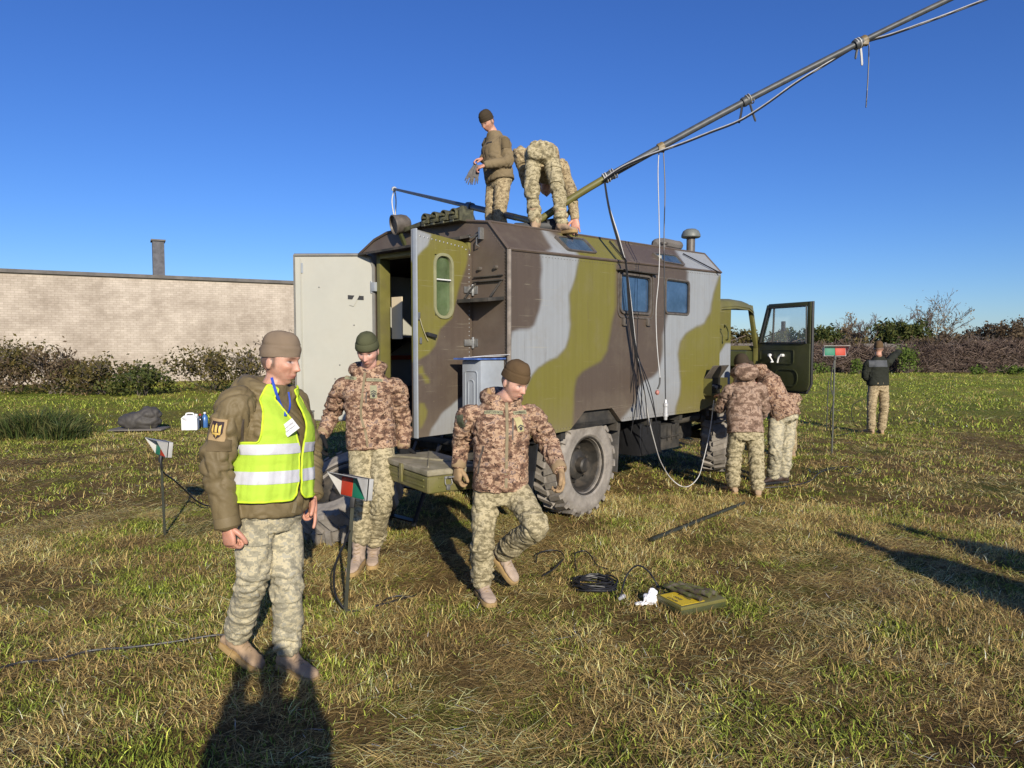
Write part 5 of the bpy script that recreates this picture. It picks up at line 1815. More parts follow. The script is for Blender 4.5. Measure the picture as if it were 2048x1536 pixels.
def head_points(nose=1.0, fat=0.0):
    n, m = 84, 64
    th = np.linspace(0, math.pi, m + 1)[:, None] + np.zeros((1, n))
    ph = np.linspace(0, 2 * math.pi, n, endpoint=False)[None] + np.zeros((m + 1, 1))
    sx, sy, sz = np.sin(th) * np.cos(ph), np.sin(th) * np.sin(ph), np.cos(th)
    x, y, z = 0.075 * sx, 0.096 * sy, 0.119 * sz
    k = sstep(-0.01, -0.118, z)
    x = x * (1 - (0.30 - fat) * k)
    y = np.where(y < 0, y * (1 - 0.55 * k), y * (1 - 0.02 * k))
    y = y + 0.012 * k
    fm = sstep(0.02, 0.07, y)
    G = lambda cx, cz, wx, wz: np.exp(-((x - cx) / wx) ** 2 - ((z - cz) / wz) ** 2)
    # flatten the face a little, then features
    y = y - 0.006 * fm * (1 - np.abs(x) / 0.075)
    nose_z = np.clip((0.018 - z) / 0.05, 0, 1)
    nw = 0.007 + 0.006 * nose_z
    nose_h = 0.027 * nose * np.where(z > -0.037, nose_z, np.clip(1 - (-0.037 - z) / 0.009, 0, 1))
    y = y + fm * nose_h * np.exp(-(x / nw) ** 2)
    y = y + fm * 0.006 * (G(0.012, -0.034, 0.008, 0.008) + G(-0.012, -0.034, 0.008, 0.008))
    y = y + fm * 0.008 * (G(0.03, 0.027, 0.024, 0.009) + G(-0.03, 0.027, 0.024, 0.009) + G(0, 0.027, 0.02, 0.01))
    y = y - fm * 0.017 * (G(0.031, 0.007, 0.015, 0.011) + G(-0.031, 0.007, 0.015, 0.011))
    y = y + fm * 0.006 * (G(0.031, 0.003, 0.010, 0.008) + G(-0.031, 0.003, 0.010, 0.008))
    y = y + fm * 0.007 * (G(0.045, -0.02, 0.016, 0.013) + G(-0.045, -0.02, 0.016, 0.013))
    y = y - fm * 0.006 * (G(0.044, -0.058, 0.014, 0.02) + G(-0.044, -0.058, 0.014, 0.02))
    y = y - fm * 0.004 * (G(0.027, -0.047, 0.004, 0.018) + G(-0.027, -0.047, 0.004, 0.018))
    y = y + fm * 0.008 * G(0, -0.066, 0.024, 0.016)
    y = y + fm * 0.003 * (G(0, -0.060, 0.02, 0.004) + G(0, -0.074, 0.018, 0.005))
    y = y - fm * 0.005 * G(0, -0.067, 0.026, 0.0028)
    y = y - fm * 0.004 * G(0, -0.086, 0.02, 0.006)
    y = y + fm * 0.009 * G(0, -0.104, 0.02, 0.012)
    P = np.stack([x, y, z], -1).reshape(-1, 3)
    fs = []
    for j in range(m):
        for i in range(n):
            fs.append((j * n + i, (j + 1) * n + i, (j + 1) * n + (i + 1) % n, j * n + (i + 1) % n))
    return P, fs
HEADP, HEADF = head_points()

def face_cols(Q, skin, stubble=0.3):
    """Q: points in the head frame -> colours"""
    x, y, z = Q[:, 0], Q[:, 1], Q[:, 2]
    n = len(Q)
    c = np.tile(np.array(skin), (n, 1))
    fm = (y > 0.03)
    def blend(col, w):
        nonlocal c
        c = c * (1 - w[:, None]) + np.array(col) * w[:, None]
    G = lambda cx, cz, wx, wz: np.exp(-((x - cx) / wx) ** 2 - ((z - cz) / wz) ** 2)
    red = (skin[0] * 1.02, skin[1] * 0.76, skin[2] * 0.72)
    blend(red, 0.75 * np.clip(G(0, -0.034, 0.016, 0.012) + 0.6 * G(.045, -.03, .02, .018) + 0.6 * G(-.045, -.03, .02, .018), 0, 1) * fm)
    hair = sstep(0.028, 0.012, y) * sstep(-0.045, -0.02, z) * (np.abs(x) < 0.079)
    blend((0.075, 0.055, 0.04), 0.8 * hair)
    blend((skin[0] * 0.62, skin[1] * 0.5, skin[2] * 0.46), 0.55 * np.clip(G(0.027, -0.047, 0.005, 0.018) + G(-0.027, -0.047, 0.005, 0.018), 0, 1) * fm)
    blend((skin[0] * 0.6, skin[1] * 0.46, skin[2] * 0.42), 0.5 * np.clip(G(0.031, 0.012, 0.017, 0.008) + G(-0.031, 0.012, 0.017, 0.008), 0, 1) * fm)
    st = sstep(-0.045, -0.065, z) * sstep(-0.02, 0.03, y)
    blend((skin[0] * 0.6, skin[1] * 0.62, skin[2] * 0.66), stubble * st)
    blend((0.40, 0.13, 0.105), 0.85 * np.clip(1.3 * G(0, -0.067, 0.022, 0.0085), 0, 1) * fm)
    blend((0.10, 0.03, 0.025), 0.9 * G(0, -0.067, 0.022, 0.0022) * fm)
    for s in (-1, 1):
        blend((0.075, 0.045, 0.03), 0.8 * np.clip(1.4 * G(s * 0.032, 0.0235, 0.019, 0.0042), 0, 1) * fm)
        blend((0.55, 0.5, 0.48), 0.8 * np.clip(1.5 * G(s * 0.032, 0.004, 0.0125, 0.0045), 0, 1) * fm)
        blend((0.035, 0.025, 0.02), np.clip(1.6 * G(s * 0.032, 0.004, 0.005, 0.005), 0, 1) * fm)
        blend((0.07, 0.035, 0.025), np.clip(1.3 * G(s * 0.032, 0.0085, 0.015, 0.0025), 0, 1) * fm)
        blend((skin[0] * 0.72, skin[1] * 0.6, skin[2] * 0.58), 0.5 * G(s * 0.03, -0.006, 0.014, 0.004) * fm)
    return c

def hand_parts(mb, wr, d, pn, thumb, curl=(0.35, 0.35, 0.35, 0.35), size=1.0, spread=0.07, fat=1.0, tcurl=0.4):
    """palm, four fingers and thumb; thumb = +1/-1 picks the side"""
    wr, d, pn = Vector(wr), Vector(d).normalized(), Vector(pn).normalized()
    pn = (pn - d * pn.dot(d)).normalized()
    lat = d.cross(pn) * thumb       # points to the thumb side
    S = size
    rings = []
    for k, a, b_ in ((-0.03, 0.026, 0.021), (0.0, 0.029, 0.02), (0.03, 0.037, 0.0185), (0.065, 0.042, 0.016), (0.09, 0.041, 0.013), (0.098, 0.034, 0.009)):
        rings.append(ering(wr + d * (k * S), lat, pn, a * S * (0.5 + fat * 0.5), b_ * S * fat, 16, 0.8))
    mb.loft(rings)
    L = (0.074, 0.083, 0.078, 0.062)
    for i in range(4):
        off = (0.030, 0.010, -0.011, -0.030)[i]
        p = wr + d * (0.088 * S) + lat * (off * S)
        ang = -off / 0.03 * spread
        fd = (d * math.cos(ang) - lat * math.sin(ang)).normalized()
        c = curl[i]
        pts = [p - fd * 0.02 * S, p]
        cur = c * 0.7
        for f_, a_ in ((0.45, 1.0), (0.30, 1.25), (0.25, 0.8)):
            dirv = fd * math.cos(cur) + pn * math.sin(cur)
            pts.append(pts[-1] + dirv * (L[i] * f_ * S))
            cur += c * a_
        r0 = 0.0098 * S * fat
        e = (pts[-1] - pts[-2]).normalized()
        P = catmull(pts, 3)
        rr = list(np.linspace(r0, r0 * 0.78, len(P)))
        mb.tube(P + [P[-1] + e * r0 * 0.5, P[-1] + e * r0 * 0.8], rr + [r0 * 0.6, r0 * 0.2], 10)
    p = wr + d * 0.022 * S + lat * 0.024 * S + pn * 0.006 * S
    t1 = (d * 0.62 + lat * 0.68 + pn * 0.35).normalized()
    t2 = (t1 * math.cos(tcurl) + (d * 0.8 + pn * 0.3 - lat * 0.35) * math.sin(tcurl)).normalized()
    t3 = (t2 * math.cos(tcurl) + (d * 0.8 + pn * 0.3 - lat * 0.5) * math.sin(tcurl)).normalized()
    pts = [p, p + t1 * 0.035 * S, p + t1 * 0.035 * S + t2 * 0.032 * S, p + t1 * 0.035 * S + t2 * 0.032 * S + t3 * 0.025 * S]
    P = catmull(pts, 3)
    mb.tube(P + [P[-1] + t3 * 0.008 * S], list(np.linspace(0.0145 * S * fat, 0.0095 * S * fat, len(P))) + [0.004 * S], 10)

class Person:
    pass

def person(label, J, face, opt, group=None):
    """J: joints -> world points; builds a dressed figure"""
    o = dict(vox=0.0075, bulk=1.0, skin=(0.52, 0.29, 0.205), jacket='camo_pink', hem=0.13, trousers='camo_olive', boots='boot_tan',
             shaft=0.2, hat='hat_olive', hatcuff=False, hood=True, collar=True, hoodsize=1.0, seed=1, faceup=None, hands={}, gloves=None,
             jbase=0.004, jjoint=0.012, tbase=0.005, tjoint=0.013, sole='sole', cuffs=True, headscale=1.0, stubble=0.25, legr=1.0, armr=1.0)
    o.update(opt)
    J = {k: Vector(v) for k, v in J.items()}
    gz = o.get('groundz', 0.0)
    root_p = Vector((J['pelvis'].x, J['pelvis'].y, gz))
    t = thing('person', label, 'person', root_p, 0, group)
    for k in J:
        if k[:3] != 'toe':
            J[k] = J[k] - root_p
    pr = Person()
    pr.root, pr.J, pr.off = t, J, root_p
    pel, nek = J['pelvis'], J['neck']
    up = (nek - pel).normalized()
    lp = (J['hipL'] - J['hipR']).normalized()
    ls = (J['shL'] - J['shR']).normalized()
    fp = lp.cross(up).normalized(); lp = up.cross(fp).normalized()
    fs_ = ls.cross(up).normalized(); ls = up.cross(fs_).normalized()
    pr.up, pr.f, pr.l = up, fs_, ls
    B = o['bulk']
    # ------------------------------------------------ body: head, neck, thin core, hands
    hc = J['head']
    hy = Vector(face).normalized()
    hup = Vector(o['faceup']) if o['faceup'] else Vector((0, 0, 1))
    hx = hup.cross(hy).normalized() * -1
    # person's left when looking along hy with hz up
    hx = hy.cross(hup).normalized() * -1
    hz = hy.cross(hx).normalized()
    if hz.dot(hup) < 0:
        hz = -hz
    Hm = Matrix((hx, hy, hz)).transposed()
    hs = o['headscale']
    mb = MB()
    HP = (HEADP * hs) @ np.array(Hm).T + np.array(hc)
    mb.add(HP.tolist(), HEADF)
    for s in (-1, 1):
        mb.ell(hc + Hm @ Vector((s * 0.076, -0.012, -0.012)) * hs, (0.009 * hs, 0.018 * hs, 0.029 * hs), Hm, 12, 10)
    mb.tube([hc - hz * 0.05 - hy * 0.012, hc - hz * 0.1 - hy * 0.012, nek + up * 0.02, nek - up * 0.06], [0.05 * hs, 0.056 * hs, 0.062, 0.07], 16)
    mb.tube([nek, nek.lerp(pel, 0.5), pel], [0.06, 0.08, 0.08], 10)
    for s in 'RL':
        mb.tube([nek - up * 0.04, J['sh' + s], J['el' + s], J['wr' + s]], [0.05, 0.04, 0.032, 0.024], 10)
        mb.tube([pel, J['hip' + s], J['kn' + s], J['an' + s]], [0.08, 0.06, 0.045, 0.035], 10)
    me = voxel(mb, min(o['vox'], 0.0055) if o['vox'] < 0.008 else o['vox'], 2, 0.4)
    mbh = MB()
    mbg = {}
    for s in 'RL':
        hd = o['hands'].get(s)
        if not hd:
            continue
        tgt = mbh
        if hd.get('glove'):
            tgt = mbg[s] = MB()
        hand_parts(tgt, J['wr' + s], hd['d'], hd['pn'], 1 if (s == 'R') else -1, hd.get('curl', (0.35,) * 4), hd.get('size', 1.0), hd.get('spread', 0.07), hd.get('fat', 1.0) * (1.18 if hd.get('glove') else 1.0), hd.get('tc', 0.4))
    if mbh.v:
        bm = bmesh.new()
        bm.from_mesh(me)
        m2 = mbh.mesh('h')
        bm.from_mesh(m2)
        bm.to_mesh(me)
        bm.free()
    P = get_co(me)
    Q = (P - np.array(hc)) @ np.array(Hm) / hs
    near = np.linalg.norm(Q, axis=1) < 0.16
    skin = np.array(o['skin'])
    cols = np.tile(skin * np.array([0.96, 0.86, 0.84]), (len(P), 1))
    cols[near] = face_cols(Q[near], tuple(skin), o['stubble'])
    body = link('body', me, M['skin'], t, True, 180)
    set_col(me, cols)
    pr.body = body
    for s, g in mbg.items():
        gm = voxel(g, 0.0042, 2, 0.4)
        link('glove', gm, M[o['hands'][s]['glove']], t, True, 180)
    # ------------------------------------------------ trousers
    mb = MB()
    rings = [ering(pel + up * 0.08, lp, fp, 0.155 * B, 0.115 * B), ering(pel, lp, fp, 0.175 * B, 0.13 * B), ering(pel - up * 0.07, lp, fp, 0.175 * B, 0.13 * B), ering(pel - up * 0.14, lp, fp, 0.14 * B, 0.11 * B)]
    mb.loft(rings)
    LR = o['legr'] * (0.5 + 0.5 * B)
    bones = [(pel + up * 0.1, pel - up * 0.1, 0.15)]
    for s in 'RL':
        h, k, a = J['hip' + s], J['kn' + s], J['an' + s]
        sh = (k - a).normalized()
        a2 = a + sh * max(0.0, o['shaft'] - 0.13)
        interp_tube(mb, [h.lerp(pel, 0.15) + up * 0.02, h.lerp(k, 0.5), k, k.lerp(a2, 0.5), a2], [0.1 * LR, 0.092 * LR, 0.078 * LR, 0.078 * LR, 0.072 * LR], 18, 5)
        bones += [(h, k, 0.09 * LR), (k, a, 0.075 * LR)]
    me = voxel(mb, o['vox'], 8, 0.5)
    jl = [J['knR'], J['knL'], J['anR'].lerp(J['knR'], 0.25), J['anL'].lerp(J['knL'], 0.25), pel - up * 0.12]
    folds(me, [tuple(x_) for x_ in bones], o['seed'], o['tbase'], o['tjoint'], 24, jl, 0.12)
    pr.trousers = link('trousers', me, M[o['trousers']], t, True, 180)
    # ------------------------------------------------ boots
    for s in 'RL':
        a = J['an' + s]
        td = Vector(J['toe' + s]).normalized()
        sh = (J['kn' + s] - a).normalized()
        fz = (sh - td * sh.dot(td))
        fz = (Vector((0, 0, 1)) - td * td.z) if o.get('footz', True) else fz
        fz.normalize()
        fx = td.cross(fz).normalized()
        base = a - fz * 0.095 - td * 0.075
        mb = MB()
        rings = []
        for (k, w, h) in ((0.0, 0.026, 0.055), (0.02, 0.034, 0.09), (0.07, 0.038, 0.11), (0.115, 0.038, 0.105), (0.15, 0.041, 0.082), (0.195, 0.047, 0.064), (0.24, 0.046, 0.055), (0.27, 0.036, 0.045), (0.285, 0.018, 0.03)):
            ring_ = []
            for i in range(16):
                an = 2 * math.pi * i / 16
                yy = math.sin(an)
                ring_.append(base + td * k + fx * (w * math.copysign(abs(math.cos(an)) ** 0.7, math.cos(an))) + fz * (0.02 + (h - 0.02) * (0.5 + 0.5 * yy)))
            rings.append(ring_)
        mb.loft(rings)
        interp_tube(mb, [a - fz * 0.03, a + sh * 0.06, a + sh * o['shaft'] * 0.7, a + sh * o['shaft']], [0.05, 0.052, 0.058, 0.06], 16, 3)
        bme = voxel(mb, max(0.006, o['vox'] * 0.8), 3, 0.5)
        folds(bme, [(tuple(a), tuple(a + sh * 0.2), 0.05), (tuple(base), tuple(base + td * 0.28), 0.04)], o['seed'] + 5, 0.002, 0.006, 40, [a], 0.08, 0.001)
        bo = link('boot', bme, M[o['boots']], t, True, 180)
        outl = []
        for (k, w) in ((-0.004, 0.018), (0.01, 0.034), (0.07, 0.04), (0.13, 0.041), (0.2, 0.051), (0.25, 0.049), (0.28, 0.036), (0.293, 0.014)):
            outl.append((k, w))
        pl = [base + td * k + fx * w for k, w in outl] + [base + td * k - fx * w for k, w in outl[::-1]]
        MB().prism([p_ - fz * 0.005 for p_ in pl], fz * 0.03).build('sole', M[o['sole']], bo, 0.006)
        if o['vox'] < 0.008:
            lc = MB()
            for i in range(6):
                k = 0.19 - i * 0.022
                h_ = 0.068 + i * 0.0105
                if i < 3:
                    a_, b_ = base + td * k + fx * 0.026 + fz * (h_ - 0.012), base + td * (k - 0.012) - fx * 0.026 + fz * (h_ - 0.008)
                    lc.tube([a_, (a_ + b_) / 2 + fz * 0.012, b_], 0.0032, 5)
                else:
                    q0 = a + sh * (0.02 + (i - 3) * 0.03) + td * 0.058
                    lc.tube([q0 + fx * 0.024 - td * 0.014, q0, q0 - fx * 0.024 - td * 0.014 + sh * 0.012], 0.0032, 5)
            lc.build('laces', M['cuff'], bo)['kind'] = 'stuff'
    # ------------------------------------------------ jacket
    shm = (J['shR'] + J['shL']) / 2
    sw = (J['shL'] - J['shR']).length / 2
    cen = [pel - up * o['hem'], pel + up * 0.01, pel.lerp(nek, 0.38), pel.lerp(nek, 0.70), shm.lerp(nek, 0.35) - up * 0.015, nek + up * 0.035]
    hwid = [0.20 * B, 0.198 * B, 0.188 * B, min(0.205 * B, sw * 0.98), sw * 0.80, 0.082]
    hdep = [0.155 * B, 0.15 * B, 0.14 * B, 0.15 * B, 0.098 * B, 0.082]
    cc = catmull(cen, 8)
    tt = np.linspace(0, 5, len(cc))
    A_ = np.interp(tt, range(6), hwid)
    B_ = np.interp(tt, range(6), hdep)
    kk = sstep(0.5, 3.0, tt)
    def lat(i):
        return (lp * (1 - kk[i]) + ls * kk[i]).normalized()
    def fwd_(i):
        return (fp * (1 - kk[i]) + fs_ * kk[i]).normalized()
    rings = [ering(cc[i] + fwd_(i) * (0.02 * math.sin(math.pi * tt[i] / 5)), lat(i), fwd_(i), A_[i], B_[i], 32) for i in range(len(cc))]
    pr.rings = rings
    pr.tt = tt
    mb = MB()
    mb.loft(rings)
    bones = [(pel - up * 0.1, nek, 0.17)]
    AR = o['armr']
    for s in 'RL':
        a, e, w = J['sh' + s], J['el' + s], J['wr' + s]
        inn_ = a.lerp(shm, 0.25) - up * 0.01
        we = w + (w - e).normalized() * 0.005
        interp_tube(mb, [inn_, a - up * 0.022, a.lerp(e, 0.5), e, e.lerp(we, 0.55), we], [0.07 * AR, 0.076 * AR, 0.07 * AR, 0.064 * AR, 0.058 * AR, 0.049 * AR], 18, 5)
        bones += [(a, e, 0.07 * AR), (e, w, 0.06 * AR)]
    if o['collar']:
        mb.loft([ering(nek + up * k, ls, fs_, a_, b_, 24) for k, a_, b_ in ((-0.03, 0.1, 0.09), (0.02, 0.084, 0.084), (0.055, 0.078, 0.084))])
    if o['hood']:
        H_ = o['hoodsize']
        pts = []
        for an in np.linspace(R(-50), R(230), 13):
            rr = 0.10 + 0.012 * math.sin(an)
            pts.append(nek + ls * (rr * 1.12 * math.cos(an)) - fs_ * (rr * 1.05 * math.sin(an) - 0.005) + up * (0.035 + 0.03 * math.sin(an)))
        mb.tube(pts, [0.028 * H_ + 0.014 * H_ * math.sin(x_) for x_ in np.linspace(0, math.pi, 13)], 12)
        mb.ell(nek - fs_ * 0.115 * H_ + up * (0.02), (0.125 * H_, 0.058 * H_, 0.085 * H_), Matrix((ls, fs_, up)).transposed(), 16, 12)
    for fn in o.get('jacket_extra', ()):
        fn(mb, pr)
    me = voxel(mb, o['vox'], 7, 0.5)
    jl = [J['elR'], J['elL'], J['shR'] - up * 0.1, J['shL'] - up * 0.1, pel + up * 0.05 + fs_ * 0.1]
    folds(me, [tuple(x_) for x_ in bones], o['seed'] + 2, o['jbase'], o['jjoint'], 22, jl, 0.13)
    pr.jacket = link('jacket', me, M[o['jacket']], t, True, 180)
    if o['cuffs']:
        for s in 'RL':
            e, w = J['el' + s], J['wr' + s]
            d = (w - e).normalized()
            mbc = MB().lathe(w, d, [(0.036, -0.045), (0.052 * AR, -0.04), (0.055 * AR, -0.02), (0.054 * AR, 0.004), (0.047 * AR, 0.014), (0.03, 0.012)], 20)
            mbc.build('cuff', M[o['cuffmat'] if 'cuffmat' in o else 'cuff'], pr.jacket)
    # ------------------------------------------------ hat
    if o['hat']:
        mb = MB()
        rings = []
        tilt = o.get('hattilt', 0.16)
        for k in range(31):
            u = k / 30
            zz = 0.016 + 0.125 * math.sin(u * math.pi / 2)
            rr = (math.cos(u * math.pi / 2) ** 0.6) * (1 + 0.03 * math.sin(u * math.pi)) if k < 30 else 0.03
            ring_ = []
            for i in range(36):
                an = 2 * math.pi * i / 36
                x_, y_ = 0.0805 * rr * math.cos(an), 0.1015 * rr * math.sin(an) - 0.005
                z_ = zz + tilt * y_ * (1 - u) + 0.006
                ring_.append(hc + Hm @ Vector((x_, y_, z_)) * hs)
            rings.append(ring_)
        inner = []
        for i in range(36):
            an = 2 * math.pi * i / 36
            inner.append(hc + Hm @ Vector((0.072 * math.cos(an), 0.092 * math.sin(an) - 0.004, 0.028 + tilt * 0.1 * math.sin(an))) * hs)
        mb.loft([inner] + rings)
        hat = mb.build('beanie', M[o['hat']], t, 0, True, 80)
        P = get_co(hat.data)
        Qh = (P - np.array(hc)) @ np.array(Hm) / hs
        hz_ = Qh[:, 2] - tilt * Qh[:, 1] * 0.5
        put_co(hat.data, P + get_no(hat.data) * (0.0045 * pnoise(P * 20 + o['seed']) - 0.004 * np.exp(-((hz_ - 0.078) / 0.004) ** 2) + 0.003 * np.abs(pnoise(P * 34 + 2)))[:, None])
        if o['hatcuff']:
            rings = []
            for (k, ex) in ((0.0, 0.001), (0.0, 0.006), (0.012, 0.009), (0.05, 0.008), (0.057, 0.002)):
                ring_ = []
                for i in range(36):
                    an = 2 * math.pi * i / 36
                    u = math.asin(min(1, k / 0.12)) / (math.pi / 2)
                    rr = math.cos(u * math.pi / 2) ** 0.62
                    x_, y_ = (0.0805 * rr + ex) * math.cos(an), (0.1015 * rr + ex) * math.sin(an) - 0.005
                    ring_.append(hc + Hm @ Vector((x_, y_, 0.016 + k + tilt * y_ * (1 - u) + 0.006)) * hs)
                rings.append(ring_)
            MB().loft(rings, False).build('hat_cuff', M[o['hat']], hat, 0, True, 80)
    pr.Hm, pr.hc = Hm, hc
    return pr

def bvh_of(ob):
    me = ob.data
    return BVHTree.FromPolygons([v.co for v in me.vertices], [p.vertices for p in me.polygons])

class Decal:
    """maps flat (x, y) in metres onto a garment round the point seen at a photo pixel"""
    def __init__(s, pr, ob, px, py, rot=0.0, up=None, bvh=None):
        s.bvh = bvh or bvh_of(ob)
        org = CAMP - pr.off
        d = ray(px, py).normalized()
        hit = s.bvh.ray_cast(org, d)
        s.ok = hit[0] is not None
        if not s.ok:
            return
        s.c = hit[0]
        # average normal round the hit
        n = Vector()
        for dx in (-8, 0, 8):
            for dy in (-8, 0, 8):
                h = s.bvh.ray_cast(org, ray(px + dx, py + dy).normalized())
                if h[0] is not None and (h[0] - s.c).length < 0.1:
                    n += h[1]
        s.n = n.normalized()
        u = Vector(up) if up else Vector((0, 0, 1))
        ey = (u - s.n * u.dot(s.n)).normalized()
        ex = ey.cross(s.n).normalized()
        s.ex = ex * math.cos(rot) + ey * math.sin(rot)
        s.ey = ey * math.cos(rot) - ex * math.sin(rot)
    def pt(s, x, y, off):
        p = s.c + s.ex * x + s.ey * y
        hs_ = []
        for dx, dy in ((0, 0), (0.012, 0), (-0.012, 0), (0, 0.012), (0, -0.012)):
            h = s.bvh.ray_cast(p + s.ex * dx + s.ey * dy + s.n * 0.08, -s.n, 0.2)
            if h[0] is not None:
                hs_.append((h[0] - p).dot(s.n))
        if not hs_:
            return p + s.n * off
        k = 0.5 * max(hs_) + 0.5 * sum(hs_) / len(hs_)
        return p + s.n * (k + off)
    def sheet(s, name, mat, parent, w, h, off=0.004, nx=8, ny=6, x0=0, y0=0):
        if not s.ok:
            return None
        g = [[s.pt(x0 + (i / nx - .5) * w, y0 + (j / ny - .5) * h, off) for i in range(nx + 1)] for j in range(ny + 1)]
        mb = MB().grid(g)
        rim = [g[0][i] for i in range(nx + 1)] + [g[j][nx] for j in range(1, ny + 1)] + [g[ny][i] for i in range(nx - 1, -1, -1)] + [g[j][0] for j in range(ny - 1, 0, -1)]
        low = [p - s.n * (off + 0.010) for p in rim]
        k = len(rim)
        mb.add(rim + low, [(i, (i + 1) % k, k + (i + 1) % k, k + i) for i in range(k)])
        return mb.build(name, mat, parent, 0, True, 60)
    def poly(s, name, mat, parent, polys, off=0.007, cell=0):
        if not s.ok:
            return None
        mb = MB()
        if cell:
            for pl in polys:
                xs_ = [p[0] for p in pl]; ys_ = [p[1] for p in pl]
                nx_ = int((max(xs_) - min(xs_)) / cell) + 1; ny_ = int((max(ys_) - min(ys_)) / cell) + 1
                gx_ = np.linspace(min(xs_), max(xs_), nx_ + 1); gy_ = np.linspace(min(ys_), max(ys_), ny_ + 1)
                for i in range(nx_):
                    for j in range(ny_):
                        if in_poly(np.array([[(gx_[i] + gx_[i + 1]) / 2, (gy_[j] + gy_[j + 1]) / 2]]), pl)[0]:
                            mb.add([s.pt(gx_[a], gy_[b_], off) for a, b_ in ((i, j), (i + 1, j), (i + 1, j + 1), (i, j + 1))], [(0, 1, 2, 3)])
            return mb.build(name, mat, parent, 0, False)
        for pl in polys:
            pts = [s.pt(x, y, off) for x, y in pl]
            mb.prism(pts, -s.n * 0.004)
        return mb.build(name, mat, parent, 0, False)

def strip(pr, ob, pix, width, name, mat, parent, off=0.004, bvh=None):
    """ribbon lying on a garment along a pixel path"""
    bvh = bvh or bvh_of(ob)
    org = CAMP - pr.off
    pts = []
    P = catmull([Vector((a, b_, 0)) for a, b_ in pix], 6)
    for p in P:
        h = bvh.ray_cast(org, ray(p.x, p.y).normalized())
        if h[0] is not None:
            pts.append((h[0], h[1]))
    if len(pts) < 3:
        return None
    mb = MB()
    A, B_ = [], []
    for i, (p, n) in enumerate(pts):
        d = (pts[min(i + 1, len(pts) - 1)][0] - pts[max(i - 1, 0)][0]).normalized()
        sd = d.cross(n).normalized() * width / 2
        A.append(p + sd + n * off); B_.append(p - sd + n * off)
    A2 = [p - pts[i][1] * (off + .004) for i, p in enumerate(A)]
    B2 = [p - pts[i][1] * (off + .004) for i, p in enumerate(B_)]
    mb.grid([A2, A, B_, B2])
    return mb.build(name, mat, parent, 0, True, 60)

def text_polys(txt, height):
    cu = bpy.data.curves.new('t', 'FONT')
    cu.body = txt
    cu.size = height
    cu.align_x = 'CENTER'
    cu.align_y = 'CENTER'
    cu.resolution_u = 2
    ob = bpy.data.objects.new('t', cu)
    COL.objects.link(ob)
    dg = bpy.context.evaluated_depsgraph_get()
    me = bpy.data.meshes.new_from_object(ob.evaluated_get(dg))
    vs_ = [(v.co.x, v.co.y) for v in me.vertices]
    out = [[vs_[i] for i in p.vertices] for p in me.polygons]
    bpy.data.objects.remove(ob)
    bpy.data.curves.remove(cu)
    return out
def squiggle(n, w, h, seed):
    """unreadable lettering: short upright strokes"""
    r = random.Random(seed)
    out = []
    for i in range(n):
        x = (-0.5 + (i + 0.5) / n) * w
        k = w / n * 0.22
        out.append([(x - k * 1.6, -h / 2), (x - k * 0.6, -h / 2), (x - k * 0.6, h / 2), (x - k * 1.6, h / 2)])
        y = r.uniform(-0.4, 0.3) * h
        out.append([(x - k * 0.5, y), (x + k * 1.2, y), (x + k * 1.2, y + h * 0.22), (x - k * 0.5, y + h * 0.22)])
        if r.random() < 0.6:
            out.append([(x + k * 0.5, -h / 2), (x + k * 1.3, -h / 2), (x + k * 1.3, y - 0.0002), (x + k * 0.5, y - 0.0002)])
    return out
def JP(**kw):
    """joints from (photo x, photo y, metres away)"""
    out = {}
    for k, v in kw.items():
        out[k] = Vector(v) if k[:3] == 'toe' else at(*v)
    return out

# ---------------------------------------------------------------- man in the hi-vis vest
J = JP(head=(561, 722, 3.62), neck=(541, 792, 3.62), pelvis=(540, 1003, 3.6),
       shR=(470, 804, 3.42), shL=(584, 800, 3.84), elR=(434, 925, 3.38), elL=(615, 905, 3.90), wrR=(455, 1050, 3.38), wrL=(624, 990, 3.74),
       hipR=(513, 1030, 3.52), hipL=(566, 1030, 3.68), knR=(504, 1158, 3.54), knL=(574, 1172, 3.60), anR=(474, 1272, 3.80), anL=(577, 1306, 3.71),
       toeR=(0.82, -0.30, -0.38), toeL=(0.8, -0.55, -0.02))
vm = person('man in yellow hi-vis vest and olive jacket walking at the front', J, (0.955, -0.27, -0.12),
            dict(vox=0.0065, bulk=1.0, jacket='olive_cloth', trousers='camo_sand', boots='boot_tan', hat='hat_tan', seed=3, hem=0.06, hoodsize=1.1, armr=1.13, stubble=0.2,
                 jbase=0.005, jjoint=0.016, shaft=0.16, cuffmat='olive_cloth', headscale=1.05, hattilt=0.10, legr=0.96,
                 hands={'R': dict(d=(0.12, -0.05, -1), pn=(0.5, 0.85, 0), curl=(1.15, 1.2, 1.2, 1.2), size=1.02, tc=0.5),
                        'L': dict(d=(0.05, -0.1, -1), pn=(-0.75, -0.65, 0), curl=(0.12, 0.95, 1.1, 1.15), size=1.02, tc=0.35)}))
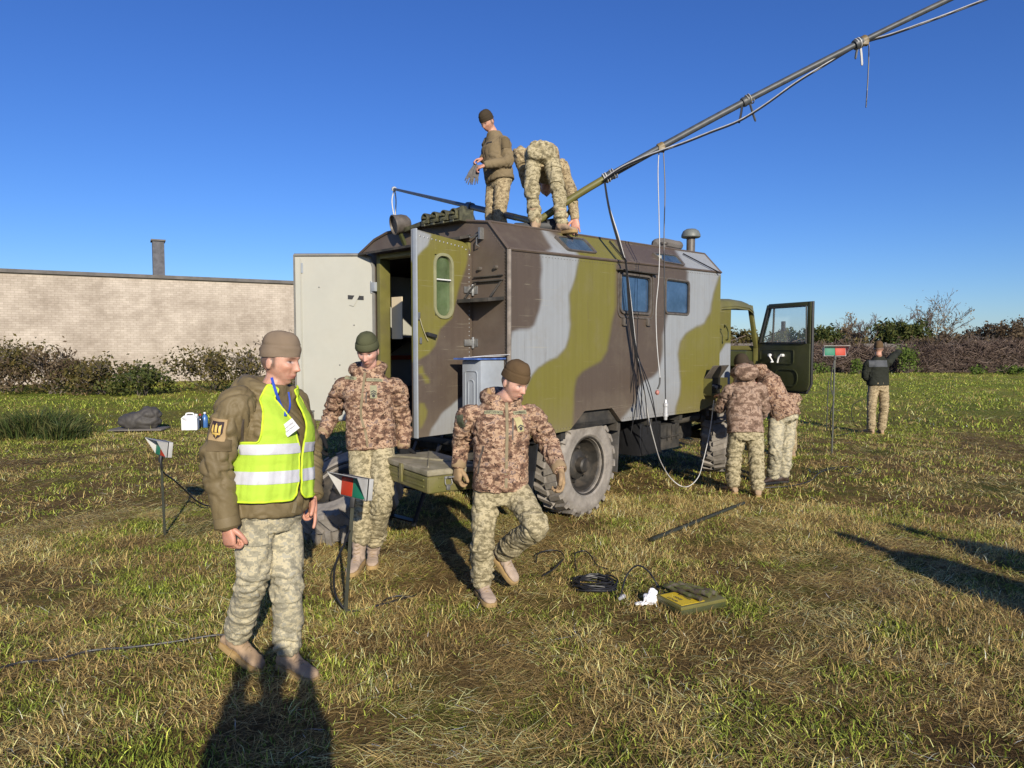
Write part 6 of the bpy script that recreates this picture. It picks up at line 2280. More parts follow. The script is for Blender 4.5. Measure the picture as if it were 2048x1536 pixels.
# vest: sheet lofted off the jacket's torso
def vest_shell(pr, t0, t1, mask, off, th, name, mat, parent, nt_=120, nu=256):
    rings, tt = pr.rings, pr.tt
    n = len(rings[0])
    RR = np.array([[tuple(p) for p in r] for r in rings])
    ts = np.linspace(t0, t1, nt_)
    us = np.linspace(0, n, nu + 1)
    def S(t, u):
        f_ = np.interp(t, tt, np.arange(len(tt)))
        i = min(int(f_), len(rings) - 2)
        k = f_ - i
        j = int(u) % n
        q = u - int(u)
        a = RR[i, j] * (1 - q) + RR[i, (j + 1) % n] * q
        b_ = RR[i + 1, j] * (1 - q) + RR[i + 1, (j + 1) % n] * q
        return a * (1 - k) + b_ * k
    G = np.array([[S(t, u) for u in us[:-1]] for t in ts])
    dt = np.gradient(G, axis=0)
    du = np.roll(G, -1, 1) - np.roll(G, 1, 1)
    nn_ = np.cross(du, dt)
    nn_ /= np.linalg.norm(nn_, axis=2)[..., None] + 1e-9
    if ((G - G.mean(1, keepdims=True)) * nn_).sum() < 0:
        nn_ = -nn_
    wr_ = 0.0075 * fbm((G * np.array([7, 7, 12])).reshape(-1, 3) + 5, 3).reshape(G.shape[:2])
    drop = sstep(3.0, 1.1, ts)[:, None]
    ang_ = np.linspace(0, 2 * np.pi, nu, endpoint=False)
    vf = pnoise(np.stack([3.2 * np.cos(ang_), 3.2 * np.sin(ang_), ang_ * 0 + 1.5], 1))[None, :]
    vf2 = pnoise(np.stack([8 * np.cos(ang_), 8 * np.sin(ang_), ang_ * 0 + 4.5], 1))[None, :]
    Fo = G + nn_ * (off + wr_ + drop * (0.014 + 0.016 * vf + 0.007 * vf2))[..., None]
    jb = bvh_of(pr.jacket)
    for i in range(Fo.shape[0]):
        if ts[i] < 2.2:
            continue
        for j in range(Fo.shape[1]):
            p_ = Vector(Fo[i, j])
            lc, nm, ix, ds = jb.find_nearest(p_, 0.12)
            if lc is not None and (p_ - lc).dot(nm) < 0.011:
                Fo[i, j] = lc + nm * 0.011
    Fi = Fo - nn_ * th
    th_ = 2 * np.pi * us[:-1] / n
    ids = np.arange(G.shape[0] * G.shape[1]).reshape(G.shape[:2])
    N0 = ids.size
    faces, edges = [], {}
    for i in range(len(ts) - 1):
        tm = (ts[i] + ts[i + 1]) / 2
        for j in range(nu):
            um = th_[j] + np.pi / nu
            if not mask(tm, math.cos(um), math.sin(um)):
                continue
            q = (ids[i, j], ids[i, (j + 1) % nu], ids[i + 1, (j + 1) % nu], ids[i + 1, j])
            faces.append(q)
            for k in range(4):
                edges[(q[k], q[(k + 1) % 4])] = 1
    allf = [tuple(int(x_) for x_ in q) for q in faces] + [tuple(int(x_) + N0 for x_ in q[::-1]) for q in faces]
    for (a, b_) in edges:
        if (b_, a) not in edges:
            allf.append((int(b_), int(a), int(a) + N0, int(b_) + N0))
    me = bpy.data.meshes.new(name)
    me.from_pydata(np.concatenate([Fo.reshape(-1, 3), Fi.reshape(-1, 3)]).tolist(), [], allf)
    bm = bmesh.new()
    bm.from_mesh(me)
    lay = bm.verts.layers.int.new('oi')
    for i_, v_ in enumerate(bm.verts):
        v_[lay] = i_
    bmesh.ops.delete(bm, geom=[v for v in bm.verts if not v.link_faces], context='VERTS')
    bmesh.ops.recalc_face_normals(bm, faces=bm.faces)
    for _ in range(4):
        bmesh.ops.smooth_vert(bm, verts=bm.verts, factor=0.5, use_axis_x=True, use_axis_y=True, use_axis_z=True)
    pos = {v_[lay]: v_.co.copy() for v_ in bm.verts}
    bm.to_mesh(me)
    bm.free()
    ob = link(name, me, mat, parent, True, 60)
    if name == 'hi_vis_vest':
        nxt = {}
        for (a, b_) in edges:
            if (b_, a) not in edges:
                nxt.setdefault(int(a), []).append(int(b_))
        mbb = MB()
        while nxt:
            s0_ = next(iter(nxt))
            loop, cur = [], s0_
            while cur in nxt:
                loop.append(cur)
                nb = nxt[cur].pop()
                if not nxt[cur]:
                    del nxt[cur]
                cur = nb
            if len(loop) > 30:
                L_ = [pos[i_] for i_ in loop if i_ in pos]
                L_ = [(L_[k - 2] + L_[k - 1] + L_[k] + L_[(k + 1) % len(L_)] + L_[(k + 2) % len(L_)]) / 5 for k in range(len(L_))][::3]
                mbb.tube(L_ + [L_[0]], 0.0055, 6, False)
        mbb.build('edge_binding', M['vest_edge'], ob, 0, True, 60)
    return ob
def vmask(t, c, s):
    # armholes
    if t > 2.6 and abs(c) > 0.93 - 0.10 * min(1, (t - 2.6) / 0.9):
        return False
    if s > 0:
        w = float(np.interp(t, [1.1, 1.25, 1.6, 2.3, 3.4, 4.3], [0.16, 0.055, 0.03, 0.035, 0.24, 0.50]))
        if abs(c + 0.02) < w:
            return False
    elif t > 4.3 and abs(c) < 0.5:
        return False
    return t < 4.72
vest = vest_shell(vm, 1.08, 4.72, vmask, 0.026, 0.006, 'hi_vis_vest', M['vest'], vm.root)
def band(a, b_):
    return lambda t, c, s: a < t < b_ and not (s > 0 and abs(c + 0.02) < float(np.interp(t, [1.1, 1.25, 1.6, 2.3, 3.4], [0.16, 0.055, 0.03, 0.035, 0.24])))
for (a, b_) in ((1.52, 1.83), (2.26, 2.56)):
    vest_shell(vm, a, b_, band(a, b_), 0.0295, 0.002, 'reflective_band', M['reflect'], vest, 12)
bv = bvh_of(vm.jacket)
# sleeve patch with a gold trident
dc = Decal(vm, vm.jacket, 433, 860, R(-6), bvh=bv)
if dc.ok:
    sp_ = dc.sheet('sleeve_patch', M['patch_tan'], vm.jacket, 0.082, 0.102, 0.005)
    dc.poly('shield', M['patch_dark'], sp_, [[(-0.03, 0.04), (0.03, 0.04), (0.03, -0.01), (0.018, -0.03), (0, -0.042), (-0.018, -0.03), (-0.03, -0.01)]], 0.0068, 0.003)
    w_ = 0.0055
    tri = [[(-0.022, 0.026), (-0.013, 0.02), (-0.012, -0.01), (-0.021, -0.012)], [(0.022, 0.026), (0.013, 0.02), (0.012, -0.01), (0.021, -0.012)],
           [(-w_, 0.02), (0, 0.034), (w_, 0.02), (w_, -0.0102), (-w_, -0.0102)], [(-0.022, -0.0125), (0.022, -0.0125), (0.02, -0.022), (-0.02, -0.022)], [(-0.006, -0.0222), (0.006, -0.0222), (0.0, -0.036)]]
    dc.poly('trident_emblem', M['gold'], sp_, tri, 0.0085, 0.002)
    dc.sheet('hook_panel', M['fleece_dark'], vm.jacket, 0.10, 0.055, 0.0025, x0=0.012, y0=-0.072)
strip(vm, vm.jacket, [(588, 860), (589, 930), (590, 1000), (586, 1026)], 0.02, 'zip', M['zip'], vm.jacket, 0.004, bv)
strip(vm, vm.jacket, [(486, 838), (484, 870), (487, 900)], 0.012, 'pocket_zip', M['zip_dark'], vm.jacket, 0.004, bv)
vb = bvh_of(vest)
# lanyard with a white card hanging from it
org = CAMP - vm.off
def chest_pt(px, py, off=0.02):
    r = ray(px, py).normalized()
    best = None
    for bb in (bv, vb):
        h = bb.ray_cast(org, r)
        if h[0] is not None and (best is None or h[3] < best[3]):
            best = h
    return (best[0] - r * off) if best else at(px, py, 3.5) - vm.off
ln = [chest_pt(a, b_, 0.014) for a, b_ in ((543, 755), (552, 785), (562, 812), (571, 832))]
mb = MB()
def ribbon(mb, pts, w, side):
    A = [p + side * w / 2 for p in pts]; B_ = [p - side * w / 2 for p in pts]
    bk = Vector((0, 0.003, 0))
    mb.grid([A, B_, [p + bk for p in B_], [p + bk for p in A], A])
ribbon(mb, catmull(ln, 4), 0.013, Vector((0.95, 0, 0.3)))
ln2 = [chest_pt(a, b_, 0.014) for a, b_ in ((577, 784), (580, 806), (578, 820), (571, 832))]
ribbon(mb, catmull(ln2, 4), 0.009, Vector((0.95, 0, 0.1)))
lan = mb.build('lanyard', M['blue'], vm.root, 0, True, 60)
cpt = chest_pt(580, 855, 0.025)
ex_, ey_ = Vector((0.80, -0.10, 0.6)).normalized(), Vector((-0.6, -0.02, 0.8)).normalized()
nrm = ex_.cross(ey_).normalized()
if nrm.y > 0:
    nrm = -nrm
mb = MB().prism([cpt + ex_ * a * 0.038 + ey_ * b_ * 0.03 for a, b_ in ((-1, -1), (1, -1), (1, 1), (-1, 1))], nrm * 0.002)
cardo = mb.build('name_card', M['card'], lan, 0, False)
mb = MB()
for (yy, n_, sd_) in ((0.010, 8, 3), (-0.006, 9, 4)):
    for q_ in squiggle(n_, 0.058, 0.0075, sd_):
        mb.prism([cpt + nrm * 0.0025 + ex_ * x_ + ey_ * (y_ + yy) for x_, y_ in q_], nrm * 0.0005)
mb.build('card_print', mkmat('grey_print', (0.16, 0.16, 0.2), 0.05, 5, 0.7, 0), cardo, 0, False)
dt_ = bvh_of(vm.trousers)
dc = Decal(vm, vm.trousers, 510, 1065, 0, bvh=dt_)
if dc.ok:
    dc.sheet('cargo_pocket', M['camo_sand'], vm.trousers, 0.12, 0.13, 0.012, 10, 10)

# ---------------------------------------------------------------- soldier carrying the far end of the crate
J = JP(head=(735, 702, 5.30), neck=(736, 747, 5.42), pelvis=(742, 878, 5.42),
       shR=(684, 768, 5.40), shL=(793, 770, 5.42), elR=(663, 828, 5.52), elL=(806, 848, 5.55), wrR=(646, 868, 5.36), wrL=(807, 893, 5.48),
       hipR=(720, 893, 5.40), hipL=(766, 893, 5.42), knR=(726, 998, 5.28), knL=(764, 1000, 5.22), anR=(717, 1108, 5.34), anL=(746, 1098, 5.56),
       toeR=(-0.1, -1, -0.05), toeL=(0.15, -1, 0))
s2 = person('soldier in olive beanie and pink-brown camouflage jacket, black gloves', J, (-0.04, -0.90, -0.42),
            dict(vox=0.0075, bulk=0.93, jacket='camo_pink', trousers='camo_olive', boots='boot_grey', hat='hat_olive', hatcuff=True, seed=11, hem=0.07, shaft=0.25, headscale=0.99,
                 skin=(0.62, 0.36, 0.28), stubble=0.0, hattilt=0.12, jjoint=0.018, tjoint=0.018, legr=1.02, armr=0.94, cuffmat='cuff',
                 hands={'R': dict(d=(-0.12, -0.1, -1), pn=(0.9, 0.2, 0), curl=(0.4, 0.45, 0.5, 0.55), glove='glove_black', size=1.05),
                        'L': dict(d=(0.2, 0.05, -1), pn=(0.4, -0.85, -0.2), curl=(0.9, 0.95, 1.0, 1.0), glove='glove_black', size=1.05)}))
s2.root['label'] = 'soldier in olive beanie and pinkish camouflage jacket with black gloves, left of the crate'
bv = bvh_of(s2.jacket)
strip(s2, s2.jacket, [(730, 745), (725, 790), (722, 830), (731, 865), (735, 893)], 0.018, 'zip', M['zip'], s2.jacket, 0.004, bv)
strip(s2, s2.jacket, [(733, 785), (732, 806)], 0.01, 'pocket_zip', M['zip_dark'], s2.jacket, 0.004, bv)
dc = Decal(s2, s2.jacket, 702, 756, R(-6), bvh=bv)
if dc.ok:
    q_ = dc.sheet('name_tape', M['tape_green'], s2.jacket, 0.10, 0.024, 0.004)
    dc.poly('tape_print', M['print'], q_, squiggle(7, 0.06, 0.012, 2), 0.006)
dc = Decal(s2, s2.jacket, 749, 760, R(-3), bvh=bv)
if dc.ok:
    q_ = dc.sheet('name_tape', M['tape_green'], s2.jacket, 0.12, 0.024, 0.004)
    dc.poly('tape_print', M['print'], q_, squiggle(11, 0.105, 0.013, 5), 0.006)
def rank_patch(dc, ob, mat, n=2):
    q_ = dc.sheet('rank_patch', mat, ob, 0.05, 0.10, 0.004)
    pl = []
    for k in range(n):
        y0 = -0.012 + k * 0.016 - 0.008
        pl.append([(-0.021, y0 - 0.008), (0, y0 + 0.004), (0.021, y0 - 0.008), (0.021, y0 + 0.0005), (0, y0 + 0.0125), (-0.021, y0 + 0.0005)])
    pl.append([(0.012 * math.cos(t_), -0.033 + 0.012 * math.sin(t_)) for t_ in np.linspace(0, 2 * math.pi, 11)[:-1]])
    dc.poly('rank_chevrons', M['print'], q_, pl, 0.0062, 0.002)
dc = Decal(s2, s2.jacket, 747, 783, 0, bvh=bv)
if dc.ok:
    rank_patch(dc, s2.jacket, M['tape_green'])
# brown fleece lining showing in the hood
hl_ = MB().ell(s2.J['neck'] - s2.f * 0.03 + s2.l * 0.075 + s2.up * 0.055, (0.035, 0.03, 0.045), Matrix((s2.l, s2.f, s2.up)).transposed(), 14, 10)
hl_.build('hood_lining', M['lining'], s2.jacket)

# ---------------------------------------------------------------- soldier carrying the near end of the crate
J = JP(head=(1029, 764, 4.66), neck=(1003, 806, 4.76), pelvis=(1000, 966, 4.76),
       shR=(936, 826, 4.74), shL=(1066, 824, 4.82), elR=(924, 886, 4.86), elL=(1096, 886, 4.80), wrR=(917, 932, 4.82), wrL=(1119, 938, 4.62),
       hipR=(972, 982, 4.74), hipL=(1028, 976, 4.80), knR=(966, 1075, 4.68), knL=(1072, 1052, 4.52), anR=(964, 1164, 4.80), anL=(1008, 1103, 4.92),
       toeR=(0.35, -0.93, -0.02), toeL=(0.55, -0.45, -0.62))
s3 = person('soldier in brown beanie and pink-brown camouflage jacket stepping in front of the truck, tan gloves', J, (0.70, -0.62, -0.40),
            dict(vox=0.0068, bulk=0.94, jacket='camo_pink', trousers='camo_olive', boots='boot_grey', hat='hat_brown', seed=23, hem=0.045, shaft=0.13,
                 skin=(0.60, 0.36, 0.27), stubble=0.0, hattilt=0.05, jjoint=0.018, tjoint=0.016, legr=0.98, armr=0.94, hoodsize=1.05,
                 hands={'R': dict(d=(-0.1, -0.1, -1), pn=(0.75, 0.5, 0), curl=(0.75, 0.9, 1.0, 1.0), glove='glove_tan', size=1.06),
                        'L': dict(d=(0.12, -0.15, -1), pn=(-0.9, -0.35, 0), curl=(0.6, 0.7, 0.75, 0.8), glove='glove_tan', size=1.08)}))
s3.root['label'] = 'soldier in brown beanie and pinkish camouflage jacket with tan gloves, right of the crate'
bv = bvh_of(s3.jacket)
strip(s3, s3.jacket, [(1013, 805), (1014, 860), (1013, 915), (1012, 975)], 0.02, 'zip', M['zip'], s3.jacket, 0.004, bv)
strip(s3, s3.jacket, [(1026, 836), (1025, 880)], 0.01, 'pocket_zip', M['zip_dark'], s3.jacket, 0.004, bv)
strip(s3, s3.jacket, [(968, 892), (960, 920), (957, 948)], 0.012, 'pocket_zip', M['zip_dark'], s3.jacket, 0.004, bv)
strip(s3, s3.jacket, [(934, 838), (926, 856)], 0.012, 'pocket_zip', M['zip_dark'], s3.jacket, 0.004, bv)
dc = Decal(s3, s3.jacket, 987, 825, R(-2), bvh=bv)
if dc.ok:
    q_ = dc.sheet('name_tape', M['tape_green'], s3.jacket, 0.122, 0.026, 0.004)
    dc.poly('tape_print', M['print'], q_, text_polys('МАРТИНЮК', 0.021), 0.006)
dc = Decal(s3, s3.jacket, 1040, 825, 0, bvh=bv)
if dc.ok:
    q_ = dc.sheet('name_tape', M['tape_green'], s3.jacket, 0.105, 0.025, 0.004)
    dc.poly('tape_print', M['print'], q_, squiggle(9, 0.09, 0.014, 8), 0.006)
dc = Decal(s3, s3.jacket, 1039, 848, 0, bvh=bv)
if dc.ok:
    rank_patch(dc, s3.jacket, M['patch_sand'], 1)
dc = Decal(s3, s3.jacket, 920, 843, R(10), bvh=bv)
if dc.ok:
    dc.sheet('sleeve_patch', M['flag_dark'], s3.jacket, 0.05, 0.085, 0.004)

MB().ell(s3.J['neck'] - s3.f * 0.01 - s3.l * 0.088 + s3.up * 0.05, (0.022, 0.03, 0.05), Matrix((s3.l, s3.f, s3.up)).transposed(), 14, 10).build('hood_lining', M['lining'], s3.jacket)

# ---------------------------------------------------------------- two men on the roof
RZ = 2.84
J = JP(head=(975, 244, 8.48), neck=(989, 274, 8.52), pelvis=(999, 352, 8.5),
       shR=(976, 284, 8.66), shL=(1008, 282, 8.38), elR=(978, 316, 8.80), elL=(1017, 322, 8.32), wrR=(966, 318, 8.52), wrL=(971, 330, 8.22),
       hipR=(989, 362, 8.58), hipL=(1006, 362, 8.42), knR=(983, 415, 8.54), knL=(1001, 416, 8.42), anR=(984, 482, 8.62), anL=(1002, 482, 8.46),
       toeR=(-0.8, -0.6, 0), toeL=(-0.7, -0.7, 0))
s4 = person('soldier in brown fleece and dark beanie standing on the truck roof pulling on gloves', J, (-0.58, -0.58, -0.57),
            dict(vox=0.0105, bulk=1.0, jacket='fleece', trousers='camo_tan', boots='boot_tan', hat='hat_dark', seed=31, hood=False, hem=0.08, groundz=RZ, hattilt=0.05, headscale=0.97,
                 cuffs=False, shaft=0.12, hands={'R': dict(d=(-0.9, -0.2, -0.2), pn=(0, 0, -1), curl=(0.9,) * 4), 'L': dict(d=(-0.95, 0.1, -0.3), pn=(0, 0.5, -0.8), curl=(0.9,) * 4)}))
bv = bvh_of(s4.jacket)
dc = Decal(s4, s4.jacket, 1012, 285, 0, bvh=bv)
if dc.ok:
    dc.sheet('shoulder_panel', M['fleece_dark'], s4.jacket, 0.10, 0.15, 0.004, 10, 10)
dc = Decal(s4, s4.jacket, 978, 285, 0, bvh=bv)
if dc.ok:
    dc.sheet('name_tape', M['print'], s4.jacket, 0.08, 0.018, 0.004, 6, 3)

J = JP(head=(1092, 372, 7.58), neck=(1095, 352, 7.42), pelvis=(1084, 312, 6.98),
       shR=(1124, 334, 7.30), shL=(1064, 328, 7.36), elR=(1143, 388, 7.16), elL=(1037, 302, 7.28), wrR=(1150, 437, 6.98), wrL=(1052, 372, 7.45),
       hipR=(1104, 322, 6.92), hipL=(1065, 322, 6.95), knR=(1117, 386, 6.84), knL=(1064, 384, 6.90), anR=(1123, 449, 6.88), anL=(1071, 446, 6.95),
       toeR=(0.55, -0.75, -0.02), toeL=(0.2, 0.98, 0.0))
s5 = person('soldier in camouflage bending over on the truck roof, back to the camera', J, (0.1, 0.6, -0.8),
            dict(vox=0.0095, bulk=0.86, jacket='camo_tan', trousers='camo_olive', boots='boot_tan', hat='hat_olive', seed=37, hood=False, hem=0.05, groundz=RZ, faceup=(0, 0.8, 0.6),
                 cuffs=False, shaft=0.14, legr=0.88, armr=0.88, tjoint=0.02, hands={'R': dict(d=(0.05, -0.15, -1), pn=(-0.2, -1, 0.1), curl=(0.3,) * 4, spread=0.2, size=1.05)}))
bv = bvh_of(s5.trousers)
dc = Decal(s5, s5.trousers, 1113, 346, R(-8), bvh=bv)
if dc.ok:
    dc.sheet('cargo_pocket', M['camo_olive'], s5.trousers, 0.10, 0.19, 0.012, 8, 10)
    dc.sheet('pocket_flap', M['camo_olive'], s5.trousers, 0.11, 0.05, 0.02, 8, 5, 0, 0.09)

# ---------------------------------------------------------------- group at the cab
J = JP(head=(1487, 737, 7.86), neck=(1487, 756, 7.98), pelvis=(1491, 858, 8.1),
       shR=(1522, 776, 7.98), shL=(1457, 778, 8.0), elR=(1526, 822, 7.9), elL=(1442, 815, 7.92), wrR=(1505, 842, 7.70), wrL=(1450, 800, 7.66),
       hipR=(1511, 868, 8.1), hipL=(1474, 868, 8.1), knR=(1513, 922, 8.05), knL=(1467, 920, 8.15), anR=(1515, 976, 8.05), anL=(1466, 970, 8.22),
       toeR=(0.15, 0.98, 0), toeL=(-0.2, 0.97, 0))
J['neck'] = at(1487, 752, 8.2); J['head'] = at(1484, 732, 8.34)
J.update(JP(shR=(1520, 776, 8.18), shL=(1459, 778, 8.2), elR=(1527, 822, 8.28), elL=(1442, 815, 8.3), wrR=(1512, 838, 8.5), wrL=(1446, 792, 8.5)))
s6 = person('soldier in mauve-brown camouflage jacket with back to camera beside the cab', J, (-0.2, 0.92, -0.35),
            dict(vox=0.0105, bulk=1.02, jacket='camo_mauve', trousers='camo_olive', boots='boot_tan', hat='hat_dark', seed=41, hem=0.05, shaft=0.1, hoodsize=1.15, jjoint=0.02, tjoint=0.02, cuffs=False,
                 hands={'L': dict(d=(-0.3, 0.9, 0.1), pn=(0.3, 0, -1)), 'R': dict(d=(-0.6, 0.7, 0.1), pn=(0.3, 0, -1))}))
J = JP(head=(1497, 744, 8.95), neck=(1520, 744, 8.85), pelvis=(1566, 825, 8.66),
       shR=(1536, 760, 8.68), shL=(1524, 752, 9.02), elR=(1520, 806, 8.55), elL=(1505, 795, 9.1), wrR=(1496, 815, 8.75), wrL=(1490, 800, 9.1),
       hipR=(1553, 848, 8.6), hipL=(1578, 842, 8.78), knR=(1550, 900, 8.52), knL=(1572, 898, 8.74), anR=(1546, 951, 8.66), anL=(1566, 950, 8.80),
       toeR=(-0.85, -0.35, 0), toeL=(-0.9, -0.2, 0))
s7 = person('soldier in pink-brown camouflage jacket leaning towards the cab, dark boots', J, (-0.9, 0.2, -0.35),
            dict(vox=0.0105, bulk=1.0, jacket='camo_pink', trousers='camo_sand', boots='boot_dark', hat='hat_dark', seed=47, hem=0.09, shaft=0.12, sole='black', jjoint=0.02, tjoint=0.02, cuffs=False, hoodsize=1.15,
                 hands={'L': dict(d=(-1, 0, -0.1), pn=(0, 0, -1)), 'R': dict(d=(-0.9, 0.2, 0), pn=(0, 0, -1))}))
J = JP(head=(1530, 745, 11.0), neck=(1543, 752, 10.95), pelvis=(1578, 800, 10.85),
       shR=(1550, 757, 10.75), shL=(1546, 757, 11.1), elR=(1540, 795, 10.7), elL=(1535, 795, 11.1), wrR=(1522, 790, 10.8), wrL=(1520, 790, 11.1),
       hipR=(1574, 812, 10.76), hipL=(1584, 812, 10.9), knR=(1576, 858, 10.72), knL=(1582, 858, 10.9), anR=(1578, 902, 10.86), anL=(1584, 899, 10.98),
       toeR=(-0.6, -0.8, 0), toeL=(-0.3, -0.9, 0))
s8 = person('soldier mostly hidden behind the open cab door, tan boot showing', J, (-0.9, 0.1, -0.4),
            dict(vox=0.013, jacket='camo_pink', trousers='camo_tan', boots='boot_tan', hat='hat_dark', seed=53, hem=0.1, shaft=0.12, cuffs=False, hands={}))

# ---------------------------------------------------------------- pointing man in the field
J = JP(head=(1757, 697, 13.5), neck=(1757, 716, 13.56), pelvis=(1756, 766, 13.6),
       shR=(1777, 722, 13.55), shL=(1736, 726, 13.55), elR=(1788, 712, 13.72), elL=(1730, 752, 13.62), wrR=(1797, 703, 13.92), wrL=(1738, 760, 13.85),
       hipR=(1767, 774, 13.6), hipL=(1746, 774, 13.6), knR=(1768, 816, 13.6), knL=(1743, 816, 13.6), anR=(1763, 858, 13.66), anL=(1742, 857, 13.62),
       toeR=(0.2, 0.98, 0), toeL=(-0.25, 0.97, 0))
s9 = person('man in dark sweater with back turned pointing to the right in the field', J, (0.45, 0.88, -0.08),
            dict(vox=0.012, bulk=1.0, jacket='sweater', trousers='camo_tan', boots='boot_tan', hat='hat_brown', seed=59, hood=False, collar=False, hem=0.04, shaft=0.1, cuffs=False, tjoint=0.02,
                 hands={'R': dict(d=(0.6, 0.75, 0.15), pn=(0, 0, -1), curl=(0.05, 1.2, 1.2, 1.2), glove='glove_black'), 'L': dict(d=(0.6, 0.7, 0), pn=(0, 0, -1))}))
bv = bvh_of(s9.jacket)
dc = Decal(s9, s9.jacket, 1757, 727, 0, bvh=bv)
if dc.ok:
    dc.sheet('shoulder_yoke', M['yoke'], s9.jacket, 0.34, 0.13, 0.004, 12, 8)
for px in (1756, 1767):
    dc = Decal(s9, s9.trousers, px, 768, 0)
    if dc.ok:
        dc.sheet('belt_loop', M['camo_tan'], s9.trousers, 0.02, 0.05, 0.01, 3, 4)

# ---------------------------------------------------------------- photographer and bystanders just outside the frame (their shadows fall into it)
def stander(label, x, y, face, seed, arms_up=False, h=1.76):
    f = Vector(face).normalized()
    l = f.cross(Vector((0, 0, 1))) * -1
    l = Vector((0, 0, 1)).cross(f)
    b = Vector((x, y, 0))
    k = h / 1.76
    U = lambda z, a=0.0, c=0.0: b + Vector((0, 0, z * k)) + l * a * k + f * c * k
    J = dict(head=U(1.64, 0, 0.03), neck=U(1.47), pelvis=U(0.97), shR=U(1.42, -0.19), shL=U(1.42, 0.19), hipR=U(0.9, -0.1), hipL=U(0.9, 0.1),
             knR=U(0.5, -0.11, 0.02), knL=U(0.5, 0.12, 0.02), anR=U(0.095, -0.12), anL=U(0.095, 0.13), toeR=f - l * 0.2, toeL=f + l * 0.2)
    if arms_up:
        J.update(elR=U(1.2, -0.2, 0.14), elL=U(1.2, 0.2, 0.14), wrR=U(1.5, -0.16, 0.24), wrL=U(1.5, 0.16, 0.24))
    else:
        J.update(elR=U(1.14, -0.26, -0.02), elL=U(1.14, 0.26, -0.02), wrR=U(0.9, -0.25, 0.08), wrL=U(0.9, 0.25, 0.08))
    hd = dict(d=(f * 0.3 + Vector((0, 0, 1 if arms_up else -1))), pn=f)
    return person(label, J, tuple(f), dict(vox=0.016, jacket='camo_tan', trousers='camo_tan', hat='hat_dark', seed=seed, hem=0.1, cuffs=False, hands={'R': hd, 'L': hd}))
stander('photographer standing where the picture is taken, casting the shadow at the bottom', -0.04, -0.42, (-0.3, 1, 0), 61, True)
stander('bystander outside the right edge whose long shadow crosses the grass', 4.25, 2.0, (-0.6, 0.8, 0), 67)
stander('second bystander outside the right edge, farther from the camera', 4.95, 2.25, (-0.7, 0.7, 0), 71, False, 1.8)
# ================================================================== props
def cable(name, label, cat, pts, r, mat, n=6, sub=6, group=None, parent=None):
    P = catmull(pts, sub)
    c0 = P[0].copy()
    ob = MB().tube([p - c0 for p in P], r, n).build(name, mat, parent, 0, True, 60, loc=c0)
    if parent is None:
        tag(ob, label, cat, group)
    return ob
M['wire'] = mkmat('black_cable', (0.014, 0.014, 0.016), 0.2, 30, 0.45, 0.05)
M['wire_white'] = mkmat('white_cord', (0.5, 0.49, 0.47), 0.08, 30, 0.6, 0.1)
M['rag'] = mkmat('white_rag', (0.74, 0.74, 0.76), 0.05, 12, 0.9, 0.4, 30, bdist=0.01)
M['mast_grey'] = mkmat('grey_mast_tube', (0.05, 0.056, 0.062), 0.25, 12, 0.5, 0.1, 60, dirt=(0.13, 0.13, 0.125), dirt_amt=0.4, dscale=14)
M['clamp'] = mkmat('brown_clamp', (0.16, 0.115, 0.05), 0.25, 20, 0.5, 0.1)

# ---------------------------------------------------------------- carried crate
c_near = at(855, 941, 4.75)
zt = c_near.z
e1 = Vector((-0.435, 0.65, 0)).normalized()       # along the long side, away to the left
e2 = Vector((e1.y, -e1.x, 0))
if e2.x < 0:
    e2 = -e2
CL, CW, CH = 0.78, 0.44, 0.165
ctr = Vector((c_near.x, c_near.y, 0)) + e1 * CL / 2 + e2 * CW / 2
crate = thing('ammunition_crate', 'olive green metal crate carried between the two soldiers in pinkish jackets', 'crate', ctr + Vector((0, 0, zt - CH)), math.atan2(e1.y, e1.x))
M['crate'] = mkmat('glossy_olive_paint', (0.125, 0.118, 0.036), 0.14, 8, 0.34, 0.06, 40, dirt=(0.2, 0.165, 0.10), dirt_amt=0.5, dscale=7)
M['crate_top'] = mkmat('scuffed_crate_lid', (0.22, 0.195, 0.125), 0.3, 9, 0.55, 0.15, 40, dirt=(0.42, 0.38, 0.30), dirt_amt=0.75, dscale=6)
# local x along e1; the camera sees the -y or +y long side
sy = -1 if Vector((-e1.y, e1.x, 0)).dot(e2) > 0 else 1
MB().bx(-CL / 2, CL / 2, -CW / 2, CW / 2, 0, CH * 0.72).build('crate_body', M['crate'], crate, 0.022, True, 35, 3)
MB().bx(-CL / 2 - 0.004, CL / 2 + 0.004, -CW / 2 - 0.004, CW / 2 + 0.004, CH * 0.722, CH).build('crate_lid', M['crate_top'], crate, 0.018, True, 35, 3)
for x0, x1 in ((-CL / 2 + 0.05, -0.03), (0.03, CL / 2 - 0.05)):
    for zz in (0.04, 0.085):
        MB().bx(x0, x1, sy * CW / 2 + (0 if sy > 0 else -0.006), sy * CW / 2 + (0.006 if sy > 0 else 0), zz, zz + 0.014).build('pressed_rib', M['crate'], crate, 0.003)
lt_ = MB().bx(-0.018, 0.018, sy * (CW / 2 + 0.004), sy * (CW / 2 + 0.022), 0.03, CH - 0.005).bx(-0.024, 0.024, sy * (CW / 2 + 0.003), sy * (CW / 2 + 0.012), CH - 0.05, CH - 0.012)
lt_.build('latch', M['crate'], crate, 0.003)
en = MB().tube(catmull([(-CL / 2 - 0.006, sy * 0.045, 0.10), (-CL / 2 - 0.02, sy * 0.045, 0.06), (-CL / 2 - 0.02, sy * 0.09, 0.055), (-CL / 2 - 0.006, sy * 0.09, 0.10)], 4), 0.004, 6)
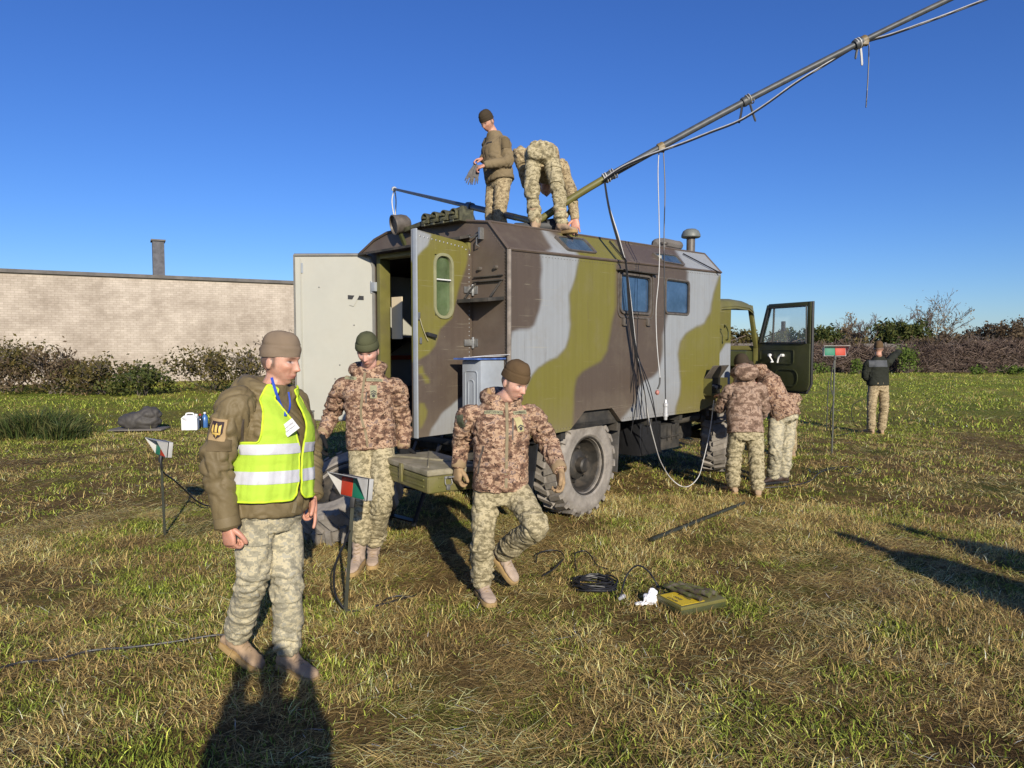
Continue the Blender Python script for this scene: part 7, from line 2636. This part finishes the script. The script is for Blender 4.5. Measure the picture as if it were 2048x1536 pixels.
en.bx(-CL / 2 - 0.01, -CL / 2 + 0.001, sy * 0.04, sy * 0.095, 0.095, 0.112).bx(-CL / 2 - 0.016, -CL / 2 + 0.001, sy * 0.055, sy * 0.082, 0.02, 0.055)
en.build('latch', M['steel'], crate, 0.002)
for k in (-1, 1):
    for zz in (0.04, 0.1):
        MB().bx(-CL / 2 - 0.005, -CL / 2 + 0.002, sy * 0.067 + k * 0.055 - 0.018, sy * 0.067 + k * 0.055 + 0.018, zz, zz + 0.012).build('pressed_rib', M['crate'], crate, 0.002)
for s_ in (-1, 1):
    MB().tube(catmull([(s_ * (CL / 2 + 0.002), -0.07, 0.10), (s_ * (CL / 2 + 0.035), -0.06, 0.11), (s_ * (CL / 2 + 0.035), 0.06, 0.11), (s_ * (CL / 2 + 0.002), 0.07, 0.10)], 4), 0.007, 8).build('carry_handle', M['steel'], crate)
for (x0, y0, x1, y1) in ((-0.34, -0.18, 0.3, 0.17), (-0.3, 0.17, 0.33, -0.16)):
    MB().bar((x0, y0, CH + 0.002), (x1, y1, CH + 0.002), 0.006, 0.022, (0, 0, 1)).build('lid_rib', M['crate_top'], crate, 0.002)

# ---------------------------------------------------------------- red and green signal lamps on thin poles
M['lens_red'] = mkmat('red_lens', (0.42, 0.04, 0.016), 0.1, 6, 0.5, 0.03, spec=0.25)
M['lens_green'] = mkmat('green_lens', (0.016, 0.17, 0.10), 0.1, 6, 0.5, 0.03, spec=0.25)
M['lamp_grey'] = mkmat('pale_grey_housing', (0.42, 0.42, 0.41), 0.1, 10, 0.45, 0.06, dirt=(0.25, 0.22, 0.18), dirt_amt=0.4, dscale=9)
M['pole'] = mkmat('dark_olive_pole', (0.03, 0.032, 0.02), 0.3, 14, 0.5, 0.1)
def signal_lamp(label, base, top, face, red_left, w=0.37, h=0.135, pole_r=0.011):
    """base/top: pole ends; face: where the lenses look"""
    base, top = Vector(base), Vector(top)
    t = thing('signal_lamp', label, 'signal lamp', base)
    f = Vector(face).normalized()
    wd = f.cross(Vector((0, 0, 1))).normalized()      # left for someone looking into the lenses
    T_ = top - base
    pm_ = MB()
    pm_.bar(Vector((0, 0, -0.05)), T_, pole_r * 2, 0.006).bar(Vector((0, 0, -0.05)) + wd * pole_r * 0.8, T_ + wd * pole_r * 0.8, 0.006, pole_r * 2)
    pm_.build('pole', M['pole'], t)
    U_ = wd.cross(f).normalized()
    c = T_ + U_ * (h / 2)
    def q(a, b_, d):
        return c + wd * a + U_ * b_ + f * d
    def bxq(mb, a0, a1, b0, b1, d0, d1):
        mb.prism([q(a0, b0, d0), q(a1, b0, d0), q(a1, b1, d0), q(a0, b1, d0)], f * (d1 - d0))
    hb = MB()
    bxq(hb, -w / 2, w / 2, -h / 2, h / 2, -0.05, 0.0)
    ho = hb.build('housing', M['lamp_grey'], t, 0.004)
    bk = MB()
    bxq(bk, -w / 2 - 0.004, w / 2 + 0.004, -h / 2 - 0.004, h / 2 + 0.004, -0.012, -0.004)
    bk.build('gasket', M['rubber_seal'], ho)
    dep = 0.10
    hd = MB()
    hd.prism([q(-w / 2, h / 2 - 0.004, 0.001), q(w / 2, h / 2 - 0.004, 0.001), q(w / 2 + 0.03, h / 2 + 0.012, dep), q(-w / 2 - 0.03, h / 2 + 0.012, dep)], U_ * 0.004)
    hd.build('hood', M['lamp_grey'], ho)
    for s_ in (-1, 1):
        ck_ = MB().prism([q(s_ * w / 2, -h / 2, 0.001), q(s_ * w / 2, h / 2 - 0.005, 0.001), q(s_ * (w / 2 + 0.03), h / 2 + 0.011, dep)], wd * (-s_ * 0.003))
        ck_.build('hood_cheek', M['lamp_grey'], ho)
    for s_, mm in ((1, 'lens_red' if red_left else 'lens_green'), (-1, 'lens_green' if red_left else 'lens_red')):
        le = MB()
        a0, a1 = (s_ * 0.002, s_ * (w / 2 - 0.012))
        bxq(le, min(a0, a1), max(a0, a1), -h / 2 + 0.008, h / 2 - 0.012, 0.002, 0.012)
        le.build('lens', M[mm], ho, 0.003)
    MB().bar(T_ - U_ * 0.06, T_ + U_ * 0.01, 0.03, 0.03).build('mount', M['black'], t, 0.004)
    return t
bL, bM, bR = gnd(330, 1070), gnd(690, 1228), gnd(1664, 905)
def above(b_, px, py):
    d = (b_ - CAMP).dot(FWD)
    return at(px, py, d)
signal_lamp('red and green signal lamp on a pole left of the vest man', bL, above(bL, 322, 912), (-0.72, -0.69, 0.12), False, 0.26)
signal_lamp('red and green signal lamp on a pole between vest man and crate', bM, above(bM, 706, 996), (-0.66, -0.75, 0.12), True, 0.26)
signal_lamp('green and red signal lamp on a pole near the pointing man', bR, above(bR, 1670, 712), (-0.05, -1, 0.15), False, 0.345)
cable('lamp_cable', 'black cable hanging in a loop from the middle signal lamp', 'cable', [above(bM, 700, 1060), above(bM, 690, 1085), above(bM, 671, 1130), above(bM, 668, 1170), above(bM, 676, 1200), gnd(700, 1222, 0.01), gnd(760, 1210, 0.012), gnd(820, 1192, 0.012)], 0.008, M['wire'])
cable('lamp_cable', 'black cable running from the left signal lamp behind the vest man', 'cable', [above(bL, 322, 900), above(bL, 324, 940), at(350, 962, 6.6), at(375, 985, 6.9), at(395, 1003, 7.1), gnd(420, 1012, 0.02), gnd(470, 1010, 0.02)], 0.008, M['wire'])
cable('lamp_cable', 'black cable hanging from the right signal lamp', 'cable', [above(bR, 1668, 722), above(bR, 1663, 750), above(bR, 1662, 775), above(bR, 1667, 800), above(bR, 1660, 838), gnd(1668, 885, 0.01), gnd(1700, 884, 0.01)], 0.008, M['wire'])
wb = gnd(1653, 862)
cable('whip_antenna', 'thin dark stick standing in the grass beside the right lamp', 'antenna', [wb, above(wb, 1655, 800), above(wb, 1657, 762)], 0.012, M['pole'], 8)

# ---------------------------------------------------------------- spare wheel standing behind the truck
sw_ = thing('spare_wheel', 'large dusty spare tyre standing on the grass behind the vest man', 'wheel', Vector(((688 - CX) / F * 6.35, 6.35, 0)), R(-38))
wo = wheel(sw_, (0, 0, 0.36), 0, False, False, 'tyre')
wo.rotation_euler = (R(-58), 0.0, 0)

# ---------------------------------------------------------------- mast
def mp_(px, py, d):
    return at(px, py, d)
m0, m1 = mp_(1088, 438, 7.06), mp_(1213, 354, 7.0)
mdir = (mp_(1895, 0, 6.9) - m0)
MPTS = catmull([mp_(1064, 449, 7.08), mp_(1088, 434, 7.06), mp_(1150, 393, 7.03), mp_(1213, 355, 7.0), mp_(1322, 294, 6.98), mp_(1492, 202, 6.95), mp_(1722, 84, 6.92), mp_(1895, 0, 6.9), mp_(2090, -92, 6.88)], 10)
MPX = project(np.array([tuple(p) for p in MPTS]))[:, 0]
m2_ = MPTS[-1]
def mast_run(a, b_):
    mid_ = [p for p, x_ in zip(MPTS, MPX) if a + 2 < x_ < b_ - 2]
    return [onm(a) - m0] + [p - m0 for p in mid_] + [onm(b_) - m0]
def onm(px):   # point of the mast at a photo column
    i = int(np.clip(np.searchsorted(MPX, px) - 1, 0, len(MPTS) - 2))
    t = (px - MPX[i]) / (MPX[i + 1] - MPX[i])
    return MPTS[i].lerp(MPTS[i + 1], float(np.clip(t, 0, 1)))
mast = thing('antenna_mast', 'long grey antenna mast slanting up to the right from the truck roof', 'mast', m0)
MB().tube(mast_run(1065, 1215), 0.036, 14).build('lower_tube', M['olive'], mast)
MB().tube(mast_run(1215, 1492), 0.033, 14).build('middle_tube', M['mast_grey'], mast)
MB().tube(mast_run(1492, 1722), 0.031, 14).build('middle_tube', M['mast_grey'], mast)
MB().tube(mast_run(1722, 2089), 0.028, 14).build('upper_tube', M['mast_grey'], mast)
dm = mdir.normalized()
for px, rr, L_, mt in ((1216, 0.045, 0.10, 'mast_grey'), (1322, 0.042, 0.06, 'clamp'), (1492, 0.045, 0.08, 'mast_grey'), (1716, 0.048, 0.08, 'mast_grey'), (1728, 0.045, 0.05, 'clamp')):
    p = onm(px) - m0
    MB().lathe(p, dm, [(rr, -L_ / 2), (rr + 0.004, -L_ / 4), (rr, 0), (rr + 0.004, L_ / 4), (rr, L_ / 2)], 16).build('clamp', M[mt], mast)
    if mt == 'clamp':
        MB().box(p + Vector((0, -0.02, -0.03)), (0.06, 0.05, 0.05)).build('bolt_block', M['clamp'], mast, 0.005)
# cords wound round the joints
for px in (1208, 1222, 1494, 1713):
    p = onm(px) - m0
    x_, y_, d_ = frame(dm)
    MB().tube([p + x_ * 0.05 * math.cos(t) + y_ * 0.05 * math.sin(t) + d_ * (t * 0.004) for t in np.linspace(0, 12, 40)], 0.006, 5).build('lashing', M['wire_white'] if px in (1713, 1208) else mkmat('lashing_grey', (0.3, 0.28, 0.24), 0.2), mast)
rib = [([(1484, 212), (1482, 228), (1478, 246)], 'wire'), ([(1500, 208), (1505, 225), (1511, 243)], 'mast_grey'), ([(1716, 95), (1713, 105), (1711, 118)], 'mast_grey'), ([(1721, 94), (1723, 112), (1724, 131)], 'wire_white')]
for pth, mt in rib:
    d = 6.93
    MB().tube(catmull([at(a, b_, d) - m0 for a, b_ in pth], 4), [0.012] * 8 + [0.008], 5).build('loose_end', M[mt], mast)
MB().bx(-0.3, 0.25, -0.1, 0.15, -0.12, -0.05).build('mast_foot', M['black'], mast, 0.02)
MB().cyl((0.02, -0.03, -0.06), (0.22, 0.02, -0.02), 0.05, None, 12).build('winch_drum', M['black'], mast)
MB().cyl(Vector((0.15, 0.1, -0.1)), Vector((0.30, -0.02, 0.16)), 0.02, None, 8).build('strut', M['olive_dark'], mast)
# the coax cables slung under the mast
sag_w = [(1208, 357), (1240, 335), (1280, 316), (1322, 300), (1370, 283), (1420, 263), (1478, 240), (1530, 208), (1590, 165), (1650, 128), (1722, 86), (1780, 68), (1840, 47), (1900, 25), (1985, -8)]
def rel(pts, dx, dy, d):
    return [at(a + dx, b_ + dy, d) for a, b_ in pts]
cable('coax_cable', 'white cable slung under the antenna mast', 'cable', rel(sag_w, 0, 0, 6.92), 0.0055, mkmat('greyed_white_cable', (0.4, 0.4, 0.41), 0.2, 20, 0.6, 0.05))
cable('coax_cable', 'black cable slung under the mast beside the white one', 'cable', rel(sag_w, 0, 3.0, 6.91), 0.0085, M['wire'])
# second mast lying across the roof to the left
t0, t1_ = at(1098, 450, 7.2), at(788, 378, 14.6)
pole2 = thing('mast_section', 'thin mast pole lying across the roof towards the left', 'mast', t0)
k_ = 0.40
tv = t1_ - t0
def onp(px):
    lo, hi = 0.0, 1.0
    for _ in range(40):
        mid = (lo + hi) / 2
        x = project(np.array([tuple(t0 + tv * mid)]))[0, 0]
        lo, hi = (mid, hi) if x > px else (lo, mid)
    return lo
ka, kb = onp(1032), onp(940)
MB().cyl((0, 0, 0), tv * ka, 0.036, None, 12).build('thick_tube', M['olive'], pole2)
MB().cyl(tv * ka, tv * kb, 0.038, 0.04, 12).build('thick_tube', M['mast_grey'], pole2)
MB().cyl(tv * kb, tv, 0.03, 0.026, 10).build('thin_tube', M['mast_grey'], pole2)
MB().cyl(tv * (kb - 0.012), tv * (kb + 0.012), 0.058, None, 12).build('joint', M['mast_grey'], pole2)
MB().cyl(tv * 0.995, tv * 1.004, 0.05, None, 10).build('end_ring', M['alu'], pole2)
dE = 14.6
for pth in ([(788, 382), (784, 400), (786, 420), (790, 442)], [(790, 382), (792, 402), (791, 424), (790, 442)]):
    MB().tube(catmull([at(a, b_, dE) - t0 for a, b_ in pth], 4), 0.014, 5).build('tie_cord', M['wire_white'], pole2)
dK = (t0 + tv * kb - CAMP).dot(FWD)
for pth in ([(936, 408), (936, 426), (937, 444)], [(940, 404), (944, 425), (950, 442)]):
    MB().tube(catmull([at(a, b_, dK - 0.05) - t0 for a, b_ in pth], 4), 0.014, 5).build('tie_cord', M['wire_white'], pole2)

# ---------------------------------------------------------------- cables down the side of the truck
bund = [(1209, 358, 6.98), (1213, 395, 6.98), (1222, 425, 7.0), (1235, 465, 7.02), (1246, 505, 7.08), (1252, 527, 7.12), (1258, 570, 7.2), (1265, 630, 7.26), (1273, 700, 7.34), (1284, 760, 7.42), (1296, 830, 7.5), (1308, 880, 7.7), (1322, 925, 8.0), (1345, 960, 8.35), (1372, 974, 8.44), (1396, 955, 8.5), (1408, 915, 8.5), (1420, 860, 8.5), (1428, 800, 8.48)]
cable('feeder_cable', 'white cable hanging down the truck side and looping on the grass', 'cable', [at(*p) for p in bund], 0.006, M['wire_white'])
ends = [(1256, 818), (1262, 868), (1281, 830), (1296, 868), (1312, 838), (1322, 905)]
mids = [(1266, 748), (1276, 770), (1283, 772), (1290, 790), (1300, 775), (1310, 830)]
pl_ = ['leftmost', 'second', 'third', 'fourth', 'fifth', 'rightmost']
for k, (e_, m_) in enumerate(zip(ends, mids)):
    o_ = (k - 2.5) * 1.3
    pts = [at(1209 + o_ * 0.3, 362, 6.97), at(1220 + o_ * 0.4, 425, 6.99), at(1244 + o_ * 0.5, 508, 7.06), at(1252 + o_ * 0.3, 530, 7.11), at(1262 + o_, 640, 7.24), at(1272 + o_ * 0.8, 705, 7.32), at(m_[0], m_[1], 7.40), at(e_[0], e_[1], 7.5)]
    cable('thin_cable', 'thin black cable down the truck side, %s of the six loose ends' % pl_[k], 'cable', pts, 0.0055, M['wire'], 5, 5, 'black cables hanging down the truck side')
pts = [at(1318, 303, 6.95), at(1316, 345, 6.95), at(1318, 430, 6.95), at(1319, 500, 6.95), at(1317, 560, 6.95), at(1312, 620, 6.95), at(1314, 690, 6.95), at(1320, 755, 6.95)]
cord = cable('white_cord', 'white cord hanging from the mast in front of the windows', 'cord', pts, 0.005, M['wire_white'])
c0 = cord.location.copy()
MB().tube(catmull([p - c0 for p in (at(1320, 755, 6.95), at(1319, 768, 6.95), at(1315, 778, 6.95))], 4), 0.008, 6).build('black_tail', M['wire'], cord)
MB().ell(at(1314.5, 785, 6.95) - c0, (0.022, 0.022, 0.026), None, 12, 8).build('red_plug', mkmat('red_and_white_plug', (0.4, 0.16, 0.13), 0.6, 60, 0.4, 0.05), cord)
pts = [at(1327, 303, 6.94), at(1330, 380, 6.94), at(1328, 480, 6.94), at(1329, 600, 6.94), at(1330, 720, 6.94), at(1331, 798, 6.94)]
cord = cable('black_cord', 'black cord with a metal connector hanging in front of the truck', 'cord', pts, 0.0055, M['wire'])
c0 = cord.location.copy()
MB().lathe(at(1331, 840, 6.94) - c0, (0, 0, 1), [(0.0, 0), (0.016, 0.002), (0.018, 0.03), (0.026, 0.035), (0.026, 0.06), (0.022, 0.065), (0.022, 0.13), (0.026, 0.135), (0.026, 0.16), (0.016, 0.168), (0.008, 0.2), (0.0, 0.205)], 16).build('connector', M['alu'], cord)
pts = [at(1738, 90, 6.9), at(1737, 130, 6.9), at(1735, 170, 6.9), at(1732, 215, 6.9)]
cable('dangling_cord', 'short black cord dangling from the upper mast clamp', 'cord', pts, 0.006, M['wire'])
for k, (pa, pb, lab) in enumerate((((1366, 511), (1439, 549), 'black guy cord lying over the front corner of the box roof'), ((1219, 486), (1251, 526), 'black cord lying over the sloping roof edge above the side window'))):
    a_, b_ = cham(*pa), cham(*pb)
    A_w, B_w = tw(a_.x, a_.y, a_.z) + Vector((0, -0.01, 0.02)), tw(b_.x, b_.y, b_.z) + Vector((0.01, -0.015, 0.015))
    cable('roof_cord', lab, 'cord', [A_w, A_w.lerp(B_w, 0.5), B_w], 0.008, M['wire'], 5)

# ---------------------------------------------------------------- things on the grass
g0, g1 = gnd(1304, 1079, 0.022), gnd(1488, 1006, 0.022)
po = MB().cyl((0, 0, 0), g1 - g0, 0.019, 0.017, 10).build('ground_pole', M['pole'], None, 0, True, 60, loc=g0)
tag(po, 'dark green pole lying on the grass between truck and cable coil', 'pole')
cc0 = gnd(1189, 1176)
coil = thing('cable_coil', 'coil of shiny black cable lying on the grass', 'cable coil', cc0)
mb = MB()
r2 = random.Random(4)
pts = []
for t in np.linspace(0, 2 * math.pi * 8, 210):
    rr = 0.125 + 0.022 * math.sin(t * 0.37) + 0.008 * r2.uniform(-1, 1)
    pts.append(Vector((rr * 1.08 * math.cos(t), rr * math.sin(t), 0.014 + 0.045 * (t / 50) + 0.012 * math.sin(t * 1.7))))
mb.tube(pts, 0.0062, 6)
mb.build('windings', M['wire'], coil)
pl1 = gnd(1240, 1197, 0.012); pl2 = gnd(1258, 1186, 0.012)
cable('loose_cable', 'black cable arching from the coil to the white rag', 'cable', [gnd(1222, 1183, 0.015), pl1 + Vector((0, 0.02, 0.0)), at(1250, 1158, 4.85), at(1263, 1138, 4.9), at(1278, 1131, 4.95), at(1296, 1142, 4.95), at(1310, 1162, 4.9), gnd(1321, 1184, 0.01)], 0.006, M['wire'])
pg = MB().lathe((0, 0, 0), (pl2 - pl1), [(0.0, -0.01), (0.011, -0.008), (0.012, 0.03), (0.016, 0.032), (0.016, 0.06), (0.013, 0.064), (0.0, 0.065)], 12).build('cable_plug', M['alu'], None, 0, True, 40, loc=pl1)
tag(pg, 'small grey metal plug in the grass beside the coil', 'plug')
def ground_loop(label, pix, lift=(), r=0.0055):
    pts = []
    for i, (a, b_, z) in enumerate(pix):
        pts.append(gnd(a, b_, z) if z < 0.05 else at(a, b_, z))
    cable('ground_cable', label, 'cable', pts, r, M['wire'])
ground_loop('black cable loop standing out of the grass right of the stepping soldier', [(1072, 1125, .01), (1076, 1108, .03), (1095, 1101, .04), (1118, 1102, .04), (1128, 1114, .03), (1118, 1128, .03), (1102, 1142, .02), (1085, 1152, .01)])
ground_loop('second black cable loop in the grass above the coil', [(1153, 1142, .01), (1150, 1122, .03), (1152, 1106, .04), (1170, 1102, .04), (1182, 1112, .03), (1194, 1130, .02), (1215, 1138, .01)])
ground_loop('black cable running over the grass to the left edge', [(-30, 1345, .01), (0, 1336, .015), (50, 1324, .012), (110, 1320, .012), (180, 1302, .012), (260, 1295, .012), (340, 1285, .012), (420, 1272, .012), (455, 1270, .01)], r=0.007)
ground_loop('tangled black cable on the grass right of the men at the cab', [(1530, 975, .01), (1580, 972, .02), (1620, 962, .03), (1640, 945, .03), (1668, 938, .03), (1690, 944, .02), (1712, 948, .01), (1722, 942, .01), (1700, 934, .02), (1660, 936, .02), (1625, 945, .02), (1618, 938, .02)])
ground_loop('thin black cable curving from the pointing man to the right lamp', [(1728, 798, 13.7), (1708, 808, 13.6), (1703, 825, 13.5), (1708, 846, 13.4), (1716, 860, .02), (1690, 868, .02), (1670, 872, .02)])
ground_loop('short black cable in the grass between crate and stepping soldier', [(755, 1218, .01), (770, 1200, .02), (795, 1192, .03), (822, 1194, .02), (834, 1188, .01)])
# box with the yellow label and camouflage rolls on it
bn, bl, br_ = gnd(1362, 1233), gnd(1312, 1207), gnd(1441, 1200)
ea, eb = (bl - bn), (br_ - bn)
la, lb_ = ea.length, eb.length * 0.84
ea.normalize()
eb = (eb - ea * eb.dot(ea)).normalized()
kit = thing('kit_box', 'flat olive box with yellow printed lid lying open on the grass', 'box', bn, math.atan2(ea.y, ea.x))
sgn2 = 1 if Vector((-ea.y, ea.x, 0)).dot(eb) > 0 else -1
def kq(a, b_, z):
    return Vector((a, b_ * sgn2, z))
def kbox(a0, a1, b0, b1, z0, z1):
    return MB().bx(a0, a1, min(b0 * sgn2, b1 * sgn2), max(b0 * sgn2, b1 * sgn2), z0, z1)
hk = 0.058
kbox(0, la, 0, lb_, 0, hk * 0.6).build('box_body', M['olive_dark'], kit, 0.004)
kbox(-0.002, la + 0.002, -0.002, lb_ + 0.002, hk * 0.603, hk).build('box_lid', M['olive'], kit, 0.004)
lbm = mkmat('yellow_label', (0.62, 0.44, 0.025), 0.08, 8, 0.5, 0.03)
kbox(0.018, la - 0.018, 0.018, lb_ * 0.56, hk + 0.001, hk + 0.003).build('label', lbm, kit, 0, False)
for k, (n_, wd_, yy) in enumerate(((6, 0.10, 0.055), (5, 0.075, 0.105), (7, 0.12, 0.17), (6, 0.09, 0.215))):
    mb = MB()
    for q_ in squiggle(n_, wd_, 0.022 if k < 3 else 0.012, 20 + k):
        mb.prism([kq(la * 0.5 - x_ * 1.0, yy * lb_ / 0.43 - y_ - 0.01, hk + 0.0045) for x_, y_ in q_], (0, 0, 0.001))
    mb.build('label_print', M['print'], kit, 0, False)
M['camo_dark'] = camo_mat('dark_camo_cloth', [(0.03, 0.028, 0.02), (0.075, 0.06, 0.045), (0.09, 0.095, 0.035), (0.13, 0.11, 0.085)], 0.004, 16.0)
for k, (pa, pb, r0, lab) in enumerate((((1330, 1172), (1402, 1199), 0.017, 'dark camouflage cloth roll lying on the kit box, nearest to the yellow label'), ((1340, 1168), (1420, 1190), 0.02, 'dark camouflage cloth roll on the kit box, middle one'), ((1358, 1167), (1433, 1186), 0.018, 'dark camouflage cloth roll on the kit box, farthest one'))):
    a_, b_ = gnd(*pa, hk + r0), gnd(*pb, hk + r0)
    n_ = 12
    pts = [a_.lerp(b_, i / n_) - a_ + Vector((0, 0, 0.004 * math.sin(i * 1.3 + k))) for i in range(n_ + 1)]
    ob = MB().tube(pts, [r0 * (0.75 + 0.3 * abs(math.sin(i * 0.9 + k))) for i in range(n_ + 1)], 12).build('cloth_roll', M['camo_dark'], None, 0, True, 60, loc=a_)
    P = get_co(ob.data)
    put_co(ob.data, P + get_no(ob.data) * (0.006 * pnoise(P * 30 + k))[:, None])
    tag(ob, lab, 'cloth')
# crumpled white rag
rg = gnd(1300, 1208, 0.0)
mb = MB().ell((0, 0, 0.035), (0.045, 0.036, 0.042), None, 40, 30).ell((0.018, 0.015, 0.058), (0.03, 0.024, 0.036), None, 30, 20).ell((-0.06, -0.02, 0.01), (0.05, 0.016, 0.012), None, 24, 16)
me = voxel(mb, 0.006, 2)
P = get_co(me)
put_co(me, P + get_no(me) * (0.022 * np.abs(pnoise(P * 26)) - 0.008 + 0.008 * np.abs(pnoise(P * 60)))[:, None])
P = get_co(me); P[:, 2] = np.maximum(P[:, 2], 0.002); put_co(me, P)
tag(link('rag', me, M['rag'], None, True, 50, rg), 'crumpled white rag beside the yellow labelled box', 'rag')
# canister and bottles on the left
cp = gnd(381, 860)
can = thing('plastic_canister', 'white plastic canister standing in the grass at the left', 'canister', cp, 0.2)
cb_ = MB().bx(-0.15, 0.15, -0.1, 0.1, 0, 0.25)
cb_.prism([(-0.15, -0.1, 0.25), (0.15, -0.1, 0.25), (0.1, -0.08, 0.3), (-0.1, -0.08, 0.3)], (0, 0.19, 0))
cb_.build('body', M['white'], can, 0.02, True, 40, 3)
MB().tube(catmull([(-0.08, 0, 0.30), (-0.06, 0, 0.335), (0.05, 0, 0.335), (0.07, 0, 0.30)], 5), 0.014, 8).build('handle', M['white'], can)
MB().cyl((0.11, 0, 0.27), (0.12, 0, 0.32), 0.028, None, 12).build('cap', M['white'], can)
def bottle(label, px, py, bm_, cm, s=1.0):
    b_ = thing('bottle', label, 'bottle', gnd(px, py))
    MB().lathe((0, 0, 0), (0, 0, 1), [(0.05 * s, 0), (0.055 * s, 0.01), (0.055 * s, 0.18 * s), (0.03 * s, 0.23 * s), (0.018 * s, 0.25 * s), (0.018 * s, 0.265 * s)], 16).build('body', bm_, b_)
    MB().cyl((0, 0, 0.262 * s), (0, 0, 0.29 * s), 0.022 * s, None, 12).build('cap', cm, b_)
red = mkmat('red_cap', (0.45, 0.03, 0.02), 0.1, 10, 0.4, 0.0)
bottle('dark bottle with red cap right of the white canister', 401, 856, mkmat('dark_bottle', (0.02, 0.025, 0.03), 0.1, 10, 0.2, 0), red)
bottle('blue bottle behind the vest man sleeve', 410, 855, mkmat('blue_bottle', (0.05, 0.14, 0.36), 0.1, 10, 0.3, 0), M['white'], 1.1)
# tarpaulin bundle on a board, left
tb = gnd(285, 862)
tarp = thing('tarpaulin_bundle', 'dark grey tarpaulin bundle on a board at the left', 'bundle', tb, 0.1)
MB().bx(-0.55, 0.45, -0.25, 0.25, 0.03, 0.06).build('board', M['concrete'], tarp, 0.005)
mb = MB().ell((-0.05, 0, 0.2), (0.4, 0.22, 0.18), None, 24, 16).ell((0.15, 0, 0.33), (0.2, 0.18, 0.14), None, 20, 14)
me = voxel(mb, 0.02, 3)
P = get_co(me)
put_co(me, P + get_no(me) * (0.05 * np.abs(pnoise(P * 7)))[:, None])
link('tarpaulin', me, mkmat('dark_tarpaulin', (0.055, 0.05, 0.045), 0.3, 6, 0.7, 0.2), tarp, True, 60)
# folder and papers lying on the grey case
fz_ = 1.578
fo = thing('document_folder', 'blue and white folder with papers lying on the grey case', 'folder', tw(-0.15, 0.17, fz_), THEAD)
MB().prism([(-0.2, 0.14, 0.0), (0.17, 0.12, 0.0), (0.15, -0.14, 0.0), (-0.19, -0.13, 0.0)], (0, 0, 0.014)).build('folder', mkmat('blue_folder', (0.06, 0.12, 0.36), 0.5, 14, 0.4, 0.05), fo, 0.002)
MB().prism([(-0.16, 0.06, 0.016), (0.13, 0.08, 0.016), (0.14, -0.17, 0.03), (-0.13, -0.16, 0.026)], (0, 0, 0.004)).build('paper', M['card'], fo, 0, False)
MB().prism([(-0.1, 0.02, 0.021), (0.12, 0.04, 0.021), (0.13, -0.2, 0.042), (-0.08, -0.16, 0.036)], (0, 0, 0.003)).build('paper', M['card'], fo, 0, False)
# knitted gloves in the hands of the man on the roof
gp = s4.off + s4.J['wrL'] + Vector((-0.1, 0.05, -0.02))
gl = thing('work_gloves', 'grey knitted gloves hanging from the hands of the man on the roof', 'gloves', gp)
gm_ = mkmat('grey_knit', (0.14, 0.13, 0.12), 0.2, 30, 0.95, 0.3, 120)
for k, dx in enumerate((0.0, -0.035)):
    mb = MB()
    hand_parts(mb, (dx, 0.02 * k, 0.0), (-0.25 - 0.25 * k, 0.05, -1), (0.2, 1, 0), 1 if k else -1, (0.15, 0.1, 0.12, 0.15), 1.15, 0.1, 0.85, 0.2)
    link('glove', voxel(mb, 0.006, 2), gm_, gl, True, 180)
